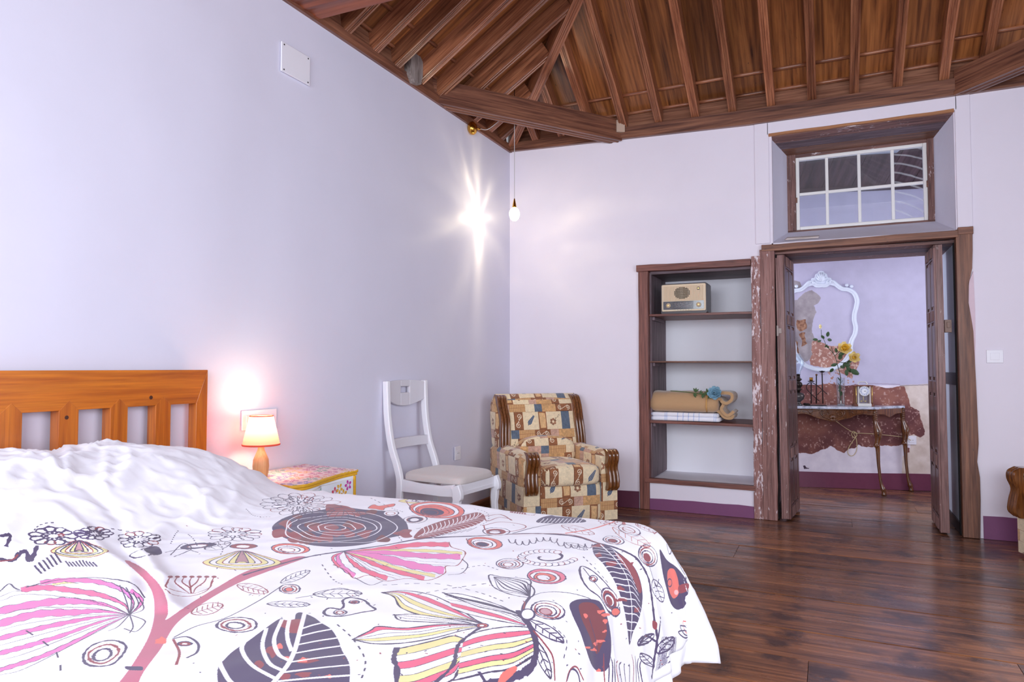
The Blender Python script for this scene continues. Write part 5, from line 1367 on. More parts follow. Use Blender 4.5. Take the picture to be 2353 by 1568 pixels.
for a, b in (((694, 1445), (740, 1432)), ((690, 1462), (764, 1446)), ((685, 1482), (778, 1466)), ((677, 1502), (790, 1484)), ((668, 1522), (800, 1504)), ((655, 1545), (812, 1528)), ((640, 1566), (812, 1552)), ((620, 1590), (805, 1580))): S([a, ((a[0] + b[0]) / 2, (a[1] + b[1]) / 2 - 1), b], 5.5, WH)
# --- rose
RO = ellp(785, 1212, 150, 44, 16, 0, -.02, .07, 3); F(RO, PL); patches(RO, 22, BR, 26, 12); patches(RO, 10, BR * .8, 16, 13)
for k in range(6): S(ellp(780 - k * 2, 1213, 128 - k * 21, 36 - k * 6, 12, k * .6, 0, .09, k + 30), 3.6, WH, True)
for a in range(9): S([(790, 1172), (745 + a * 11, 1178 - 4 * math.sin(a)), (720 + a * 16, 1192)], 1.8)
S([(700, 1196), (745, 1178), (780, 1166), (820, 1178), (865, 1196)], 3)
# --- feathered leaf to its right
LF2 = [(952, 1238), (965, 1218), (985, 1208), (1020, 1196), (1060, 1186), (1095, 1178), (1112, 1184), (1112, 1196), (1085, 1210), (1040, 1222), (1000, 1234)]
F(LF2, BR); 
for k in range(15):
    t = k / 15; a = (960 + 140 * t, 1234 - 44 * t); S([a, (a[0] + 16, a[1] - 10), (a[0] + 12 + 8 * t, a[1] - 22 + 4 * t)], 3, WH, n=3); S([a, (a[0] + 24, a[1] - 2), (a[0] + 38, a[1] + 3)], 2.4, WH, n=3)
for k in range(9): S([(960 + k * 14, 1240 - k * 2.2), (1000 + k * 12, 1232 - k * 2.5)], 2, PL, n=1)
dash([(1090, 1170), (1118, 1178), (1122, 1196), (1100, 1210)], 12, 2.4, .3)
# --- chrysanthemums
chrys(688, 1160, 92, 27, 17, 3, 2.6); chrys(690, 1150, 34, 12, 7, 1, 3.4); chrys(538, 1228, 66, 17, 13, 2, 2.6)
chrys(122, 1232, 56, 22, 11, 2, 4.2, PL); chrys(215, 1226, 44, 15, 11, 2, 3.4, PL); chrys(318, 1240, 52, 19, 12, 2, 2.6)
# --- onion shapes
def onion(cx, cy, rx, ry, cols=(YE_, None, YE_, None, YE_, BR * .6 + WH * .4)):
    for k, c in enumerate(cols):
        q = 1 - k / len(cols); P_ = [(cx, cy - ry), (cx + rx * q * .5, cy - ry * .5), (cx + rx * q, cy + ry * .25), (cx + rx * q * .4, cy + ry * .9 * q), (cx - rx * q * .4, cy + ry * .9 * q), (cx - rx * q, cy + ry * .25), (cx - rx * q * .5, cy - ry * .5)]
        F(P_, c if c is not None else WH); S(P_, 2.4, BR if k % 3 == 0 else LI, True, wob=.4)
onion(556, 1288, 90, 22); onion(182, 1262, 66, 20); onion(962, 1150, 46, 8, (YE_, None, None))
# --- eyes, curls and hearts
eye(1005, 1172, 62, 19, [CO, WH, CO, CO, PL, PL], .06); S([(945, 1168), (935, 1152), (965, 1155), (1000, 1156)], 3, BR)
eye(1114, 1249, 40, 14, [CO, WH, WH, PL], .1); S([(1078, 1238), (1072, 1240), (1085, 1256)], 3, BR)
eye(1172, 1296, 30, 12, [None, None, WH, WH]); eye(1256, 1325, 44, 17, [CO * .5 + PK * .5, WH, CO, WH], .1)
eye(1259, 1402, 38, 20, [None, None, None, BR * .5 + WH * .5], .15); eye(666, 1354, 23, 11, [None, None, CO])
eye(545, 1436, 46, 17, [None, None, None], 0, 4); eye(240, 1502, 50, 28, [None, None, None], -.3, 4.4); eye(1410, 1242, 24, 9, [None, WH, BR], .15)
eye(668, 1262, 44, 12, [CO, WH, None, None], .05); eye(560, 1256, 30, 6, [BR, None], 0); eye(455, 1255, 40, 6, [PL, None], -.1)
def curl(cx, cy, rx, ry, w=5, turns=1.6, a0=0, col=PL):
    S([(cx + rx * (1 - t * .8) * math.cos(a0 + t * turns * 2 * PI), cy + ry * (1 - t * .8) * math.sin(a0 + t * turns * 2 * PI)) for t in [k / 16 for k in range(17)]], w, col, n=2, wob=.3)
curl(1255, 1281, 74, 22, 7, 1.5, .3)
for k in range(22):
    a = .3 + k / 22 * 5.2; q = 1 - k / 22 * .25; F(ellp(1255 + 66 * q * math.cos(a), 1281 + 18 * q * math.sin(a), 9, 4), WH); S(ellp(1255 + 66 * q * math.cos(a), 1281 + 18 * q * math.sin(a), 9, 4), 2, PL if k % 3 else BR, True, n=2)
for k in range(12):
    a = (1168 + k * 16, 1240 + 5 * math.sin(k) + (k > 6) * (k - 6) * 3.2); S([a, (a[0] + 5, a[1] + 8), (a[0] + 14, a[1] + 8), (a[0] + 17, a[1])], 3, PL, n=3)
S([(744, 1408), (756, 1398), (782, 1400), (790, 1392), (788, 1380), (806, 1374), (836, 1380), (850, 1392), (862, 1402), (830, 1408), (790, 1416), (756, 1416)], 5, PL, True, wob=.3); eye(814, 1384, 11, 4, [None, PL]); eye(782, 1408, 14, 6, [None, None])
eye(1140, 1222, 30, 9, [None, BR, WH]); S([(1112, 1187), (1150, 1183), (1175, 1196), (1168, 1192), (1145, 1190), (1120, 1198), (1112, 1187)], 4, BR); S([(1112, 1208), (1150, 1200), (1200, 1206), (1206, 1214), (1170, 1222), (1120, 1220), (1112, 1208)], 3.4, BR, True)
F([(846, 1168), (858, 1160), (872, 1163), (905, 1158), (904, 1164), (885, 1168), (880, 1173), (862, 1170)], CO); S([(846, 1168), (858, 1160), (872, 1163), (905, 1158), (904, 1164), (885, 1168), (880, 1173), (862, 1170)], 2, LI, True)
eye(898, 1180, 18, 6, [None, None]); eye(955, 1194, 26, 9, [None, PL, WH], -.05)
# --- outline leaves
def oleaf(a, b, wd, n=6, col=LI, w=2.6, fillc=None, vein=True):
    dx, dy = b[0] - a[0], b[1] - a[1]; P_ = [a, (a[0] + dx * .3 - dy * wd, a[1] + dy * .3 + dx * wd * .4), (a[0] + dx * .7 - dy * wd, a[1] + dy * .7 + dx * wd * .4), b, (a[0] + dx * .7 + dy * wd, a[1] + dy * .7 - dx * wd * .4), (a[0] + dx * .3 + dy * wd, a[1] + dy * .3 - dx * wd * .4)]
    if fillc is not None: F(P_, fillc)
    S(P_, w, col, True, wob=.4)
    if vein:
        S([a, b], w * .8, col)
        for k in range(1, n): t = k / n; m = (a[0] + dx * t, a[1] + dy * t); S([m, (m[0] + dx * .1 + dy * wd * .8, m[1] + dy * .1 - dx * wd * .3)], w * .6, col, n=1); S([m, (m[0] + dx * .1 - dy * wd * .8, m[1] + dy * .1 + dx * wd * .3)], w * .6, col, n=1)
oleaf((645, 1340), (712, 1312), .22); oleaf((720, 1366), (832, 1364), .2); oleaf((614, 1388), (712, 1390), .16); oleaf((545, 1345), (616, 1362), .3, col=BR); oleaf((440, 1410), (512, 1390), .35, col=BR)
S([(400, 1465), (450, 1440), (520, 1420), (600, 1378), (650, 1345)], 2.6); S([(680, 1375), (720, 1368), (780, 1352), (832, 1366)], 2.4)
S([(398, 1468), (430, 1464), (455, 1480), (452, 1500), (430, 1512)], 4, PL); S([(398, 1470), (412, 1500), (405, 1528)], 4, BR); eye(425, 1480, 16, 5, [BR, None])
for k in range(7): q = 384 + k * 17; S([(440 + (k - 3) * 2, 1365), (q + 20 * math.sin(k), 1352), (q, 1338), (q + 6, 1326)], 2.6, BR, taper=True); F(ellp(q + 6, 1326, 6, 2.4), BR)
S([(380, 1355), (400, 1368), (440, 1370), (475, 1358), (490, 1335)], 2.4, BR)
# --- tulip leaf and striped blossom
TL = [(1124, 1322), (1150, 1326), (1185, 1332), (1210, 1340), (1228, 1356), (1222, 1372), (1200, 1372), (1165, 1364), (1138, 1352), (1128, 1340)]
S(TL, 3, LI, True, wob=.4)
for k in range(8): S([(1134, 1326), (1150 + k * 9, 1332 + (7 - k) * 3.4), (1190 + k * 4, 1350 + (7 - k) * 2), (1218, 1372)], 1.8 + (k % 3), LI, taper=True)
S([(1218, 1372), (1204, 1392), (1200, 1412)], 7, PL); S([(1206, 1384), (1203, 1400)], 3, BR); S([(1218, 1372), (1250, 1362), (1300, 1362), (1350, 1374), (1380, 1392)], 2)
cols = [WH, PR_, WH, YE_, WH]
stripes([(877, 1362), (905, 1372), (920, 1396), (960, 1412), (1010, 1420), (1060, 1424), (1110, 1434)], [(877, 1362), (930, 1358), (985, 1366), (1030, 1384), (1060, 1402), (1085, 1420), (1110, 1434)], [YE_, WH, YE_, WH, PR_, WH])
stripes([(1042, 1400), (1070, 1410), (1110, 1420), (1150, 1428), (1205, 1438)], [(1020, 1364), (1060, 1366), (1120, 1382), (1170, 1402), (1212, 1432)], [WH, PR_, WH, WH, WH])
stripes([(1016, 1362), (1050, 1372), (1110, 1385), (1170, 1402), (1200, 1415)], [(1022, 1366), (1060, 1380), (1100, 1395), (1150, 1405), (1190, 1416)], [LI, WH, WH])
stripes([(810, 1470), (850, 1450), (870, 1440), (930, 1444), (1010, 1436), (1112, 1436)], [(810, 1470), (860, 1480), (930, 1478), (1000, 1466), (1060, 1450), (1112, 1440)], [PR_, WH, WH, YE_, WH])
stripes([(905, 1412), (920, 1426), (980, 1430), (1050, 1434), (1105, 1438)], [(903, 1414), (950, 1412), (1000, 1418), (1060, 1428), (1105, 1438)], [WH, WH, WH])
stripes([(1070, 1464), (1100, 1452), (1140, 1444), (1180, 1440), (1215, 1442)], [(1010, 1570), (1060, 1560), (1120, 1545), (1175, 1535), (1232, 1500)], [WH, PR_, WH, YE_, WH, PR_, YE_, WH])
stripes([(912, 1492), (950, 1484), (1000, 1472), (1040, 1462), (1066, 1468)], [(905, 1600), (950, 1600), (1000, 1580), (1040, 1562), (1052, 1540)], [YE_, WH, PR_, WH, YE_, PR_, WH])
S([(1112, 1438), (1085, 1455), (1055, 1480), (1048, 1500), (1040, 1530), (1000, 1570)], 6, PL, wob=.4); S([(912, 1490), (905, 1515), (912, 1540), (908, 1600)], 8, PL, wob=.4)
S([(1190, 1404), (1206, 1424), (1222, 1450), (1230, 1480), (1228, 1510), (1215, 1535), (1180, 1555), (1130, 1568), (1090, 1590)], 12, PL, wob=.35)
F(ellp(1212, 1412, 16, 12), WH); S(ellp(1212, 1412, 16, 12), 4, PL, True); eye(1108, 1438, 14, 5, [CO, WH])
S([(1100, 1545), (1120, 1575), (1150, 1600)], 6, PL); F([(1150, 1548), (1180, 1530), (1185, 1540), (1160, 1565), (1140, 1580)], CO)
oleaf((1215, 1425), (1292, 1474), .22, 5, w=4, col=PL); S([(1225, 1450), (1250, 1480), (1268, 1510), (1272, 1560)], 5, BR); oleaf((1228, 1470), (1262, 1556), .12, 4, w=4)
# --- long drawn leaf with an eye
LE = [(1335, 1302), (1360, 1312), (1388, 1338), (1412, 1370), (1422, 1400), (1415, 1410), (1396, 1404), (1376, 1372), (1350, 1352), (1334, 1325)]
S(LE, 5, PL, True, wob=.3); S([(1340, 1306), (1366, 1340), (1400, 1380)], 2.4); eye(1362, 1330, 9, 7, [None, None]); eye(1400, 1375, 16, 26, [WH, BR, WH, BR], -.5); eye(1412, 1404, 10, 10, [CO])
# --- ribbed leaf running over the edge
LR = [(1362, 1254), (1380, 1250), (1408, 1262), (1440, 1286), (1460, 1310), (1472, 1345), (1474, 1380), (1466, 1420), (1452, 1452), (1444, 1480), (1440, 1450), (1434, 1410), (1424, 1370), (1410, 1335), (1385, 1296), (1366, 1276)]
F(LR, PL); F([(1412, 1270), (1440, 1286), (1460, 1312), (1472, 1350), (1466, 1360), (1448, 1320), (1425, 1292)], BR); patches(LR, 16, BR, 10, 31)
S([(1380, 1252), (1412, 1284), (1436, 1320), (1446, 1360), (1450, 1410), (1446, 1470)], 4, WH)
for k in range(15):
    t = k / 15; a = np.array((1392, 1262)) * (1 - t) ** 2 + 2 * t * (1 - t) * np.array((1446, 1310)) + t * t * np.array((1447, 1468))
    S([tuple(a), (a[0] - 14 - 12 * (1 - t), a[1] - 5 + 2 * t), (a[0] - 26 * (1 - t) - 16, a[1] - 4 + t * 6)], 3, WH, n=3); S([tuple(a), (a[0] + 16, a[1] + 2), (a[0] + 30, a[1] + 22)], 2.6, WH, n=3)
# --- dark drops
DR = [(1308, 1388), (1330, 1377), (1366, 1378), (1382, 1390), (1396, 1430), (1402, 1480), (1396, 1530), (1377, 1541), (1358, 1528), (1342, 1485), (1330, 1450), (1312, 1410)]
F(DR, PL); F([(1330, 1388), (1362, 1386), (1384, 1412), (1392, 1450), (1380, 1480), (1368, 1500), (1352, 1460), (1334, 1420)], BR * .8 + .02); patches(DR, 14, CO, 9, 41); S([(1352, 1420), (1366, 1470), (1376, 1530)], 2.4, PL)
DB = [(1514, 1262), (1530, 1285), (1554, 1304), (1574, 1330), (1580, 1352), (1574, 1388), (1556, 1400), (1540, 1386), (1528, 1345), (1520, 1310)]
F(DB, PL); F([(1532, 1312), (1546, 1306), (1556, 1330), (1558, 1362), (1545, 1374), (1534, 1350)], CO); F(ellp(1552, 1360, 5, 6), c8(250, 180, 180)); F([(1558, 1345), (1580, 1340), (1578, 1356), (1560, 1362)], BR); S(ellp(1537, 1338, 5, 9), 3, PL, True)
S([(1530, 1246), (1540, 1240), (1542, 1262), (1536, 1272), (1530, 1250)], 3); S([(1542, 1262), (1560, 1300), (1582, 1335)], 5, PL); eye(1488, 1276, 20, 26, [None, WH, WH, BR], -.5); S([(1490, 1300), (1505, 1345), (1512, 1330)], 4, PL)
oleaf((1500, 1330), (1520, 1382), .2, 4, col=PL, w=3); eye(1446, 1218, 26, 10, [None, WH], .3); chrys(1405, 1200, 30, 8, 9, 2, 2.2, BR); oleaf((1408, 1212), (1492, 1256), .22, 6, CO * .8, 2.4); oleaf((1460, 1204), (1508, 1224), .2, 5, BR, 2); oleaf((1290, 1208), (1366, 1228), .2, 5, BR, 2.2); oleaf((1300, 1248), (1350, 1264), .2, 5, LI, 2)
LB = [(1232, 1200), (1250, 1188), (1290, 1184), (1335, 1192), (1345, 1200), (1300, 1203), (1262, 1203)]; F(LB, PL); [S([(1240 + k * 9, 1202), (1250 + k * 9, 1192)], 2.6, WH, n=1) for k in range(11)]
F([(1172, 1178), (1190, 1174), (1228, 1180), (1220, 1184)], BR); [S([(1178 + k * 6, 1183), (1184 + k * 6, 1176)], 2, WH, n=1) for k in range(8)]
S([(948, 1150), (990, 1148), (1030, 1152)], 2); S([(1055, 1160), (1090, 1162), (1120, 1168)], 2)
# --- lotus at the foot corner and stems on the drop
for k in range(9):
    a = -PI * (.08 + .84 * k / 8); c = (1588, 1462); q = (c[0] + 32 * math.cos(a), c[1] + 46 * math.sin(a)); m = (-math.sin(a) * 8, math.cos(a) * 8)
    S([c, ((c[0] + q[0]) / 2 + m[0], (c[1] + q[1]) / 2 + m[1]), q, ((c[0] + q[0]) / 2 - m[0], (c[1] + q[1]) / 2 - m[1]), c], 3.4, PL if k != 6 else CO, n=4)
S([(1503, 1430), (1508, 1470), (1500, 1520), (1495, 1560)], 8, PL, wob=.4); S([(1516, 1418), (1508, 1470), (1485, 1460), (1468, 1475)], 5, PL); oleaf((1464, 1480), (1500, 1455), .3, 3, PL, 4); oleaf((1510, 1500), (1545, 1462), .3, 4, PL, 4); oleaf((1500, 1530), (1470, 1500), .3, 4, PL, 3)
F([(1498, 1424), (1508, 1430), (1506, 1445), (1498, 1440)], BR)
for k in range(14): S([(1505 + k * 3, 1540 - k * 2), (1512 + k * 3, 1500 - k), (1520 + k * 2.4, 1462)], 2.2, PL, n=2, wob=.5)
for k in range(12):
    a = 1385 + k * 8; S([(a, 1500 + 4 * k % 30), (a + 5 * math.sin(k), 1530), (a + 3, 1575)], 3.6, PL if k % 4 else BR, taper=True, n=3)
S([(1300, 1560), (1310, 1535), (1325, 1545), (1332, 1580)], 4, PL); S([(1295, 1580), (1305, 1540), (1322, 1530), (1338, 1560)], 3, BR)
S([(1606, 1390), (1618, 1400), (1628, 1425)], 4, PL); F([(1628, 1380), (1640, 1400), (1646, 1428), (1636, 1428), (1628, 1405)], BR)
# --- thick dark squiggles by the pillows on the left
S([(0, 1285), (30, 1288), (44, 1272), (60, 1268), (70, 1290), (85, 1255)], 9, PL, wob=.4); S([(0, 1232), (22, 1230), (14, 1255)], 7, PL, wob=.4); S([(0, 1290), (28, 1286), (40, 1275)], 4, BR)
for k in range(6): S([(80 + k * 9, 1300 - k * 6), (95 + k * 9, 1318 - k * 5)], 4, PL, n=1)
for k in range(9): S([(150 + k * 8, 1290 + 2 * math.sin(k)), (160 + k * 8, 1302)], 3, PL, n=1)
S([(300, 1275), (330, 1262), (355, 1262), (345, 1275), (310, 1282)], 3.5, PL, True); F([(330, 1262), (360, 1256), (372, 1272), (350, 1276)], PL); S([(380, 1270), (420, 1262), (455, 1270)], 3)
S([(392, 1276), (420, 1250), (440, 1262), (400, 1280)], 3); oleaf((470, 1262), (530, 1248), .3, 4); S([(480, 1247), (500, 1252), (530, 1247)], 2.4)
S([(0, 1360), (20, 1342), (34, 1352), (45, 1356)], 3); S([(0, 1372), (30, 1360), (50, 1358)], 2.4)
# --- dashes and dots
for P_, n in (([(72, 1225), (92, 1206), (130, 1200)], 6), ([(255, 1215), (300, 1222), (330, 1222)], 5), ([(392, 1250), (400, 1232), (410, 1218)], 8), ([(432, 1228), (445, 1240), (455, 1258)], 7), ([(565, 1170), (585, 1186), (625, 1188)], 12), ([(740, 1298), (765, 1332), (790, 1345)], 8), ([(775, 1436), (812, 1470), (840, 1520), (828, 1568)], 9), ([(880, 1345), (1000, 1342), (1100, 1362), (1165, 1386)], 14), ([(1060, 1308), (1110, 1300), (1150, 1312)], 8), ([(1340, 1280), (1370, 1310), (1400, 1345)], 7), ([(1008, 1206), (920, 1225), (925, 1246)], 9), ([(500, 1245), (512, 1262), (505, 1278)], 6), ([(852, 1145), (900, 1168), (930, 1178)], 10), ([(1270, 1440), (1300, 1470), (1290, 1520)], 6), ([(60, 1450), (130, 1500), (140, 1560)], 4), ([(960, 1366), (1040, 1352), (1130, 1340)], 8)): dash(P_, n)
for k in range(150):
    x, y = rp_.uniform(430, 1560), rp_.uniform(1205, 1560); S([(x, y), (x + rp_.uniform(-5, 5), y + rp_.uniform(-2, 3))], 2, LI if rp_.random() > .3 else BR, n=1)
# --- the part of the cloth nearest the camera side, outside the photograph, goes on with the same motifs
def raw(fn):
    global T
    o = T; T = lambda p: ((p[0] - UX) * TR, (p[1] - UY) * TR); fn(); T = o
def rest():
    for k in range(9):
        x, y = .9 + (k % 5) * .3, -5.02 + (k // 5) * .16
        [lambda: chrys(x, y, .11, .11, 12, 3, 3), lambda: eye(x, y, .09, .07, [CO, WH, BR, WH], .3 * k, 3), lambda: onion(x, y, .1, .08), lambda: oleaf((x - .1, y - .05), (x + .1, y + .06), .25)][k % 4]()
raw(rest)
M_print = image_mat('printed_bedspread', pr.a, .85, sheen=.15, bst=.12, nsc=700, ext='EXTEND')
sp_, _ = cloth('bedspread', .085, XE + .32, YN - .20, YE + .10, 250, 200, .014, M_print, (UX, UY, UW, UH))
tag(sp_, 'white bedspread printed with plum, pink and yellow flowers, leaves and eyes', 'bedspread')
sh_, _ = cloth('bed_sheet', .30, XE + .37, YN - .24, YE + .125, 210, 170, .002, M_cot, None, corner=1.35)
tag(sh_, 'plain white sheet hanging out beneath the printed cover at the bed foot', 'sheet')
# ================================================================== things on the niche shelf
M_bak = plain('dark_bakelite', srgb(52, 40, 44), .35, nsc=20, var=.1)
M_ivory = plain('ivory_plastic', srgb(222, 200, 168), .4)
M_gold = plain('gilt_trim', srgb(206, 172, 104), .3, .8)
RZ = SHZ[0] - .002; RXC = 1.492; RYF = .055
rd = empty('radio', (RXC, RYF, RZ), 0, 'vintage radio with ivory grille and two knobs on the top niche shelf', 'radio')
Wd, Hh, Dp = .362, .243, .20
def rr_poly(w, h, r, n=5, x0=0, z0=0, taper=0):
    o = []
    for cx, cz, a0 in ((w / 2 - r, h - r, 0), (-w / 2 + r, h - r, PI / 2), (-w / 2 + r, r, PI), (w / 2 - r, r, 1.5 * PI)):
        for k in range(n + 1):
            a = a0 + PI / 2 * k / n; z = cz + r * math.sin(a); o.append(((cx + r * math.cos(a)) * (1 - taper * z / h) + x0, z + z0))
    return o
MB().prism(rr_poly(Wd, Hh, .016), .004, Dp, 'y').build('cabinet', M_bak, rd, bevel=.003)
MB().prism(rr_poly(Wd - .018, Hh - .030, .010, z0=.022), -.004, .006, 'y').build('front_bezel', M_ivory, rd, bevel=.002)
# grille: recessed panel with upright ribs and dark speaker slots
MB().box(-.155, .155, -.0055, -.003, .105, .222).build('grille_panel', plain('grille_backing', srgb(205, 180, 148), .5), rd)
rb = MB(); x = -.152
while x < .152: rb.box(x, x + .0055, -.009, -.005, .106, .221); x += .0112
o = rb.build('grille_ribs', M_ivory, rd); o['kind'] = 'stuff'
dh = MB()
for i in range(-6, 7):
    for j in range(-6, 7):
        if i * i + j * j < 42: x, z = i * .0095 - .01, .165 + j * .0072; dh.box(x - .0034, x + .0034, -.0098, -.0085, z - .0026, z + .0026)
o = dh.build('speaker_slots', M_dark, rd); o['kind'] = 'stuff'
MB().box(.108, .126, -.0105, -.008, .185, .208).build('badge', plain('badge', srgb(70, 50, 50), .4), rd, bevel=.002)
MB().tube([(.117, -.0112, .1965), (.117, -.0103, .1965)], .006, 10).build('badge_ring', M_gold, rd)
cvr = Canvas(900, 260, c8(22, 16, 20))
for k in range(5): cvr.line([(20, 40 + k * 42), (250, 40 + k * 42)], 4, c8(150, 120, 90)); cvr.line([(650, 40 + k * 42), (880, 40 + k * 42)], 4, c8(150, 120, 90))
rq = random.Random(5)
cvr.poly([(240, 30), (660, 30), (660, 235), (240, 235)], c8(34, 28, 34))
for r_ in range(6):
    yy = 55 + r_ * 30; cvr.line([(250, yy), (650, yy)], 2, c8(150, 140, 140))
    for k in range(30):
        xx = 255 + k * 13 + rq.uniform(-3, 3)
        if rq.random() < .75: cvr.line([(xx, yy + 6), (xx + rq.uniform(2, 9), yy + 6 + rq.uniform(2, 9))], rq.choice([2, 3, 4]), c8(225, 215, 205) if rq.random() < .8 else c8(200, 120, 60))
for c in (110, 790): cvr.poly([(c + 82 * math.cos(a), 130 + 92 * math.sin(a)) for a in [2 * PI * k / 24 for k in range(24)]], c8(40, 30, 30)); 
M_dial = image_mat('radio_dial', cvr.a, .15, bst=0, coat=.5)
def face_uv(x0, x1, z0, z1):
    def f(me):
        u = me.uv_layers.new(name='uv')
        for lp in me.loops: c = me.vertices[lp.vertex_index].co; u.data[lp.index].uv = ((c.x - x0) / (x1 - x0), (c.z - z0) / (z1 - z0))
    return f
mb = MB().box(-.158, .158, -.008, -.003, .036, .100); mb.uv = face_uv(-.158, .158, .036, .1); mb.build('dial', M_dial, rd)
for x in (-.118, .118):
    k = MB().lathe([(.001, .0), (.019, 0), (.019, .006), (.013, .008), (.012, .016), (.001, .017)], 20, M=frame((x, -.008, .068), (1, 0, 0), (0, 0, 1))).build('knob', M_ivory, rd, smooth=True)
    MB().lathe([(.001, .0168), (.006, .0168), (.006, .0195), (.001, .02)], 14, M=frame((x, -.008, .068), (1, 0, 0), (0, 0, 1))).build('knob_cap', M_gold, k)
for k in range(6): MB().box(-.062 + k * .021, -.043 + k * .021, -.013, -.004, .026, .035).build('key', plain('radio_key', srgb(228, 212, 186), .35), rd, bevel=.0015)
# folded cotton towel with blue stripes
cvt = Canvas(1000, 200, c8(240, 240, 248))
for x, w in ((22, 8), (38, 6), (215, 5), (228, 5), (240, 5), (252, 5), (400, 9), (478, 9), (552, 9), (626, 9), (700, 8), (905, 7), (930, 7)): cvt.line([(x, 0), (x + 4, 200)], w, c8(176, 196, 232))
M_tow = image_mat('striped_towel', cvt.a, .9, bst=.3, nsc=500)
SZ2 = SHZ[2] + .0
def roll_loft(mb, x0, x1, prof, n=14, endr=.03, seed=0, amp=.003, skew=None):
    """soft bundle along x; prof: closed (y,z) section"""
    r = random.Random(seed); rings = []; cy = sum(p[0] for p in prof) / len(prof); cz = sum(p[1] for p in prof) / len(prof)
    for k in range(n + 1):
        t = k / n; x = x0 + (x1 - x0) * (.5 - .5 * math.cos(PI * t)); q = min(x - x0, x1 - x); s = math.sqrt(max(0, 1 - max(0, 1 - q / endr) ** 2)) * .35 + .65 if q < endr else 1
        if k in (0, n): s = .55
        dz, dy = r.uniform(-amp, amp), r.uniform(-amp, amp)
        rings.append([(x, cy + (p[0] - cy) * s + dy, cz + (p[1] - cz) * s + (dz if p[1] > cz else 0) + (skew(x) if skew else 0)) for p in prof])
    return mb.loft(rings)
tw = empty('towel', (1.5, .06, SZ2), 0, 'folded white cotton towel with fine blue stripes beneath the tan blanket', 'towel')
def rnd_sec(y0, y1, z0, z1, r, n=4):
    o = []
    for cy, cz, a0 in ((y1 - r, z1 - r, 0), (y0 + r, z1 - r, PI / 2), (y0 + r, z0 + r, PI), (y1 - r, z0 + r, 1.5 * PI)):
        for k in range(n + 1): a = a0 + PI / 2 * k / n; o.append((cy + r * math.cos(a), cz + r * math.sin(a)))
    return o
for k, (z0, z1, xr) in enumerate(((.0, .034, .262), (.034, .066, .250))):
    mb = roll_loft(MB(), -.275, xr, rnd_sec(-.03, .27, z0, z1, .0155), endr=.014, seed=k, amp=.001)
    mb.uv = face_uv(-.28, .27, .0, .07); mb.build('fold', M_tow, tw, smooth=True)
# tan fleece blanket, loosely rolled, its right end showing the folds
M_tan = plain('tan_fleece', srgb(190, 152, 112), .95, nsc=300, var=.1, bst=.4, sheen=.5)
bk_ = empty('blanket', (1.5, .06, SZ2 + .067), 0, 'rolled tan fleece blanket lying on the striped towel in the niche', 'blanket')
sec = [(-.045, .05), (-.035, .1), (.0, .145), (.06, .165), (.14, .165), (.21, .15), (.26, .11), (.27, .06), (.25, .02), (.18, .002), (.05, .002), (-.02, .012)]
sec = [tuple(p) for p in catmull(sec, 3, True)]
mb = roll_loft(MB(), -.285, .25, sec, 22, .05, 4, .003, skew=lambda x: 0.0)
mb.build('rolled_body', M_tan, bk_, smooth=True)
MB().tube([(.165, p[0] * 1.0 - .003 * (p[0] < .1), p[1] + .002) for p in [(-.02, .010), (-.047, .05), (-.037, .1), (.0, .147), (.06, .168)]], .006, 6).build('edge_binding', plain('blanket_binding', srgb(206, 158, 96), .8), bk_, smooth=True)
for j, (zz, pth) in enumerate(((0, [(.20, .150), (.28, .158), (.345, .150), (.350, .110), (.315, .080), (.285, .086), (.27, .10)]), (1, [(.20, .115), (.262, .108), (.285, .07), (.27, .03), (.31, -.015), (.348, .004), (.36, .02)]), (2, [(.20, .03), (.25, .012), (.29, -.03), (.34, -.034), (.352, -.008)]))):
    c = catmull(pth, 5); rings = []
    for i, p in enumerate(c):
        a, b = c[max(0, i - 1)], c[min(len(c) - 1, i + 1)]; d = (b[0] - a[0], b[1] - a[1]); l = math.hypot(*d); nx_, nz_ = -d[1] / l * .012, d[0] / l * .012
        rings.append([(p[0] + nx_, -.02 + .02 * zz, p[1] + nz_), (p[0] + nx_, .23, p[1] + nz_), (p[0] - nx_, .23, p[1] - nz_), (p[0] - nx_, -.02 + .02 * zz, p[1] - nz_)])
    MB().loft(rings).build('folded_edge', M_tan, bk_, bevel=.009, seg=3)
# blue cloth flower
fl = at(1643, 905, 1, .0); fz = Vector((fl.x, .005, fl.z))
bf_ = empty('artificial_flower', fz, 0, 'pale blue artificial flower lying on the tan blanket in the niche', 'flower')
M_bl = plain('pale_blue_petal', srgb(150, 190, 208), .8, nsc=90, var=.18); M_lf = plain('dark_green_leaf', srgb(56, 84, 34), .6, nsc=60, var=.25)
M_stem = plain('green_stem', srgb(84, 112, 62), .6)
def petal(mb, M, l, w, cup=.3, n=5):
    vs = []; fs = []
    for j in range(n + 1):
        t = j / n; ww = w * math.sin(PI * min(.93, t * .9 + .08)) ** .7; zz = cup * l * t * t
        for k in range(5): u = k / 2 - 1; vs.append((u * ww / 2, l * t, zz + abs(u) ** 2 * cup * w * .35))
    for j in range(n):
        for k in range(4): a = j * 5 + k; fs.append((a, a + 1, a + 6, a + 5))
    b = len(vs); vs += [(v[0], v[1], v[2] - .0012) for v in vs]; fs += [tuple(b + i for i in f[::-1]) for f in fs]
    return mb.add(vs, fs, M)
def bloom(root, M0, R, mats, layers, name='petal', cupk=.5, seed=0):
    r = random.Random(seed)
    for j, (n, k, tilt) in enumerate(layers):
        for i in range(n):
            M = M0 @ rot('Z', 360 / n * i + j * 31 + r.uniform(-6, 6)) @ tr(0, R * .06, .002 * j) @ rot('X', tilt + r.uniform(-5, 5))
            petal(MB(), M, R * k, R * k * .95, cupk).build(name, mats[j % len(mats)], root, smooth=True)
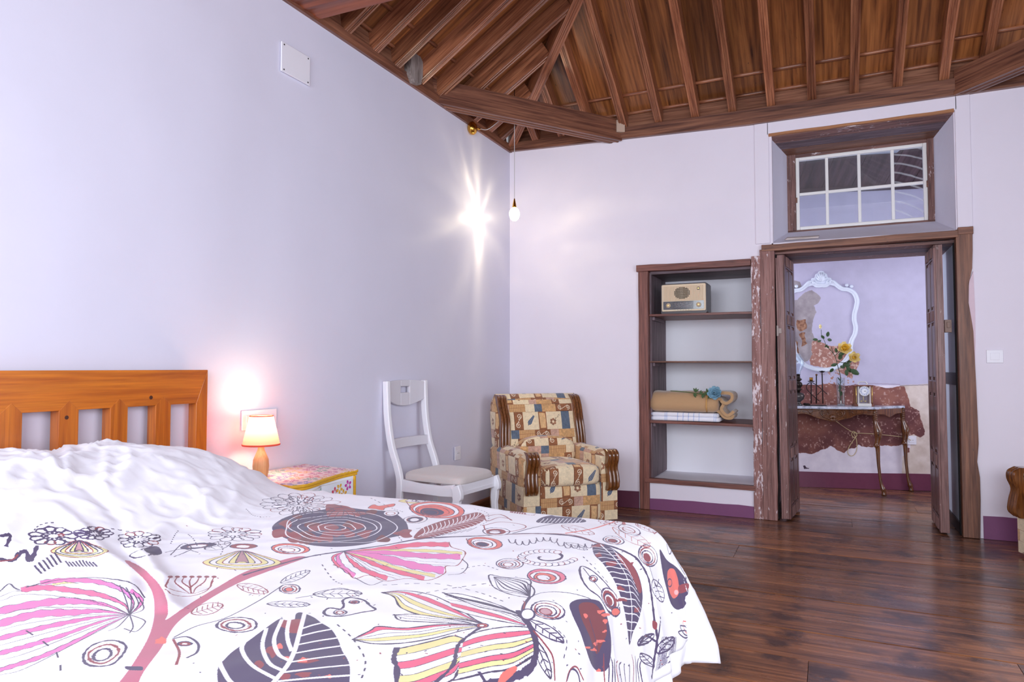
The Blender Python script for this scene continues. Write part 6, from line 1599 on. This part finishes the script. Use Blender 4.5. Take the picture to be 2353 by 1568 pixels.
Mf = Matrix.Identity(4) @ rot('X', 78) @ rot('Z', 10)
bloom(bf_, Mf, .054, [M_bl], [(8, 1.0, 8), (7, .85, 22), (6, .68, 38), (5, .5, 55), (4, .32, 68)], seed=3)
MB().ell((0, -.012, 0), .005, .005, .005, 8, 6).build('flower_centre', plain('flower_centre', srgb(150, 160, 80), .8), bf_, smooth=True)
MB().tube(catmull([(-.02, .0, -.005), (-.08, .03, -.01), (-.16, .035, .0), (-.25, .07, .008), (-.36, .10, .012)], 5), .0028, 6).build('stem', M_stem, bf_, smooth=True)
for i, (x, y, z, a, s) in enumerate(((-.06, .0, .004, 120, 1), (-.065, .0, -.01, 60, .8), (-.115, .0, .0, 150, .8), (-.15, .01, .008, 100, 1), (-.165, .01, -.008, 200, .9), (-.045, .0, -.014, 250, .8), (-.10, .0, -.012, 220, .8))):
    mb = MB()
    for q in (-35, 0, 35): petal(mb, tr(x, y, z) @ rot('Y', a - 90 + q) @ rot('X', 90) @ rot('X', -90) @ rot('X', 75), .034 * s, .014 * s, .15, 3)
    mb.build('leaf', M_lf, bf_, smooth=True)
# ================================================================== the passage furniture
CZ = .772
M_marb, nt, b_ = mat('grey_marble'); v_, _ = coords(nt, (1, 1, 1), False)
n_ = noise(nt, v_, 9, 8, .7, 1.5); r_ = ramp(nt, [(.35, srgb(120, 124, 140)), (.5, srgb(190, 194, 208)), (.7, srgb(220, 222, 232))]); L(nt, n_, r_.inputs[0]); L(nt, r_.outputs[0], b_.inputs['Base Color']); b_.inputs['Roughness'].default_value = .15
M_mah = wood('carved_walnut', srgb(52, 26, 14), srgb(98, 54, 26), srgb(140, 86, 42), 2, 2, .2, .6, vary=.04, bst=.15)
cc = FM @ Vector((.233, 0, 0)); CM = FM @ tr(.233, 0, 0)
con = empty('console_table', (0, 0, 0), 0, 'carved walnut console table with grey marble top against the passage wall', 'table'); con.matrix_world = CM
HF, HR = .352, .665
tp_ = [(-HR - .03, -.012), (HR + .03, -.012), (HR + .02, -.05)] + [(HF + .035 + (HR - HF) * (1 - math.sin(PI / 2 * k / 6)) * .95 if False else HF + .03 + (HR - HF - .02) * (1 - k / 6) ** 1.4, -.05 - (.27) * k / 6) for k in range(1, 7)] + [(HF - .02, -.335), (.12, -.345), (0, -.35), (-.12, -.345), (-HF + .02, -.335)] + [(-(HF + .03 + (HR - HF - .02) * (1 - k / 6) ** 1.4), -.05 - .27 * k / 6) for k in range(6, 0, -1)] + [(-HR - .02, -.05)]
MB().prism(tp_, CZ - .022, CZ, 'z').build('marble_top', M_marb, con, bevel=.003)
bot = [(-HF, .70), (-.30, .700), (-.25, .708), (-.19, .695), (-.165, .684), (-.14, .672), (-.07, .655), (0, .640), (.07, .655), (.14, .672), (.165, .684), (.19, .695), (.25, .708), (.30, .700), (HF, .70)]
MB().prism(bot + [(HF, CZ - .022), (-HF, CZ - .022)], -.315, -.285, 'y').build('apron', M_mah, con, bevel=.003)
cv_ = [(p[0], -.318, p[1] + .004) for p in [tuple(q) for q in catmull([(a, b) for a, b in bot], 4)]]
MB().tube(cv_, .006, 8).build('apron_moulding', M_mah, con, smooth=True)
MB().tube([(-HF, -.318, CZ - .028), (HF, -.318, CZ - .028)], .005, 8).build('apron_moulding', M_mah, con, smooth=True)
for s in (-1, 1):
    MB().tube([(s * .11, -.318, .735), (s * .16, -.318, .725), (s * .185, -.318, .70)], .003, 6).tube([(s * .32, -.318, .738), (s * .21, -.318, .738), (s * .185, -.318, .705)], .003, 6).build('carved_line', M_mah, con, smooth=True)
    MB().box(min(s * .24, s * .32), max(s * .24, s * .32), -.318, -.313, .720, .733).build('inset_panel', M_mah, con, bevel=.002)
    sc = [(s * (.058 + .034 * (1 - t * .8) * math.cos(PI * .9 - t * 2.6 * PI)), -.322, .706 + .024 * (1 - t * .8) * math.sin(PI * .9 - t * 2.6 * PI)) for t in [k / 30 for k in range(31)]]
    MB().tube(sc, [.0055 - .003 * k / 31 for k in range(31)], 8).build('scroll', M_mah, con, smooth=True)
    MB().tube(catmull([(s * .03, -.322, .728), (s * .06, -.322, .742), (s * .10, -.322, .722), (s * .085, -.322, .69), (s * .04, -.322, .665), (s * .015, -.322, .65)], 5), .0045, 8).build('scroll', M_mah, con, smooth=True)
    pa = FM.inverted()
    # side apron from front leg to rear leg
    a, b = Vector((s * HF, -.30, 0)), Vector((s * HR, -.04, 0)); d = b - a; ll = d.length
    sb = [(0, .70), (.12 * ll, .705), (.3 * ll, .70), (.42 * ll, .682), (.5 * ll, .672), (.58 * ll, .682), (.7 * ll, .70), (.88 * ll, .705), (ll, .70), (ll, CZ - .022), (0, CZ - .022)]
    MB().prism(sb, -.012, .012, 'y').build('side_apron', M_mah, con, mw=frame(a, d, (0, 0, 1).__class__((-d.y / ll, d.x / ll, 0))), bevel=.003)
    for yy, x0 in ((-.30, HF), (-.04, HR)):
        o1 = [(0, .75, .018), (0.002, .70, .021), (.004, .64, .019), (.018, .58, .030), (.024, .545, .034), (.022, .50, .026), (.016, .45, .021), (.012, .43, .026), (.018, .415, .020), (.02, .36, .0165), (.022, .28, .014), (.028, .2, .0125), (.036, .12, .0125), (.046, .075, .017), (.054, .05, .022), (.058, .03, .018), (.060, .0, .022)]
        sh_y = -.25 if yy < -.1 else 0
        path = catmull([(s * (x0 + q[0]), yy + sh_y * q[0], q[1], q[2]) for q in o1], 3)
        lg = MB().tube([tuple(p[:3]) for p in path], [p[3] for p in path], 10).build('leg', M_mah, con, smooth=True)
        MB().tube([(s * (x0 + .028), yy - .018, .60), (s * (x0 + .034), yy - .030, .56), (s * (x0 + .030), yy - .028, .51), (s * (x0 + .022), yy - .018, .47)], [.004, .009, .008, .003], 8).build('carved_leaf', M_mah, lg, smooth=True)
        tw_ = MB()
        for k in range(6): tw_.tube([(s * x0 - .016, yy - .016, .755 - k * .017), (s * x0, yy - .024, .750 - k * .017), (s * x0 + .016, yy - .016, .745 - k * .017)], .006, 6)
        o = tw_.build('rope_carving', M_mah, lg, smooth=True); o['kind'] = 'stuff'
shl = MB()
for k in range(9):
    a = PI * (.12 + .76 * k / 8); shl.tube([(0, -.320, .668), (.014 * math.cos(a), -.330, .668 + .012 * math.sin(a)), (.030 * math.cos(a), -.322, .668 + .034 * math.sin(a))], [.003, .005, .004], 6)
for k in range(7):
    a = -PI * (.15 + .7 * k / 6); shl.tube([(0, -.320, .664), (.02 * math.cos(a), -.328, .664 + .014 * math.sin(a)), (.036 * math.cos(a), -.318, .664 + .022 * math.sin(a))], [.003, .005, .004], 6)
shl.build('shell_carving', M_mah, con, smooth=True)
def onc(lx, ly=-.2, z=CZ + .0005): return tuple(FM @ Vector((lx, ly, z)))
FR = math.atan2(FD.y, FD.x)
# ornate white frame (empty) on the wall
mf = empty('mirror_frame', (0, 0, 0), 0, 'empty ornate white mirror frame hung on the peeling passage wall', 'frame'); mf.matrix_world = FM @ tr(.232, -.004, 0)
M_fr = plain('frame_paint', srgb(226, 232, 244), .45, nsc=30, var=.04, bst=.1)
hp = [(1888, 656), (1898, 656), (1906, 650), (1914, 648), (1924, 656), (1936, 664), (1950, 666), (1963, 674), (1970, 690), (1968, 706), (1964, 722), (1964, 738), (1967, 752), (1965, 768), (1958, 782), (1955, 796), (1955, 808), (1948, 822), (1936, 836), (1918, 846), (1888, 851)]
half = [farl(a, b, .02) for a, b in hp]; half = [(q[0] - .232, q[2]) for q in half]; half[0] = (0, half[0][1]); half[-1] = (0, half[-1][1])
loop = half + [(-p[0], p[1]) for p in half[-2:0:-1]]
lp2 = catmull(loop, 4, True)
P3 = [Vector((p[0], 0, p[1])) for p in lp2]; rings = []; n_l = len(P3)
for i in range(n_l):
    t = (P3[(i + 1) % n_l] - P3[i - 1]).normalized(); nn = Vector((t.z, 0, -t.x))
    prof_ = [(-.020, 0), (-.019, -.012), (-.013, -.018), (-.006, -.014), (0, -.022), (.008, -.028), (.016, -.022), (.020, -.012), (.021, 0)]
    rings.append([P3[i] - nn * a + Vector((0, b, 0)) for a, b in prof_])
rings.append(rings[0]); MB().loft(rings, cap=False).build('moulded_frame', M_fr, mf, smooth=True)
zt_ = half[0][1]
orn = [(-.13, -.01), (-.115, .04), (-.095, .045), (-.085, .07), (-.06, .075), (-.05, .105), (-.03, .118), (-.022, .132), (0, .138), (.022, .132), (.03, .118), (.05, .105), (.06, .075), (.085, .07), (.095, .045), (.115, .04), (.13, -.01), (.08, .0), (0, .0), (-.08, .0)]
MB().prism([tuple(p) for p in catmull(orn, 3, True)], -.014, 0, 'y', M=tr(0, 0, zt_)).build('crest', M_fr, mf, bevel=.004)
for k in range(7):
    a = PI * (.14 + .72 * k / 6); MB().tube([(0, -.014, zt_ + .035), (.03 * math.cos(a), -.024, zt_ + .035 + .045 * math.sin(a)), (.045 * math.cos(a), -.016, zt_ + .04 + .085 * math.sin(a))], [.004, .010, .006], 8).build('acanthus', M_fr, mf, smooth=True)
for s in (-1, 1):
    sc = [(s * (.068 + .03 * (1 - t * .8) * math.cos(t * 2.4 * PI)), -.022, zt_ + .028 + .026 * (1 - t * .8) * math.sin(t * 2.4 * PI)) for t in [k / 24 for k in range(25)]]
    MB().tube(sc, .0055, 6).build('scroll', M_fr, mf, smooth=True)
    for q in ((1946, 657), (1957, 660)):
        w_ = farl(q[0], q[1], .02); MB().ell((s * (w_[0] - .232), -.012, w_[2] + .006), .017, .012, .015, 10, 8).build('leaf_carving', M_fr, mf, smooth=True)
# glass vase and rose branch
vx = .336
vs_ = empty('vase', onc(vx), FR, 'tall slim clear glass vase on the marble console top', 'vase')
M_vg = glass('vase_glass', (.94, .97, .97), .0); M_wat = glass('vase_base_glass', (.75, .80, .85), .0, tint=.1)
R_ = .036
MB().lathe([(.001, .001), (R_, .001), (R_, .006), (R_, .255), (R_ - .003, .255), (R_ - .004, .02), (.001, .018)], 28).build('glass', M_vg, vs_, smooth=True)
MB().lathe([(.001, .002), (R_ - .005, .002), (R_ - .005, .018), (.001, .0185)], 24).build('glass_foot', M_wat, vs_, smooth=True)
def fl_(px, py, off=.2):
    x, y, z = farl(px, py, off); return (x - vx, y + .2, z - CZ)
rs = empty('rose_branch', onc(vx), FR, 'yellow rose branch with two open blooms and a bud in the vase', 'flowers')
M_st2 = plain('dark_rose_stem', srgb(44, 56, 26), .6, nsc=60, var=.2); M_rl = plain('rose_leaf', srgb(48, 74, 34), .45, nsc=50, var=.3)
M_y1 = plain('yellow_petal', srgb(236, 196, 66), .6, nsc=50, var=.12); M_y2 = plain('pale_yellow_petal', srgb(238, 218, 150), .6, nsc=50, var=.1)
st_ = catmull([(.004, 0, .02), (-.006, 0, .12), (.0, 0, .26), fl_(1925, 842), fl_(1919, 820), fl_(1909, 806), fl_(1899, 797)], 6)
MB().tube(st_, [.004 - .0016 * k / len(st_) for k in range(len(st_))], 7).build('stem', M_st2, rs, smooth=True)
MB().tube(catmull([fl_(1899, 797), fl_(1894, 783), fl_(1888, 770), fl_(1887, 758)], 5), .0022, 6).build('stem', M_st2, rs, smooth=True)
MB().tube(catmull([fl_(1918, 818), fl_(1925, 812), fl_(1932, 806), fl_(1938, 808)], 5), .0028, 6).build('stem', M_st2, rs, smooth=True)
MB().tube(catmull([fl_(1922, 830), fl_(1938, 834), fl_(1950, 830), fl_(1960, 826)], 5), .0028, 6).build('stem', M_st2, rs, smooth=True)
MB().tube(catmull([fl_(1915, 812), fl_(1912, 803), fl_(1910, 797)], 5), .0024, 6).build('stem', M_st2, rs, smooth=True)
for (a, b, R, ti, mts, ly) in ((1939, 804, .062, 62, [M_y2, M_y1, M_y1], [(6, 1.0, 6), (6, .8, 30), (5, .62, 52), (4, .42, 72)]), (1961, 823, .055, 80, [M_y2, M_y2, M_y1], [(6, .95, 10), (6, .8, 30), (5, .6, 55), (4, .4, 72)])):
    c = fl_(a, b); bh = empty('bloom', c); bh.parent = rs; bh.location = c
    bloom(bh, rot('X', ti) , R, mts, ly, seed=a)
bu = fl_(1885, 752); MB().ell((bu[0], bu[1], bu[2] + .004), .012, .012, .020, 10, 8).build('bud', M_y2, rs, smooth=True)
sp2 = MB()
for k in range(5): petal(sp2, tr(bu[0], bu[1], bu[2] - .014) @ rot('Z', 72 * k) @ rot('X', 55), .026, .009, .1, 3)
sp2.build('sepals', M_rl, rs, smooth=True)
for i, (a, b, an, s) in enumerate(((1876, 781, 172, 1), (1884, 784, 200, .8), (1892, 776, 120, 1), (1902, 771, 70, 1.2), (1905, 781, -10, 1.1), (1899, 795, 230, .7), (1903, 798, -40, .7), (1913, 850, 235, 1.1), (1920, 838, 200, 1.2), (1930, 824, 60, 1.4), (1940, 838, -10, 1.6), (1948, 846, -50, 1.5), (1945, 853, -85, 1.3), (1958, 852, -30, 1.9), (1922, 808, 100, 1), (1930, 815, 20, 1.3), (1950, 833, 30, 1.2), (1934, 843, -20, 1.1))):
    c = fl_(a, b); petal(MB(), tr(*c) @ rot('Y', -(an - 90)) @ tr(0, 0, -.012) @ rot('X', 90) @ rot('X', random.uniform(-25, 15)), .042 * s, .026 * s, -.12, 4).build('leaf', M_rl, rs, smooth=True)
for i, (z, an) in enumerate(((.05, 80), (.09, 200), (.12, 20), (.15, 150), (.18, 60), (.2, 250), (.23, 100), (.10, 320))):
    petal(MB(), tr(-.003, 0, z) @ rot('Z', an) @ rot('X', 62), .036, .026, -.1, 3).build('leaf', M_rl, rs, smooth=True)
# mantel clock
ck = empty('mantel_clock', onc(.521, -.2), FR, 'small brass and glass carriage clock with pendulum on the console', 'clock')
M_br2 = plain('clock_brass', srgb(216, 184, 104), .22, .9); M_ww = plain('clock_silver', srgb(225, 222, 214), .3, .3); M_ck = wood('clock_walnut', srgb(70, 36, 24), srgb(110, 62, 44), srgb(140, 88, 62), 3, 2, .3, .4)
MB().box(-.082, .082, -.05, .055, 0, .018).build('base', M_ck, ck, bevel=.003)
MB().box(-.055, .055, -.058, .05, .0, .026).build('base_plinth', M_ww, ck, bevel=.003)
MB().box(-.076, .076, -.045, .05, .178, .190).build('top_plate', M_ck, ck, bevel=.003)
for s in (-1, 1):
    for yy in (-.04, .04): MB().tube([(s * .066, yy, .018), (s * .066, yy, .18)], .0035, 8).build('column', M_br2, ck, smooth=True)
    MB().box(s * .048 - .004, s * .048 + .004, -.045, -.037, .026, .178).build('front_post', M_ww, ck, bevel=.001)
    MB().box(s * .060 - .009, s * .060 + .009, .005, .045, .018, .178).build('side_panel', M_ck, ck)
MB().box(-.05, .05, .044, .048, .018, .178).build('back_panel', plain('clock_back', srgb(176, 150, 158), .5), ck)
cvc = Canvas(400, 400, c8(232, 230, 236))
cvc.poly([(200 + 185 * math.cos(a), 200 + 185 * math.sin(a)) for a in [2 * PI * k / 60 for k in range(60)]], c8(214, 218, 232)); cvc.poly([(200 + 105 * math.cos(a), 200 + 105 * math.sin(a)) for a in [2 * PI * k / 60 for k in range(60)]], c8(240, 240, 242))
for k in range(12):
    a = 2 * PI * k / 12; nb = [1, 2, 3, 2][k % 4]
    for q in range(nb): d = (q - (nb - 1) / 2) * .07; cvc.line([(200 + 118 * math.cos(a + d), 200 + 118 * math.sin(a + d)), (200 + 165 * math.cos(a + d), 200 + 165 * math.sin(a + d))], 7, c8(60, 60, 80))
cvc.line([(200, 200), (262, 214)], 12, c8(20, 20, 30)); cvc.line([(200, 200), (300, 150)], 8, c8(20, 20, 30)); cvc.poly([(200 + 14 * math.cos(a), 200 + 14 * math.sin(a)) for a in [2 * PI * k / 16 for k in range(16)]], c8(20, 20, 30))
M_cf = image_mat('clock_face', cvc.a, .3, bst=0)
def fuv(cx, cz, r):
    def f(me):
        u = me.uv_layers.new(name='uv')
        for lp in me.loops: c = me.vertices[lp.vertex_index].co; u.data[lp.index].uv = ((c.x - cx) / (2 * r) + .5, (c.z - cz) / (2 * r) + .5)
    return f
mb = MB().tube([(0, -.050, .136), (0, -.040, .136)], .041, 32); mb.uv = fuv(0, .136, .041); mb.build('dial', M_cf, ck)
n = 32; mb = MB(); rings = [[((.042 + .0035 * math.cos(a)) * math.cos(2 * PI * k / n), -.050 + .0035 * math.sin(a), .136 + (.042 + .0035 * math.cos(a)) * math.sin(2 * PI * k / n)) for a in (0, PI / 2, PI, 1.5 * PI)] for k in range(n)]; rings.append(rings[0]); mb.loft(rings, cap=False).build('dial_bezel', M_ww, ck, smooth=True)
MB().tube([(0, -.015, .095), (0, -.015, .05)], .0018, 6).build('pendulum_rod', M_br2, ck)
for k in range(4): a = PI / 2 * k + .4; MB().ell((.022 * math.cos(a), -.015 + .018 * math.sin(a), .045), .007, .007, .007, 8, 6).build('pendulum_ball', M_br2, ck, smooth=True)
MB().box(-.046, .046, -.0445, -.0435, .028, .176).build('glass_door', M_gl, ck)
for s in (-1, 1): MB().tube(catmull([(s * .028, -.0, .19), (s * .040, -.0, .20), (s * .030, -.0, .21)], 3), .004, 8).build('handle_post', M_ww, ck, smooth=True)
MB().tube(catmull([(-.034, 0, .208), (-.025, 0, .217), (0, 0, .219), (.025, 0, .217), (.034, 0, .208)], 4), .0045, 8).build('handle', M_ww, ck, smooth=True)
# wrought iron candle holder
hx = .115
ch_ = empty('candle_holder', onc(hx, -.2), FR, 'black wrought iron candle holder with bent rods and a brass cup', 'candle holder')
def hl(px, py, off=.2):
    x, y, z = farl(px, py, off); return (x - hx, y + .2, max(.004, z - CZ))
M_rust = plain('black_wrought_iron', srgb(34, 24, 24), .6, .5, nsc=60, var=.3, bst=.2)
for nm, pts, r in (('rod', [(1864, 928), (1864, 880)], .005), ('rod', [(1876, 928), (1876, 863)], .005), ('rod', [(1891, 928), (1889, 858)], .005)):
    MB().tube([hl(*p) for p in pts], r, 8).build(nm, M_rust, ch_, smooth=True)
MB().tube(catmull([hl(1883, 922), hl(1874, 915), hl(1860, 902), hl(1853, 892), hl(1856, 883), (hl(1866, 880)), hl(1878, 887), hl(1890, 897), hl(1900, 906)], 5), .0035, 6).build('bent_rod', M_rust, ch_, smooth=True)
MB().tube([hl(1878, 908), hl(1888, 898)], .003, 6).build('bent_rod', M_rust, ch_, smooth=True)
MB().box(-.075, .095, -.03, .03, 0, .005).build('base_bar', M_rust, ch_, bevel=.001)
q = hl(1864, 878); MB().lathe([(.001, 0), (.02, .0), (.032, .006), (.03, .008), (.001, .006)], 14, q).build('drip_pan', M_rust, ch_, smooth=True)
MB().lathe([(.001, 0), (.014, 0), (.016, .034), (.013, .034), (.001, .008)], 12, (q[0], q[1], q[2] + .006)).build('candle_cup', plain('old_brass', srgb(150, 104, 40), .4, .8, nsc=80, var=.3), ch_, smooth=True)
q = hl(1876, 862); MB().ell(q, .010, .010, .010, 10, 8).build('finial', plain('finial_bronze', srgb(96, 62, 40), .5, .6), ch_, smooth=True)
q = hl(1889, 857); fp = MB()
for k in range(6): petal(fp, tr(*q) @ rot('Z', 60 * k) @ rot('X', 12), .030, .018, .3, 3)
fp.build('flower_pan', M_rust, ch_, smooth=True); MB().lathe([(.001, 0), (.010, 0), (.012, .018), (.001, .018)], 10, q).build('candle_cup', M_rust, ch_, smooth=True)
# paraffin lamp, half hidden by the door leaf
ol = empty('oil_lamp', onc(-.028, -.2), FR, 'old pewter oil lamp with clear glass globe beside the left door leaf', 'lamp')
M_pew = plain('dark_pewter', srgb(84, 78, 76), .35, .8, nsc=40, var=.25); M_dkm = plain('blackened_brass', srgb(42, 34, 30), .35, .7)
MB().lathe([(.001, 0), (.034, 0), (.036, .008), (.026, .018), (.018, .03), (.024, .038), (.048, .06), (.056, .085), (.048, .108), (.028, .118), (.001, .12)], 24).build('reservoir', M_pew, ol, smooth=True)
MB().lathe([(.001, .118), (.016, .12), (.020, .135), (.034, .146), (.022, .158), (.026, .165), (.04, .185), (.034, .208), (.016, .22), (.030, .232), (.036, .240), (.020, .252), (.018, .28), (.024, .284), (.001, .29)], 20).build('burner', M_dkm, ol, smooth=True)
MB().lathe([(.022, .285), (.024, .31), (.045, .34), (.060, .38), (.055, .42), (.034, .45), (.026, .47), (.025, .47), (.033, .449), (.054, .42), (.059, .38), (.044, .34), (.023, .31), (.021, .285)], 24).build('globe', M_gl, ol, smooth=True)
db = MB().ell((0, 0, .010), .030, .022, .012, 12, 8).ell((-.015, 0, .012), .018, .016, .012, 10, 6).build('dark_stone', M_dkm, None, smooth=True); db.location = onc(.045, -.2); tag(db, 'small flat black lump between oil lamp and candle holder', 'ornament')
# socket and knotted cord on the passage wall
q = farl(2094, 1012, 0); ps = plate('wall_socket', FM @ tr(q[0], -.001, q[2]), .08, .08, 'white wall socket low on the passage wall right of the console', 'socket', 'outlet')
M_rope = plain('beige_cord', srgb(206, 184, 140), .7)
c_ = catmull([farl(*p) for p in ((1921, 968, .30), (1940, 982, .06), (1958, 993, .03), (1966, 996, .03), (1980, 996, .03), (2010, 998, .02), (2060, 1003, .02), (2080, 1006, .03), (2093, 1012, .02))], 6)
cd_ = empty('cord', (0, 0, 0), 0, 'beige knotted electric cord running from console to passage wall socket', 'cord'); cd_.matrix_world = FM
MB().tube(c_, .0028, 6).build('cord_run', M_rope, cd_, smooth=True)
lp3 = catmull([farl(*p) for p in ((1966, 994, .03), (1960, 992, .04), (1957, 1000, .04), (1963, 1006, .04), (1969, 1001, .045), (1966, 994, .045), (1962, 997, .05), (1967, 1008, .04), (1969, 1022, .04), (1968, 1036, .04), (1962, 1046, .04), (1954, 1048, .04), (1948, 1041, .04), (1950, 1030, .04), (1957, 1018, .04), (1966, 1005, .045))], 5)
MB().tube(lp3, .0034, 6).build('cord_loop', M_rope, cd_, smooth=True)
